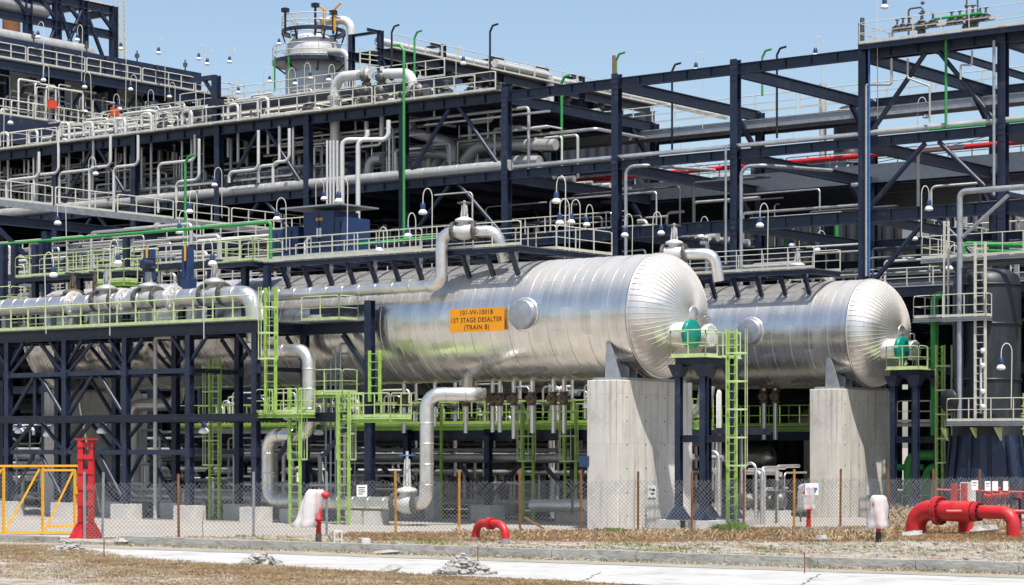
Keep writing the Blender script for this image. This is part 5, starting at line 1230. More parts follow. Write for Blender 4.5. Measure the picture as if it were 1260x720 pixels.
for i in (2, 3):
    a, b = ys[i], ys[i + 1]
    mb = MB(); mb.tube([(XF, a + .2, ztop - .8), (XF, b - .2, zA + .8)], .16, 8, 0); part('brace', mb, 'navy', t)
    if i == 2:
        mb = MB(); mb.tube([(XF, b - .2, ztop - .8), (XF, a + .2, zA + 1.2)], .16, 8, 0); part('brace', mb, 'navy', t)
a, b = ys[1], ys[2]; mb = MB(); mb.tube([(XF, b - .2, ztop - 2.6), (XF, a + 1.4, zA + 1.2)], .16, 8, 0); part('brace', mb, 'navy', t)
mb = MB(); mb.rail((XF, ys[1], ztop), (XF, ys[-1], ztop), 1.1, 1.6, .04); part('handrail', mb, 'cream', t)
mb = MB(); mb.box2((XF - 3, ys[0], ztop + .002), (XF, ys[-1], ztop + .06)); part('deck', mb, 'grating', t)
mb = MB(); mb.tube([(XF - .5, ys[0] - 6, ztop - 1.3), (XF - .5, ys[2] - .6, ztop - 1.3)], .55, 12, 0); part('pipe_run', mb, 'pipegrey', t)
pp = [(XC - 3, at(-20, 45, X=XC - 3).y, zA + 2.55), (XC - 3, at(112, 65, X=XC - 3).y, zA + 2.55), (XC - 3, at(115, 65, X=XC - 3).y, zA + 1.2)]
pipe('thick grey pipe lying on top of the air coolers', pp, .5, 'pipegrey', n=14)
p = at(14, 40, X=-95); mb = MB(); mb.cyl((p.x, p.y, 20), (p.x, p.y, 45), .75, 14); solo('rusty_stack', mb, 'rust', 'rusty brown stack behind the overhead frame', 'stack')
ladder('cream ladder on the end leg of the overhead frame', (XF + .4, ys[-1] + .5, zA), ztop + 1, (0, 1, 0), (1, 0, 0), 'cream', cage=None, width=.6)
# crane arm at the end of the cooler structure
t = T('jib_post', 'navy post with a short jib arm at the end of the cooler deck', 'jib crane', AX(266, 155))
p = at(266, 155, Y=27.5); q = at(266, 93, Y=27.5); mb = MB(); mb.ibeam(p, q, .45, .45, up=(0, 1, 0)); part('post', mb, 'navy', t)
a = at(236, 100, Y=27.5); mb = MB(); mb.bar((a.x, 27.5, q.z - .1), q - Vector((0, 0, .1)), .3); part('arm', mb, 'navy', t)
a = at(252, 99, Y=27.5); b = at(264, 118, Y=27.5); mb = MB(); mb.bar(a, b, .2); part('brace', mb, 'navy', t)
mb = MB(); mb.box(q + Vector((0, 0, -1.9)), (.9, .6, .6)); part('clamp', mb, 'navy_dark', t)
# ================================================================ COLUMN VESSEL
c = at(386, 110, D=192); zt = at(386, 42, D=192).z; cr = 2.4
t = T('distillation_column', 'grey round topped column vessel with ring platforms above the rack', 'column vessel', (c.x, c.y, 0))
mb = MB(); mb.lathe((c.x, c.y, 0), (0, 0, 1), [(cr, 0), (cr, zt - 1.6), (cr * .97, zt - 1.0), (cr * .82, zt - .45), (cr * .55, zt - .12), (.2, zt)], 40); part('shell', mb, 'columnclad', t)
for k in range(8):
    z = zt - 2.0 - k * 1.35; mb = MB(); mb.lathe((c.x, c.y, z), (0, 0, 1), [(cr, -.03), (cr + .04, -.03), (cr + .04, .03), (cr, .03)], 40, cap=False); part('seam_band', mb, 'columnclad', t)
def ring(zr, ro, a0, a1, m='navy'):
    n = 26; mb = MB(); vs = []
    for k in range(n + 1):
        a = a0 + (a1 - a0) * k / n
        for r, z in ((cr + .02, zr), (ro, zr), (ro, zr - .35), (cr + .02, zr - .2)): vs.append((c.x + r * math.cos(a), c.y + r * math.sin(a), z))
    mb.add(vs, [(k * 4 + j, k * 4 + (j + 1) % 4, k * 4 + 4 + (j + 1) % 4, k * 4 + 4 + j) for k in range(n) for j in range(4)]); pr = part('ring_platform', mb, m, t)
    mb = MB(); P = [Vector((c.x + (ro - .08) * math.cos(a0 + (a1 - a0) * k / n), c.y + (ro - .08) * math.sin(a0 + (a1 - a0) * k / n), zr)) for k in range(n + 1)]
    for h in (1.1, .55): mb.tube([p + Vector((0, 0, h)) for p in P], .04, 5, 0)
    for p in P[::2]: mb.bar(p, p + Vector((0, 0, 1.1)), .06)
    part('handrail', mb, 'cream', pr)
    for k in range(0, n, 4):
        p = P[k]; d = Vector((p.x - c.x, p.y - c.y, 0)).normalized(); mb = MB(); mb.bar(p - Vector((0, 0, .3)), Vector((c.x, c.y, zr - 1.1)) + d * cr, .12); part('bracket', mb, m, pr)
ring(at(386, 38, D=192).z, cr + .35, 0, 6.283); ring(at(386, 76, D=192).z, cr + 1.15, -3.2, 2.2)
z1 = at(400, 24, D=190).z; mb = MB()
a = at(392, 40, D=191); b = at(432, 24, D=190); mb.tube([a, (a.x, a.y, b.z), b, (b.x, b.y, at(432, 85, D=190).z)], .36, 14, .9); part('overhead_pipe', mb, 'pipewhite', t)
a = at(405, 64, D=189); b = at(428, 64, D=188); mb = MB(); mb.tube([a, b, (b.x, b.y, b.z - 4)], .3, 14, .8); part('side_nozzle', mb, 'pipegrey', t)
for px, yt in ((351, 14), (388, 8), (410, 17)):
    a = at(px, 42, D=190); b = at(px, yt, D=190); mb = MB(); mb.bar(a, b, .14); mb.box(b + Vector((0, 0, .1)), (.5, .5, .35)); part('aviation_light_post', mb, 'black', t)
for px in (399, 411):
    a = at(px, 38, D=190); b = at(px, 12, D=190); mb = MB(); mb.bar(a, b, .22); mb.bar(b, b + Vector((.8 if px > 400 else -.8, 0, .5)), .12); part('davit', mb, 'orange', t)
mb = MB(); a = at(358, 45, D=190); b = at(358, 17, D=190); mb.bar(a, b, .07); a2 = at(366, 45, D=190); b2 = at(366, 17, D=190); mb.bar(a2, b2, .07)
for k in range(10): mb.bar(a.lerp(b, k / 9), a2.lerp(b2, k / 9), .06)
part('ladder_frame', mb, 'cream', t)
for px in (338, 355): 
    a = at(px, 112, D=186); b = at(px, 70, D=186); mb = MB(); mb.bar(a, b, .1); part('pipe_line', mb, 'green', t)
# ================================================================ HEADER PIPE ON ITS TRESTLE
XH2 = -62.0
def AH(px, py): return at(px, py, X=XH2)
t = T('pipe_trestle', 'navy trestle carrying the long white header pipe against the sky', 'steel structure', (XH2, 70, 20))
y0, y1 = AH(474, 50).y, AH(800, 105).y; zb = AH(600, 93).z
for x in (XH2, XH2 - 3):
    mb = MB(); mb.ibeam((x, y0 - 1, zb), (x, y1, zb), .4, .7); part('beam', mb, 'navy', t)
for px in (468, 545, 616, 672, 716, 760):
    y = AH(px, 80).y
    for x in (XH2, XH2 - 3): mb = MB(); mb.ibeam((x, y, 15), (x, y, zb + 1.75), .4, .4, up=(0, 1, 0)); part('column', mb, 'navy', t)
    mb = MB(); mb.ibeam((XH2 - 3, y, zb + 1.65), (XH2, y, zb + 1.65), .2, .22); part('cross_beam', mb, 'navy', t)
    if px in (468, 616): mb = MB(); mb.bar((XH2, y, zb - .4), (XH2, y + 5, zb - 6), .25); part('brace', mb, 'navy', t)
    mb = MB(); mb.ibeam((XH2, y - 1.6, zb + 1.6), (XH2, y + .0, zb + 1.6), .2, .22); part('beam', mb, 'navy', t)
mb = MB(); mb.box2((XH2 - 3, y0, zb + .352), (XH2 + .8, y1, zb + .4)); part('deck', mb, 'grating', t)
for i in range(6):
    L = (y1 - y0) / 6; mb = MB(); mb.rail((XH2 + .75, y0 + L * i, zb + .4), (XH2 + .75, y0 + L * (i + 1) - .15, zb + .4), 1.1, 1.8, .035); part('handrail', mb, 'cream', t)
zh = AH(475, 50).z
t = T('header_pipe', 'long white header pipe with open flanged end against the sky', 'pipe', (XH2 - .6, 70, zh))
mb = MB(); mb.tube([(XH2 - .6, y0, zh), (XH2 - .6, y1 + 14, zh)], .3, 16, 0); part('run', mb, 'pipewhite', t)
mb = MB(); mb.lathe((XH2 - .6, y0 - .02, zh), (0, -1, 0), [(.3, 0), (.4, 0), (.4, .12), (.28, .13), (.26, -.2), (.01, -.2)], 18); part('end_flange', mb, 'galv', t)
for px in (516, 559, 595, 632, 666, 704, 745):
    y = AH(px, 70).y; mb = MB(); mb.cyl((XH2 - .6, y, zh - .2), (XH2 - .6, y, zh - 2.4), .09, 8); part('branch', mb, 'pipegrey', t); valve(t, (XH2 - .6, y, zh - 1.6), (0, 0, 1), .2, 'iron', up=(.8, -.6, 0), stem=.8)
a = AH(640, 68); b = AH(672, 74); pipe('white pipe dropping off the header through a bend beside the trestle', [(XH2 + .4, a.y - 4, zh), (XH2 + .4, b.y, zh), (XH2 + .4, b.y, zh - 4.2), (XH2 + .4, b.y - 5.4, zh - 4.2)], .36, 'pipewhite', n=14, bend=.8)
p = AH(510, 60)
t = T('cage_platform', 'cream caged ladder platform at the near end of the trestle', 'platform', AH(455, 80))
mb = MB()
for px in (443, 455, 467):
    a = AH(px, 92); b = AH(px, 60); mb.bar(a, b, .09)
for py in (60, 66, 72, 78, 85): mb.bar(AH(443, py), AH(467, py + 3), .06)
part('cage', mb, 'cream', t)
# ================================================================ PLANT BEHIND THE UPPER RACK EDGE (small pipes and rails seen above it)
for i in range(70):
    px = rnd(40, 500); Y = rnd(30, 40); yt = 176 - (px - 60) * .118 - rnd(6, 30); a = at(px, yt, Y=Y)
    mb = MB(); x = a.x; s_ = random.choice((-1, 1)); mb.tube([(x, Y, 23.9), (x, Y, a.z), (x + s_ * rnd(.8, 3), Y, a.z), (x + s_ * 1.6, Y + rnd(1, 4), a.z)][:random.choice((3, 4))], rnd(.045, .1), 8, .25)
    solo('upper_pipe', mb, random.choice(('pipewhite', 'pipegrey', 'cream')), 'pale bent pipe among the crowd above the upper rack edge', 'pipe', 'small pipes above the upper rack edge')
for i in range(26):
    px = rnd(60, 620); Y = rnd(28, 33); p = at(px, 140, Y=Y); t = T('valve_set', 'small dark valve in the crowd above the upper rack edge', 'valve', (p.x, Y, 24), 'small valves above the upper rack edge')
    mb = MB(); mb.tube([(p.x - .9, Y, 24), (p.x - .9, Y, 24.8), (p.x + .9, Y, 24.8), (p.x + .9, Y, 24)], .1, 8, .2); part('run', mb, 'pipewhite', t); valve(t, (p.x, Y, 24.85), (1, 0, 0), .2, 'iron', stem=.9)
for i, (x0_, x1_, y_, z_) in enumerate(((RX(9), RX(4), 33, 25.6), (RX(9), RX(5), 37, 27.2), (RX(7), RX(4), 30, 26.2))):
    long_rail('cream handrail of the %s deck in the crowd above the upper rack edge' % ORD[i], x0_, x1_, y_, z_)
    mb = MB(); mb.box2((x0_, y_, z_ - .3), (x1_, y_ + 1.6, z_)); solo('upper_deck', mb, 'navy', 'narrow %s deck in the crowd above the upper rack edge' % ORD[i], 'platform')
for i in range(7):
    y = 29 + i * 1.5; r = rnd(.08, .18); z = 24.4 + (i % 3) * .7; mb = MB(); mb.tube([(RX(10), y, z), (RX(4.3), y, z)], r, 10, 0)
    solo('upper_main', mb, random.choice(('silver', 'pipegrey', 'pipewhite')), 'pale lengthwise pipe on the upper rack among others', 'pipe', 'lengthwise pipes on the upper rack')
for i in range(46):   # ground level pipework between and behind the piers
    px = random.choice((rnd(915, 980), rnd(1104, 1180), rnd(480, 720))); Y = rnd(9, 17) if px < 1000 else rnd(25.5, 31); p = at(px, 600, Y=Y); z1 = rnd(.5, 2.6)
    d_ = random.choice((-1, 1)) * rnd(.5, 1.6); mb = MB(); mb.tube(random.choice(([(p.x, Y, 0), (p.x, Y, z1), (p.x + d_, Y, z1)], [(p.x - 1, Y, z1 * .4), (p.x + d_, Y, z1 * .4), (p.x + d_, Y + .8, z1 * .4), (p.x + d_, Y + .8, 0)], [(p.x, Y, 0), (p.x, Y, z1), (p.x, Y + 2, z1)])), rnd(.035, .09), 8, .2); solo('small_pipe', mb, random.choice(('silver', 'iron', 'silver', 'pipegrey')), 'small silver bent pipe on the ground among the piers', 'pipe', 'small pipes on the ground among the piers')
# ---------------- fine pipework, tubing and rails that crowd every level
def crowd(n, name, cat, label, grp, gen, mats=('pipegrey', 'pipewhite', 'silver'), rr=(.03, .08), bend=.2):
    for _ in range(n):
        pts = gen(); mb = MB(); r = rnd(*rr); mb.tube(pts, r, 7, bend)
        if random.random() < .35:
            P = Vector(pts[0]).lerp(Vector(pts[1]), .5); d = (Vector(pts[1]) - Vector(pts[0])).normalized(); mb.lathe(P, d, [(r, -.09), (r * 2.2, -.08), (r * 2.2, -.03), (r * 1.5, 0), (r * 2.2, .03), (r * 2.2, .08), (r, .09)], 8, smooth=False)
        solo(name, mb, random.choice(mats), label, cat, grp)
def g_between():
    x = rnd(RX(11), RX(3)); y = rnd(26.4, 32); z = rnd(20.0, 23.2); L = rnd(3, 12); k = random.random()
    p = [(x, y, z), (x + L, y, z)]
    if k < .6: p.append((x + L, y, random.choice((19.4, 23.9))))
    if k < .3: p.insert(0, (x, y, random.choice((19.4, 23.9))))
    if k > .8: p.append((x + L, y + 5, z))
    return p
crowd(90, 'process_tube', 'pipe', 'slim pale pipe run between the upper and middle rack beams', 'slim pipes between the rack beams', g_between, rr=(.05, .11))
def g_top():
    x = rnd(RX(11), RX(4.6)); y = rnd(26.8, 40); z = 24 + abs(random.gauss(.5, .7)) + .15; L = rnd(.8, 5)
    return [(x, y, 24), (x, y, z), (x + L, y, z), (x + L, y + random.choice((0, 2)), 24 if random.random() < .6 else z)]
crowd(120, 'deck_tube', 'pipe', 'slim pale pipe in the crowd of pipework on the upper rack deck', 'slim pipes on the upper rack deck', g_top, ('pipewhite', 'pipegrey', 'cream', 'silver', 'iron'), (.03, .07))
def g_rear():
    x = rnd(-42, -12); y = rnd(58, 98); z = random.choice((9, 14, 19.4)); h = rnd(1, 4); L = rnd(1, 5)
    return [(x, y, z), (x, y, z + h), (x + L, y, z + h), (x + L, y + rnd(-3, 3), z + h)]
crowd(90, 'rear_tube', 'pipe', 'slim pale pipe on the rear process structure', 'slim pipes on the rear structure', g_rear, rr=(.05, .14))
def g_low():
    x = rnd(-55, -6); y = rnd(8.8, 17); z = rnd(.4, 4.1); L = min(rnd(2, 9), -3.5 - x)
    return [(x, y, z), (x + L, y, z), (x + L, y, rnd(0, 4.3))]
crowd(110, 'low_tube', 'pipe', 'slim pipe at ground level in the shade behind the fence', 'slim pipes behind the fence', g_low, ('pipegrey', 'silver', 'pipedark', 'pipewhite'), (.04, .1))
def g_mid():
    x = rnd(RX(8), RX(-2)); y = rnd(27, 44); z = random.choice((11.5, 15.6)); h = rnd(.6, 3.2); L = rnd(2, 9)
    return [(x, y, z), (x, y, z + h), (x + L, y, z + h)] + ([(x + L, y, z)] if random.random() < .5 else [])
crowd(110, 'shade_tube', 'pipe', 'slim pipe in the dark bays of the rack above the drums', 'slim pipes in the dark rack bays', g_mid, ('pipegrey', 'pipedark', 'pipewhite', 'silver', 'pipedark'), (.04, .1))
def g_lad():
    x = rnd(-33, -6); y = rnd(9.0, 10.2); z = rnd(4.6, 5); h = rnd(.6, 1.6); L = rnd(.4, 2)
    return [(x, y, z), (x, y, z + h), (x + L, y, z + h), (x + L, y, z)]
crowd(50, 'sample_tube', 'pipe', 'small hooped tube behind the long lime platform rail', 'small tubes on the lime platform', g_lad, rr=(.03, .06))
def g_left():
    x = rnd(-56, -20); y = rnd(1.0, 6.2); z = rnd(.5, 5.2); L = rnd(2, 8)
    return [(x, y, z), (x + L, y, z), (x + L, y, rnd(0, 5.4))] if random.random() < .6 else [(x, y, 0), (x, y, z), (x + L * .3, y, z), (x + L * .3, y + 1, z)]
crowd(80, 'tower_tube', 'pipe', 'slim pipe in the shade inside the braced navy tower', 'slim pipes inside the navy tower', g_left, ('pipegrey', 'silver', 'pipewhite', 'silver'), (.04, .11))
for i, (x0_, z0_, x1_, z1_) in enumerate(((-44, 23.5, -8, 24.6), (-30, 21.6, 4, 22.4), (-8, 22.6, 18, 21.5))):
    n_ = 24; P = [Vector((x0_ + (x1_ - x0_) * k / n_, 60, z0_ + (z1_ - z0_) * k / n_ - 1.6 * math.sin(math.pi * k / n_))) for k in range(n_ + 1)]
    mb = MB(); mb.tube(P, .03, 5, 0); solo('overhead_cable', mb, 'pipedark', 'thin dark cable sagging across the sky behind the rack, %s' % ('over the dark backing wall', 'near the tallest column', 'toward the outer end')[i], 'cable')
for i, x in enumerate((-44, -30, -8, 4, 18)):
    mb = MB(); mb.cyl((x, 60.2, 10), (x, 60.2, 25), .12, 8); solo('cable_mast', mb, 'navy', 'slender navy mast holding a sagging cable behind the rack, %s from the stair side' % ORD[i], 'mast', 'cable masts')
def g_cool():
    y = rnd(21, 52); x = rnd(-76, -73.2); z = 27.2; h = rnd(.5, 3.2); L = rnd(.6, 4)
    return [(x, y, z), (x, y, z + h), (x, y + L, z + h)] + ([(x, y + L, z)] if random.random() < .6 else [(x - 2, y + L, z + h)])
crowd(90, 'cooler_tube', 'pipe', 'slim pale pipe on the lower deck of the air coolers', 'slim pipes on the cooler deck', g_cool, ('pipewhite', 'pipegrey', 'cream', 'iron'), (.04, .1))
def g_shelf():
    x = rnd(-60, -37); y = rnd(6.5, 18); z = rnd(11, 15.5); L = min(rnd(1.5, 7), -33 - x)
    return [(x, y, 11), (x, y, z), (x + L, y, z)] if random.random() < .5 else [(x, y, z), (x + L, y, z), (x + L, y, z - rnd(1, 5))]
crowd(100, 'shelf_tube', 'pipe', 'slim pipe in the dark gap behind the lime walkways at drum top level', 'slim pipes behind the lime walkways', g_shelf, ('pipegrey', 'silver', 'pipewhite', 'pipegrey'), (.04, .12))
def g_far():
    x = rnd(-24, 12); y = rnd(63, 96); z = rnd(9, 20); h = rnd(1, 5); L = rnd(2, 9)
    return [(x, y, 0), (x, y, z + h), (x + L, y, z + h)] if random.random() < .4 else [(x, y, z), (x + L, y, z), (x + L, y + 2, z), (x + L, y + 2, 0)]
crowd(90, 'far_tube', 'pipe', 'slim pale pipe far behind the braced bays at the outer rack end', 'slim pipes far behind the rack end', g_far, ('pipegrey', 'pipewhite', 'silver', 'cream'), (.06, .16))
for i, (y_, z_) in enumerate(((8.5, 13.4), (12.2, 12.3), (15.5, 15.2))):
    long_rail('cream handrail in the dark gap behind the lime walkways, %s' % ('low and near', 'lowest', 'high and far')[i], -60, -30, y_, z_)
    mb = MB(); mb.box2((-60, y_, z_ - .25), (-30, y_ + 1.4, z_)); solo('service_deck', mb, 'navy', 'narrow navy service deck behind the lime walkways, %s' % ('low and near', 'lowest', 'high and far')[i], 'platform')
    for k in range(5):
        mb = MB(); mb.ibeam((-59 + 7 * k, y_ + 1.2, 0), (-59 + 7 * k, y_ + 1.2, z_ - .26), .26, .26, up=(0, 1, 0)); solo('steel_post', mb, 'navy', 'navy post under the %s service deck behind the lime walkways' % ('low near', 'lowest', 'high far')[i], 'post', 'posts under the service decks ' + ORD[i])
for i, (x_, y0_, z_) in enumerate(((-6, 64, 21.5), (4, 66, 18.2), (-14, 70, 16))):
    t = T('rear_walkway', 'cream railed walkway far behind the outer rack end, %s' % ('highest', 'middle height', 'lowest')[i], 'walkway', (x_, y0_, z_))
    mb = MB(); mb.box2((x_ - 1.4, y0_, z_ - .3), (x_, y0_ + 28, z_)); part('deck', mb, 'galv', t)
    for k in range(3): mb = MB(); mb.rail((x_, y0_ + 9.3 * k, z_), (x_, y0_ + 9.3 * (k + 1) - .2, z_), 1.07, 1.6, .03); part('handrail', mb, 'cream', t)
    for k in range(5):
        mb = MB(); mb.ibeam((x_ - .7, y0_ + .3 + 6.8 * k, 0), (x_ - .7, y0_ + .3 + 6.8 * k, z_ - .31 + (3.5 if k % 2 else 0)), .34, .34, up=(0, 1, 0)); part('column', mb, 'navy', t)
for i in range(9):     # rails on the rear units, each a thing of its own
    x = (-20, -36, -50)[i % 3]; y0_ = 64 + 9 * (i // 3); z = (22.6, 17, 12)[i // 3]
    t = T('rear_walkway', 'cream railed walkway on the rear structures, %s' % ('near the stair, high', 'behind it, high', 'far, high', 'near the stair, middle level', 'behind it, middle level', 'far, middle level', 'near the stair, low', 'behind it, low', 'far, low')[i], 'walkway', (x, y0_, z))
    mb = MB(); mb.box2((x - 1.2, y0_, z - .25), (x, y0_ + 26, z)); part('deck', mb, 'navy', t)
    for k in range(3): mb = MB(); mb.rail((x, y0_ + 8.6 * k, z), (x, y0_ + 8.6 * (k + 1) - .2, z), 1.07, 1.6, .03); part('handrail', mb, 'cream', t)
    for k in (0, 1, 2, 3):
        mb = MB(); mb.ibeam((x - .6, y0_ + .3 + 8.4 * k, 0), (x - .6, y0_ + .3 + 8.4 * k, z - .26), .3, .3, up=(0, 1, 0)); part('column', mb, 'navy', t)
# ================================================================ DARK UPRIGHT VESSEL BY THE REAR DRUM
vx, vy, vr = 7.0, 20.4, 1.58; ztv = at(1212, 331, Y=vy).z
t = T('upright_vessel', 'dark grey upright vessel with navy ribbed skirt beside the rear drum', 'vessel', (vx, vy, 0))
mb = MB(); mb.lathe((vx, vy, 0), (0, 0, 1), [(vr, 4.0), (vr, ztv - .8), (vr * .93, ztv - .35), (vr * .7, ztv - .1), (.2, ztv + .05)], 40); part('shell', mb, 'darkvessel', t)
for z in (6.6, 9.2, ztv - .8): mb = MB(); mb.lathe((vx, vy, z), (0, 0, 1), [(vr, -.05), (vr + .05, -.05), (vr + .05, .05), (vr, .05)], 40, cap=False); part('stiffener_ring', mb, 'darkvessel', t)
mb = MB(); mb.lathe((vx, vy, 0), (0, 0, 1), [(2.0, .5), (1.95, 1.6), (vr + .05, 4.0)], 12, smooth=False); part('skirt', mb, 'navy', t)
for k in range(12):
    a = 6.283 * k / 12; mb = MB(); mb.bar((vx + 2.05 * math.cos(a), vy + 2.05 * math.sin(a), .5), (vx + 1.68 * math.cos(a), vy + 1.68 * math.sin(a), 4.0), .12); part('rib', mb, 'navy', t)
mb = MB(); q = Vector((vx - .9, vy - 1.5, 5.6)); mb.lathe(q, (-.35, -1, 0), [(.42, -.3), (.42, .3), (.55, .3), (.55, .42), (.01, .42)], 18); part('manway', mb, 'darkvessel', t)
mb = MB(); mb.box2((vx - 2.2, vy - 2.4, -.3), (vx + 2.2, vy + 2.2, .5)); solo('vessel_plinth', mb, 'pedestal', 'concrete plinth under the dark upright vessel', 'plinth')
ladder('cream ladder up the side of the dark upright vessel', (vx + .55, vy - 1.85, 4.7), ztv + 1.1, (1, 0, 0), (0, -1, 0), 'cream', width=.5)
for px in (1207,):
    a = at(px, 440, Y=vy - 1.9); mb = MB(); mb.cyl((a.x, a.y, 5), (a.x, a.y, a.z), .06, 6)
    for z in (5.3, 6.0, 7.2, 7.9): mb.blob((a.x + .1, a.y, z), (.14, .14, .14), 8, 5, .05)
    solo('level_gauge', mb, 'pipewhite', 'white level gauge pipe with small bulbs on the dark vessel', 'gauge')
def fplat(label, px0, px1, Y0, Y1, py, sides, railm='cream', steel='galv'):
    a = at(px0, py, Y=Y0); b = at(px1, py, Y=Y0); return platform(label, (a.x, Y0), (b.x, Y1), a.z, sides, steel, 'grating', railm, beam=.14, step=1.0)
fplat('cream railed lower platform around the dark upright vessel', 1165, 1275, 18.2, 19.0, 519, 'SW')
fplat('cream railed lower platform behind the rear ladder tower', 1104, 1166, 22.8, 24.6, 520, 'SN')
fplat('cream railed middle platform left of the dark upright vessel', 1124, 1176, 20.2, 22.6, 392, 'SW')
fplat('cream railed curved side platform on the middle of the dark vessel', 1160, 1213, 18.4, 19.0, 391, 'SE')
fplat('cream railed top platform above the dark upright vessel', 1134, 1285, 20.5, 24, 319, 'SW')
for i, (x, z) in enumerate(((vx - 1.3, 4.35), (vx + .2, 4.35), (vx + 1.4, 4.35))):
    mb = MB(); mb.add([(x - .05, 18.3, z), (x + .05, 18.3, z), (x + .05, 18.95, z - .6), (x - .05, 18.95, z - .6), (x - .05, 18.95, z), (x + .05, 18.95, z)], [(0, 1, 2, 3), (0, 3, 4), (1, 5, 2), (0, 4, 5, 1), (3, 2, 5, 4)]); solo('bracket_plate', mb, 'limepale', 'pale green bracket under the lower vessel platform, %s' % ('near the rear ladder tower', 'below the ladder', 'at the outer side')[i], 'bracket', 'brackets of the vessel platform')
# gantry pole
p = at(1181, 360, Y=18.6); q = at(1181, 236, Y=18.6); e = at(1290, 236, Y=18.6)
t = T('pipe_gantry', 'grey pipe gantry with diagonal strut over the dark vessel', 'gantry', (p.x, 18.6, 4.6))
mb = MB(); mb.tube([(p.x, 18.6, 4.6), (p.x, 18.6, q.z), (e.x, 18.6, q.z)], .14, 12, .3); part('frame', mb, 'galv', t)
a = at(1184, 292, Y=18.6); b = at(1241, 240, Y=18.6); mb = MB(); mb.cyl(a, b, .09, 10); part('strut', mb, 'galv', t)
mb = MB(); mb.ibeam((p.x - .01, 18.75, 4.6), (p.x - .01, 18.75, 11.8), .42, .42, up=(0, 1, 0)); part('post', mb, 'navy', t)
for i, (py, r) in enumerate(((300, .13), (308, .1))):
    a = at(1186 + i * 20, py, Y=22); b = at(1290, py + 3, Y=22); pipe('bright green pipe on the top vessel platform, %s' % ('upper and thicker' if i == 0 else 'lower and thinner'), [a - Vector((0, 0, .7)), a, b], r, 'green', n=10)
p = at(1150, 400, Y=21.4); pipe('green pipe with red collar rising through the middle vessel platform', [(p.x, 21.4, 4), at(1150, 364, Y=21.4), at(1165, 362, Y=21.4)], .2, 'green', n=10)
for i, (pl, r) in enumerate(((((1118, 640), (1118, 560), (1150, 560)), .26), (((1140, 612), (1140, 575), (1160, 575)), .2), (((1100, 575), (1135, 575)), .16), (((1104, 609), (1112, 609)), .2))):
    pts = [at(px, min(py, 625), Y=24.5) for px, py in pl]; pipe('green cooling pipe behind the rear pier, %s' % ('thick with a bend', 'second bend', 'level run', 'short stub')[i], pts, r, 'green', n=12, bend=.6)
ladder('lime ladder at the far side of the dark vessel', at(1257, 640, Z=0), 6.0, (0, 1, 0), (1, 0, 0), 'limepale', cage=2.6)
for i, px in enumerate((1162, 1167)):
    p = at(px, 350, Y=19.3); mb = MB(); mb.bar((p.x, 19.3, 9.5), (p.x, 19.3, at(px, 272, Y=19.3).z), .09); solo('guide_pole', mb, 'cream', 'slender cream upright beside the top vessel platform, %s' % ('inner one' if i == 0 else 'outer one'), 'pole')

for i, (px, nm) in enumerate(((925, 'beside the lime ladder'), (948, 'close to the rear pier'))):
    p = at(px, 630, Y=11 + i); t = T('pump_set', 'silver pump with flanged valve between the two piers, ' + nm, 'pump', (p.x, p.y, 0))
    mb = MB(); mb.box2((p.x - .8, p.y - .5, 0), (p.x + .8, p.y + .5, .55)); part('plinth', mb, 'pedestal', t)
    mb = MB(); mb.lathe((p.x - .7, p.y, 1.0), (1, 0, 0), [(.2, 0), (.34, .1), (.34, .7), (.2, .8), (.14, 1.0), (.4, 1.05), (.4, 1.35), (.2, 1.5)], 14); part('motor', mb, 'iron', t)
    mb = MB(); mb.tube([(p.x + .5, p.y, 1.2), (p.x + .5, p.y, 2.3), (p.x - .5, p.y, 2.3), (p.x - .5, p.y + 1, 2.3)], .11, 10, .25); part('outlet', mb, 'silver', t); valve(t, (p.x + .5, p.y, 1.8), (0, 0, 1), .15, 'iron', up=(0, -1, 0), stem=.55)
# ================================================================ CHAIN LINK FENCE
fp = [(104, 665), (126, 664.5), (220, 663), (312, 661.5), (402, 659.5), (487, 657.5), (565, 656.5), (640, 656), (715, 656.5), (785, 656), (851, 655), (915, 654), (977, 652.5), (1034, 651), (1093, 649.5), (1149, 648), (1205, 646.5), (1275, 645)]
FPT = [gnd(a, b) for a, b in fp]
pm = ['galv', 'galv', 'rust', 'galv', 'galv', 'yellow', 'yellow', 'rust', 'rust', 'rust', 'rust', 'rust', 'yellow', 'rust', 'rust', 'rust', 'rust', 'rust']
t = T('chain_link_fence', 'long wire chain link fence on thin rusty and grey posts in front of the plant', 'fence', FPT[0])
for i, (p, m_) in enumerate(zip(FPT, pm)):
    mb = MB(); mb.bar(p - Vector((0, 0, .2)), p + Vector((rnd(-.03, .03), rnd(-.03, .03), 2.5 + rnd(-.05, .08))), .07); part('post', mb, 'yellowrust' if m_ == 'yellow' else m_, t, {'yellow': 'yellow painted fence post', 'galv': 'grey fence post', 'rust': 'rusty brown fence post'}[m_])
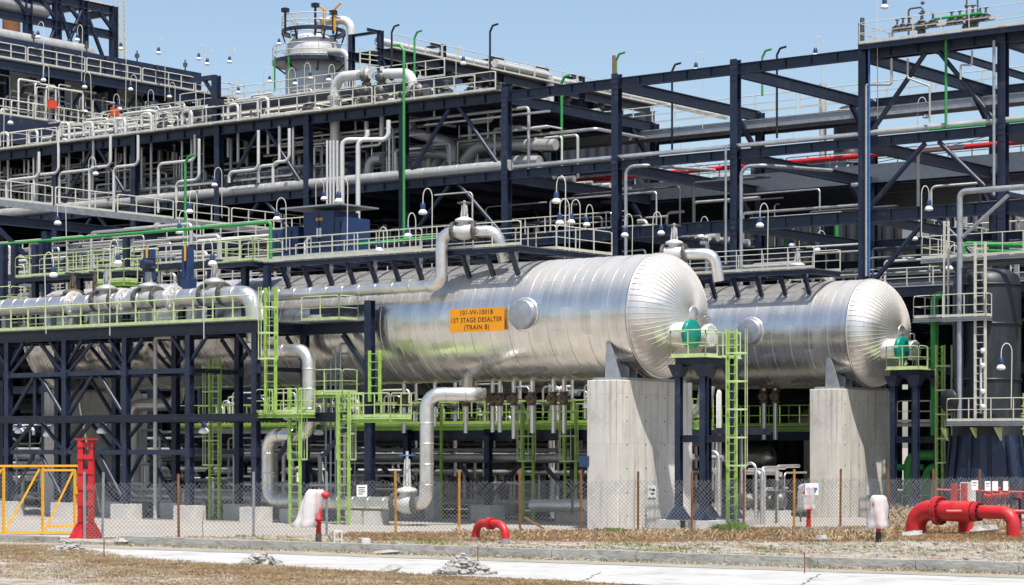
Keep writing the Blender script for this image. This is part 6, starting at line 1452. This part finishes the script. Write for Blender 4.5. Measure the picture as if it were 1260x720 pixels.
def mesh_panel(a, b, z0, z1, pitch=.165, w=.0056, fray=True):
    a = Vector(a); b = Vector(b); L = (b - a).length; d = (b - a) / L; nn = Vector((d.y, -d.x, 0)); H_ = z1 - z0; mb = MB(); s = -H_
    vs = []; fs = []
    def strip(s0, zz0, s1, zz1, off):
        o = len(vs); dx = (s1 - s0); dz = (zz1 - zz0); l = math.hypot(dx, dz); px_, pz_ = -dz / l * w, dx / l * w
        for s_, z_ in ((s0, zz0), (s1, zz1)):
            c = a + d * s_ + Vector((0, 0, z_)) + nn * off
            q = d * px_ + Vector((0, 0, pz_)); vs.extend([c - q + nn * w, c + q + nn * w, c + q - nn * w, c - q - nn * w])
        for k in range(4): fs.append((o + k, o + (k + 1) % 4, o + 4 + (k + 1) % 4, o + 4 + k))
    while s < L + H_:
        for sg, off in ((1, .004), (-1, -.004)):
            # line s + sg*(z-z0) clipped to 0..L
            s0, s1 = (s, s + H_) if sg > 0 else (s, s - H_)
            za, zb_ = z0, z1
            if sg > 0:
                if s0 < 0: za = z0 - s0; s0 = 0
                if s1 > L: zb_ = z1 - (s1 - L); s1 = L
            else:
                if s0 > L: za = z0 + (s0 - L); s0 = L
                if s1 < 0: zb_ = z1 + s1; s1 = 0
            if zb_ - za > .02 and -1e-6 <= s0 <= L + 1e-6 and -1e-6 <= s1 <= L + 1e-6:
                strip(s0, za, s1, zb_ + (rnd(.0, .09) if fray and zb_ > z1 - .01 else 0), off)
        s += pitch
    mb.add(vs, fs); return mb
for i in range(len(FPT) - 1):
    part('wire_mesh', mesh_panel(FPT[i], FPT[i + 1], .03, 2.05 + rnd(-.03, .05)), 'wire', t)
# signs on fence and piers
def notice(label, px, py, w, h, col, marks, base=None, onX=None, dirv=None):
    if onX is not None: c = at(px, py, X=onX); d = Vector((0, 1, 0)); nn = Vector((1, 0, 0))
    else:
        j = max(i for i in range(len(fp) - 1) if fp[i][0] <= px); a, b = FPT[j], FPT[j + 1]; f = (px - fp[j][0]) / (fp[j + 1][0] - fp[j][0]); c = a.lerp(b, f); d = (b - a).normalized(); nn = Vector((d.y, -d.x, 0)); c = c + nn * .05; c.z = at(px, py, D=(Vector((c.x - CX, c.y - CY, 0)).dot(Vector((-CS, SN, 0))))).z
    t = T('notice_board', label, 'sign', c)
    mb = MB(); q = [c - d * w / 2 - Vector((0, 0, h / 2)), c + d * w / 2 - Vector((0, 0, h / 2)), c + d * w / 2 + Vector((0, 0, h / 2)), c - d * w / 2 + Vector((0, 0, h / 2))]
    mb.add([p for p in q] + [p + nn * .02 for p in q], [(4, 5, 6, 7), (3, 2, 1, 0), (0, 1, 5, 4), (1, 2, 6, 5), (2, 3, 7, 6), (3, 0, 4, 7)]); part('board', mb, 'white', t)
    mb = MB()
    for u0, v0, u1, v1 in marks:
        e = [c + d * (u - .5) * w + Vector((0, 0, (v - .5) * h)) + nn * .024 for u, v in ((u0, v0), (u1, v0), (u1, v1), (u0, v1))]; mb.add(e, [(0, 1, 2, 3)])
    if marks: part('print', mb, col, t)
    return t
notice('small white notice tied to the fence by the lime ladder', 444, 604, .46, .46, 'ink', [(.15, .74, .8, .82), (.15, .55, .7, .62), (.15, .38, .8, .45), (.15, .2, .6, .27)])
notice('small white notice stuck on the nearer concrete pier', 802, 605, .58, .5, 'ink', [(.12, .6, .3, .8), (.4, .55, .85, .75), (.3, .25, .75, .4)], onX=.012)
notice('blue and white notice on the shorter rear pier above the bagged hydrant', 997.5, 602, .0001 + .72, .5, 'blue', [(.08, .4, .9, .62), (.5, .2, .8, .38)])
notice('tiny white notice low on the rear pier', 1069, 603.5, .42, .5, 'ink', [], onX=.012)
for i, (px, w_) in enumerate(((1198, .4), (1214, .32), (1223, .32), (1236, .28))):
    notice('white notice on the fence in front of the navy skirt, %s from the drum side' % ORD[i], px, 598 if i else 597, w_, .42, 'iron', [(.15, .7, .8, .8), (.15, .45, .7, .52)] if i < 2 else [])
# service conduit posts by the nearer pier
for px, h, m_, nm in ((729, 1.9, 'galv', 'grey meter post with dark switch box at the foot of the nearer pier'),):
    p = gnd(px, 651) + Vector((0, 0, 0)); t = T('meter_post', nm, 'post', p); mb = MB(); mb.tube([p, p + Vector((0, 0, 3.0))], .06, 8, 0); part('pole', mb, m_, t)
    mb = MB(); mb.box(p + Vector((-.3, -.1, 2.85)), (.45, .3, .45)); part('switch_box', mb, 'lampblue', t)
    mb = MB(); mb.tube([p + Vector((-.3, -.1, 2.6)), p + Vector((-.6, -.2, 2.0)), p + Vector((-.9, -.2, 1.6)), p + Vector((-.9, -.2, .6))], .05, 6, .4); part('cable', mb, 'black', t)
p = gnd(537, 641); mb = MB(); mb.box2((p.x - .55, p.y - .2, 0), (p.x + .0, p.y + .25, 2.1)); solo('steel_cabinet', mb, 'galv', 'narrow grey upright cabinet beside the silver loop pipe', 'cabinet')
p = gnd(664, 652); mb = MB(); mb.bar(p + Vector((-.8, 0, .5)), p + Vector((.3, 0, .02)), .07); solo('leaning_pipe', mb, 'rust', 'short pipe leaning on the ground against a rusty fence post', 'pipe')
# ================================================================ RED POST AND YELLOW GATE
p = gnd(106, 664)
t = T('red_post', 'tall red built up steel post with flared foot beside the yellow gate', 'post', p)
for s_ in (-1, 1):
    d = Vector((SN, CS, 0)) * (.19 * s_); mb = MB(); mb.ibeam(p + d, p + d + Vector((0, 0, 3.72)), .2, .3, up=(CS, -SN, 0)); part('upright', mb, 'red', t)
for z in (.75, 1.35, 1.95, 2.55, 3.1, 3.55):
    mb = MB(); mb.bar(p + Vector((-SN, -CS, 0)) * .3 + Vector((CS, -SN, 0)) * .17 + Vector((0, 0, z)), p + Vector((SN, CS, 0)) * .3 + Vector((CS, -SN, 0)) * .17 + Vector((0, 0, z)), .03, .18); part('batten', mb, 'red', t)
mb = MB(); mb.box(p + Vector((0, 0, 3.76)), (.75, .5, .06)); part('cap_plate', mb, 'red', t)
mb = MB(); a, b = .46, .3; mb.add([(p.x - a, p.y - a, .05), (p.x + a, p.y - a, .05), (p.x + a, p.y + a, .05), (p.x - a, p.y + a, .05), (p.x - b, p.y - b * .7, .62), (p.x + b, p.y - b * .7, .62), (p.x + b, p.y + b * .7, .62), (p.x - b, p.y + b * .7, .62)], [(0, 1, 5, 4), (1, 2, 6, 5), (2, 3, 7, 6), (3, 0, 4, 7), (4, 5, 6, 7)]); part('flared_foot', mb, 'red', t)
mb = MB(); mb.box(p + Vector((0, 0, .03)), (1.15, 1.0, .05)); part('base_plate', mb, 'reddull', t)
ga = gnd(-60, 659.5); gb = gnd(97, 658); gd = (gb - ga).normalized(); gL = (gb - ga).length
t = T('site_gate', 'yellow tube framed mesh gate with diagonal braces', 'gate', ga)
def gp(px, z): f = (px + 60) / 157; q = ga.lerp(gb, f); return q + Vector((0, 0, z))
for lab, segs in (('leaf_frame', [((97, .08), (97, 2.72)), ((97, 2.72), (-60, 2.72)), ((-60, .1), (97, .1)), ((4, .1), (4, 2.72)), ((52, .1), (52, 2.66)), ((-60, .1), (-60, 2.72))]), ('inner_frame', [((53, 2.55), (93, 2.55)), ((92, 2.55), (92, .12)), ((56, .35), (92, .35))])):
    mb = MB()
    for a, b in segs: mb.bar(gp(*a), gp(*b), .085)
    part(lab, mb, 'yellow', t)
for a, b in (((7, .2), (48, 2.6)), ((55, .2), (90, 2.5)), ((-50, .2), (2, 2.6))):
    mb = MB(); mb.bar(gp(*a), gp(*b), .075); part('brace', mb, 'yellow', t)
for a, b in ((-60, 4), (4, 52), (52, 97)):
    part('wire_mesh', mesh_panel(gp(a, 0), gp(b, 0), .12, 2.5, fray=False), 'wire', t)
mb = MB(); mb.box(gp(94, 1.75), (.12, .16, .3)); part('lock_box', mb, 'yellow', t)
# ================================================================ RED PIPES
def red_loop(label, a, b, h, r, m='red'):
    """inverted U between ground points a and b"""
    a = Vector(a); b = Vector(b); up = Vector((0, 0, 1)); t = T('red_pipe_loop', label, 'pipe', (a + b) / 2)
    mb = MB(); mb.tube([a - up * .3, a + up * h, b + up * h, b - up * .3], r, 20, h * .62, seg=9); part('run', mb, m, t)
    flange(t, (a + b) / 2 + up * h, (b - a).normalized(), r * 1.02, 'red', 20)
    for q in (a, b): mb = MB(); mb.lathe(q, (0, 0, 1), [(r + .02, -.1), (r + .02, .2)], 16); part('sleeve', mb, 'galv', t)
    return t
red_loop('small bright red pipe loop standing alone on the verge', gnd(585.5, 668), gnd(622, 670), .72, .145)
t = T('red_main', 'thick bright red pipe bend with bolted flanges rising from the straw mound', 'pipe', gnd(1180, 655))
a = gnd(1127, 659); b = gnd(1247, 663); c0 = gnd(1200, 650)
up = Vector((0, 0, 1)); ht = 1.0
mb = MB(); A2 = a + up * ht; B2 = b + up * (ht - .02)
mid = A2.lerp(B2, .60)
mb.tube([a - up * .4, A2, mid], .40, 24, .7, seg=10); part('run', mb, 'red', t)
mb = MB(); mb.tube([mid, B2, b - up * .3], .26, 20, .5, seg=10); part('narrow_run', mb, 'red', t)
mb = MB(); mb.lathe(mid - (mid - A2).normalized() * .5, (mid - A2), [(.40, 0), (.40, .2), (.26, .55)], 24, cap=False); part('reducer', mb, 'red', t)
dv = (B2 - A2).normalized()
for f, r, bolts in ((.245, .40, 16), (.635, .26, 12)):
    c = A2.lerp(B2, f); mb = MB(); mb.lathe(c, dv, [(r, -.1), (r * 1.42, -.1), (r * 1.42, -.015), (r * 1.3, -.014), (r * 1.3, .014), (r * 1.42, .015), (r * 1.42, .1), (r, .1)], 28, smooth=False); fl = part('flange', mb, 'red', t)
    mb = MB(); e = dv.orthogonal().normalized(); g = dv.cross(e)
    for k in range(bolts):
        th = 6.283 * k / bolts; q = c + (e * math.cos(th) + g * math.sin(th)) * r * 1.2; mb.cyl(q - dv * .19, q + dv * .19, .04, 6)
    part('bolt_ring', mb, 'black', fl)
q1 = A2.lerp(B2, .42); away = Vector((-CS, SN, 0)); rt = Vector((SN, CS, 0))
mb = MB(); q2 = q1 + away * 1.6 + rt * .7; mb.tube([q1, q2, q2 - up * 1.6], .3, 18, .5, seg=8); part('branch', mb, 'red', t)
mb = MB(); q3 = B2.lerp(A2, .1) + away * .9; mb.tube([q3 - rt * 2.0, q3 + rt * 4], .09, 12, 0); part('branch', mb, 'red', t)
mb = MB(); mb.lathe(b, (0, 0, 1), [(.25, -.1), (.25, .28)], 18); part('sleeve', mb, 'lampblue', t)
mb = MB(); q4 = A2.lerp(B2, .02) + away * .8; mb.tube([q4 - up * .8, q4, q4 + rt * 1.5], .2, 14, .4); part('branch', mb, 'red', t)
# red fire valve skid behind
s0 = gnd(1195, 643); t = T('fire_valve_skid', 'red fire valve set with white box behind the thick red pipe', 'valve set', s0)
mb = MB(); mb.box(s0 + up * 1.35 - rt * .15, (.6, .4, 1.0)); part('white_box', mb, 'white', t)
for k in (-.55, -.1):
    mb = MB(); mb.box(s0 + rt * (k - .3) - away * .4 + up * 1.35, (.22, .25, .9)); part('red_box', mb, 'red', t)
for k in (-.2, .9, 2.2):
    mb = MB(); mb.bar(s0 + rt * k, s0 + rt * k + up * (1.0 if k < 2 else 1.4), .16); part('post', mb, 'red', t)
mb = MB(); mb.tube([s0 + rt * -1.6 + up * 1.5, s0 + rt * 4 + up * 1.35], .05, 8, 0); part('run', mb, 'red', t)
for k in (.75, 1.1, 1.5):
    mb = MB(); mb.tube([s0 + rt * k + up * .9, s0 + rt * k + up * 1.55, s0 + rt * (k + .25) + up * 1.55], .07, 8, .1); part('run', mb, 'red', t); valve(t, s0 + rt * k + up * (1.15 + .1 * k) - away * .15, rt, .1, 'red', wheel='red', stem=.42)
mb = MB(); mb.bar(s0 + rt * -.4 + up * .12, s0 + rt * 2.4 + up * .12, .16); part('base_beam', mb, 'red', t)
# pipe rail barrier
for i, (xa_, xb_) in enumerate(((1110, 1162), (1162, 1212), (1212, 1275))):
    a = gnd(xa_, 636); b = gnd(xb_, 636 + (1 if i else 0)); mb = MB(); mb.tube([a, a + up * 1.05, b + up * 1.05, b], .035, 8, .1); mb.bar(a + up * .55, b + up * .55, .05); solo('barrier_rail', mb, 'galv', 'low grey pipe barrier behind the thick red pipe, %s' % ('by the rear ladder tower', 'behind the wide flange', 'at the outer end')[i], 'barrier', 'pipe barriers behind the red pipe')
p = gnd(1255, 655); mb = MB(); mb.bar(p, p + up * 1.35, .1); mb.bar(p + up * 1.35, p + up * 1.35 - rt * .3, .1); solo('black_post', mb, 'black', 'short black post beside the end of the thick red pipe', 'post')
# ================================================================ BAGGED HYDRANTS
def bag(c, w, h, seed, drape=1.0, flare=(0, 0)):
    rg = random.Random(seed); n = 22; m_ = 12; vs = []
    ph = [rg.uniform(0, 6.28) for _ in range(6)]
    for j in range(m_ + 1):
        f = j / m_
        prof = (.8 + .2 * math.sin(min(1, f * 1.5) * 1.57)) if f > .04 else .62
        for k in range(n):
            a = 6.283 * k / n
            r = w * prof * (1 + .16 * math.sin(3 * a + ph[0] + f * 3) + .1 * math.sin(7 * a + ph[1] + 4 * f) + .06 * math.sin(13 * a + ph[2]) + rg.uniform(-.05, .05))
            if f > .85: r *= (1.25 - .35 * (f - .85) / .15 + .15 * math.sin(5 * a))
            vs.append((c.x + SN * r * math.cos(a) + CS * r * .7 * math.sin(a) + flare[0] * f, c.y + CS * r * math.cos(a) - SN * r * .7 * math.sin(a) + flare[1] * f, c.z + h * (1 - f) + rg.uniform(-.012, .012) * h))
    mb = MB(); mb.add(vs, [(j * n + k, (j + 1) * n + k, (j + 1) * n + (k + 1) % n, j * n + (k + 1) % n) for j in range(m_) for k in range(n)] + [tuple(range(n))], True); return mb
def hydrant(label, px, py, H_, bagc, bw, bh, colour, seed, nose=1, flare=(0, 0), foot='galv'):
    p = gnd(px, py); t = T('fire_hydrant', label, 'hydrant', p)
    mb = MB(); mb.lathe(p, (0, 0, 1), [(.09, -.1), (.09, H_ * .45), (.15, H_ * .46), (.15, H_ * .5), (.1, H_ * .52), (.1, H_ * .9)], 14); part('riser', mb, 'red', t)
    mb = MB(); mb.lathe(p, (0, 0, 1), [(.1, -.1), (.105, H_ * .25)], 12); part('foot', mb, foot, t)
    mb = MB(); mb.blob(p + up * H_ * .92, (.13, .13, .17), 10, 6, .03); d = (rt * .9 * nose - away * .35 - up * .25).normalized(); mb.cyl(p + up * H_ * .92, p + up * H_ * .92 + d * (.3 if nose > 0 else .2), .09, 10); mb.lathe(p + up * H_ * .92 + d * (.25 if nose > 0 else .14), d, [(.12, 0), (.12, .1), (.05, .14)], 10); part('nozzle', mb, 'red', t)
    part('plastic_bag', bag(p + up * bagc + rt * (-.12 if nose > 0 else -.04), bw, bh, seed, flare=flare), 'polythene', t)
    return t
hydrant('red hydrant in a torn white plastic bag standing near two concrete blocks', 392, 675, 2.05, .72, .38, 1.3, 0, 3, 1, (-.25, -.2), 'iron')
hydrant('bagged red hydrant with a yellow tip in front of the rear pier', 995, 652, 1.75, .80, .34, 1.12, 0, 5, -1, (-.12, 0), 'red')
hydrant('bagged red hydrant standing alone beside the thick red pipe', 1081, 668, 1.55, .52, .33, 1.2, 0, 8, -1, (.04, 0), 'black')
# hollow concrete blocks
def block(label, px, py, rot, upright):
    p = gnd(px, py); t = T('hollow_block', label, 'concrete block', p); mb = MB(); w_, d_, h_ = (.4, .2, .2)
    def B(lo, hi):
        a = [(x, y, z) for z in (lo[2], hi[2]) for y in (lo[1], hi[1]) for x in (lo[0], hi[0])]
        if upright: a = [(z * 1.0, y, x) for x, y, z in a]
        ca, sa = math.cos(rot), math.sin(rot); mb.add([(p.x + (x * ca - y * sa) * 1.5, p.y + (x * sa + y * ca) * 1.5, z * 1.5 + .04) for x, y, z in a], [(0, 2, 3, 1), (4, 5, 7, 6), (0, 1, 5, 4), (2, 6, 7, 3), (0, 4, 6, 2), (1, 3, 7, 5)])
    B((0, 0, 0), (w_, .035, h_)); B((0, d_ - .035, 0), (w_, d_, h_))
    for x in (0, .18, .36): B((x, .036, 0), (x + .04, d_ - .036, h_))
    part('shell', mb, 'pedestal', t); return t
block('hollow grey concrete block standing on end beside the bagged hydrant', 409, 676, -.7, True)
block('hollow grey concrete block lying flat on the dry grass by the kerb', 440, 674, -.6, False)
# thin marker rods
for px, pb, pt, nm in ((990, 706, 680, 'thin dark rod stuck in the kerb below the rear pier'), (588, 694, 672, 'thin dark rod stuck in the kerb below the red pipe loop'), (128, 688, 664, 'thin wire rod in the channel edge below the red post')):
    p = gnd(px, pb); mb = MB(); mb.bar(p, p + up * (pb - pt) / 2770 * (3.53 * 2770 / (pb - 548)), .025); solo('marker_rod', mb, 'rust', nm, 'rod')
p = gnd(250, 660); mb = MB(); mb.tube([p, p + Vector((-.05, 0, .4)), p + Vector((.05, 0, .9)), p + Vector((.0, 0, 1.0))], .015, 5, .1); solo('bent_wire', mb, 'iron', 'bent wire sticking up from the paving between two fence posts', 'wire')
# ================================================================ LAMPS
L = lamp
g1 = 'lamps on the air cooler decks'
for px, py, h, nm, sd in ((45, 46, 3.0, 'beside the overhead frame brace', 1), (94, 50, 3, 'inside the overhead frame', 1), (148, 61, 4.5, 'at the end leg of the overhead frame', 1), (195, 67, 3.6, 'on the upper cooler rail near the frame', 1), (244, 74, 3.6, 'above the last cooler bay', 1), (254, 80, 3, 'beside its twin above the last cooler bay', 1), (282, 77, 3.6, 'at the far open end of the coolers', 1), (293, 115, 2, 'low at the end of the upper cooler deck', 1), (53, 100, 3.5, 'under the upper cooler deck between cones', 1), (105, 108, 2.6, 'under the second air cooler cone', 1), (160, 111, 2.6, 'under the third air cooler cone', 1), (189, 129, 2.4, 'near the lower cooler deck end', -1), (208, 120, 2.6, 'below the last cooler cone', 1), (104, 138, 2.2, 'at the red box on the cooler deck', -1), (148, 135, 2.2, 'on the lower cooler deck rail', -1)):
    L(px, py, h, 'white bell lamp on the air coolers, ' + nm, g1, sd, X=XC + 1.6)
L(12, 152, 2.4, 'white bell lamp nearest the edge above the hooked risers', 'rack lamps', -1, Y=26.5)
for px, py, h, nm, sd, D in ((342, 55, 3.2, 'beside the top dome', -1, 188), (332, 101, 2.8, 'at the lower ring', -1, 188), (363, 104, 2.5, 'in front of the shell', -1, 160), (382, 97, 2.0, 'below the ring platform', -1, 165), (404, 100, 2.5, 'by the thick white bend', 1, 160)):
    L(px, py, h, 'white bell lamp near the grey column vessel, ' + nm, 'lamps by the column vessel', sd, D=D)
L(570, 79, 3.2, 'white bell lamp in front of the header trestle deck', 'lamps along the trestle', -1, D=150)
L(855, 88, 3.5, 'dark bell lamp above the open top beam of the rack', 'lamps above the rack beams', 1, Y=38)
L(830, 175, 2.6, 'white bell lamp in the open rack bay near a black pole', 'rack lamps', 1, Y=44)
L(1090, 10, 6, 'white bell lamp high over the highest platform on a tall thin pole', 'lamps above the rack beams', -1, Y=26.2)
L(1002, 70, 3.2, 'dark bell lamp beside the tallest column on the beam', 'lamps above the rack beams', 1, Y=36)
L(968, 162, 2.4, 'white bell lamp by the black pole behind the middle beam', 'rack lamps', 1, Y=46)
L(1139, 145, 2.2, 'white bell lamp within the braced bay of the tallest column', 'rack lamps', -1, Y=40)
L(73, 276, 4.5, 'large white bell lamp before the cross walkway, above the long green pipe', 'lamps over the valve tower', 1, Y=6)
L(118, 215, 2.6, 'white bell lamp among the stepped risers', 'rack lamps', -1, Y=24.2)
L(233, 262, 3.6, 'white bell lamp just beside the slanted green pole', 'lamps over the valve tower', 1, Y=10)
L(222, 287, 2.4, 'white bell lamp under the long green pipe near the actuator', 'lamps over the valve tower', 1, Y=6)
L(67, 340, 2.8, 'white bell lamp in front of the thick white pipe at the far end', 'lamps on the valve tower rail', -1, Y=-3.7)
L(145, 325, 3.4, 'blue topped bell lamp above the middle domed valve', 'lamps on the valve tower rail', -1, Y=-3.7)
L(262, 326, 3.4, 'white bell lamp above the domed valve by the elbow', 'lamps on the valve tower rail', -1, Y=-3.7)
L(264, 229, 2, 'dark bell lamp against the rack column above the cross walkway', 'rack lamps', 1, Y=24.6)
L(341, 271, 1.6, 'dark bell lamp over the navy cabinets at their far end', 'lamps on the drum walkway', 1, Y=9)
L(400, 246, 3, 'white bell lamp on the far side of the four upright conduits', 'lamps by the upright conduits', -1, Y=21)
L(415, 249, 6, 'white bell lamp on a tall pole by the four upright conduits', 'lamps by the upright conduits', 1, Y=4)
L(520, 263, 3.2, 'white bell lamp near the wheel valve on the drum walkway', 'lamps on the drum walkway', 1, Y=3.2)
L(502, 292, 2.2, 'white bell lamp low beside the tallest green pole', 'lamps on the drum walkway', 1, Y=6)
L(466, 309, 1.2, 'small blue topped lamp low on the drum walkway', 'lamps on the drum walkway', 1, Y=5)
L(683, 249, 4, 'large white bell lamp above the nearer drum walkway end', 'lamps at the walkway end', 1, Y=4)
L(689, 276, 2.6, 'smaller white bell lamp just under the large one at the walkway end', 'lamps at the walkway end', 1, Y=7)
L(702, 275, 2, 'white bell lamp behind the walkway end rail', 'lamps at the walkway end', 1, Y=12)
L(722, 278, 1.6, 'small lamp in the dark past the walkway end', 'lamps at the walkway end', 1, Y=24)
L(768, 291, 2.2, 'white bell lamp in front of the rack column behind the drum dome', 'lamps at the walkway end', 1, Y=20)
L(813, 288, 1.5, 'white bell lamp above the dome valve of the nearer drum', 'lamps at the walkway end', -1, Y=22)
L(863, 292, 1.8, 'small lamp in the dark between the two drum walkways', 'lamps at the walkway end', 1, Y=30)
L(934, 279, 2.6, 'white bell lamp on the rear drum walkway by the rack column', 'lamps on the rear drum walkway', 1, Y=20)
L(1006, 309, 1.4, 'white bell lamp in the shade past the rear walkway end', 'lamps on the rear drum walkway', 1, Y=36)
L(974, 303, 1.6, 'white bell lamp in the shade by the bent green pipe', 'lamps on the rear drum walkway', 1, Y=40)
L(1144, 258, 2.6, 'dark topped bell lamp in front of the rear structure and vessel platform', 'lamps by the dark vessel', -1, Y=23)
L(1125, 295, 1.4, 'white bell lamp behind the braced bay near the top vessel platform', 'lamps by the dark vessel', 1, Y=40)
L(1167, 332, 1.6, 'white bell lamp hanging under the top vessel platform', 'lamps by the dark vessel', 1, Y=20)
L(1039, 230, 2.2, 'white bell lamp on the rear structure by the tallest column', 'lamps on the rear structure', -1, X=-23)
L(1006, 227, 2.2, 'white bell lamp on the rear structure above the stair foot', 'lamps on the rear structure', 1, X=-23)
L(1231, 454, 1.8, 'blue lamp on a curved post against the dark vessel', 'lamps by the dark vessel', 1, Y=18.1)
for px, py, nm in ((24, 532, 'at the outermost bay'), (59, 536, 'in front of the shaded pier'), (125, 532, 'in the second braced bay'), (251, 532, 'beside the caged ladder bay'), (392, 534, 'behind the silver loop pipe')):
    b = at(px, py, Y=-3.3 if px != 392 else 2); t = T('pendant_lamp', 'white bell lamp hanging under the tower middle beam, ' + nm, 'lamp', b, 'lamps hanging under the valve tower')
    mb = MB(); mb.tube([b + up * .3, b + up * (ZM - .3 - b.z), b + up * (ZM - .3 - b.z) + Vector((.1, .3, 0))], .03, 6, 0); part('stem', mb, 'galv', t)
    mb = MB(); mb.lathe(b, (0, 0, 1), [(.12, .18), (.13, .34), (.08, .46)], 12); part('housing', mb, 'lampblue', t)
    mb = MB(); mb.lathe(b, (0, 0, 1), [(.05, -.07), (.2, -.05), (.25, 0), (.23, .09), (.13, .2)], 14); part('shade', mb, 'white', t)
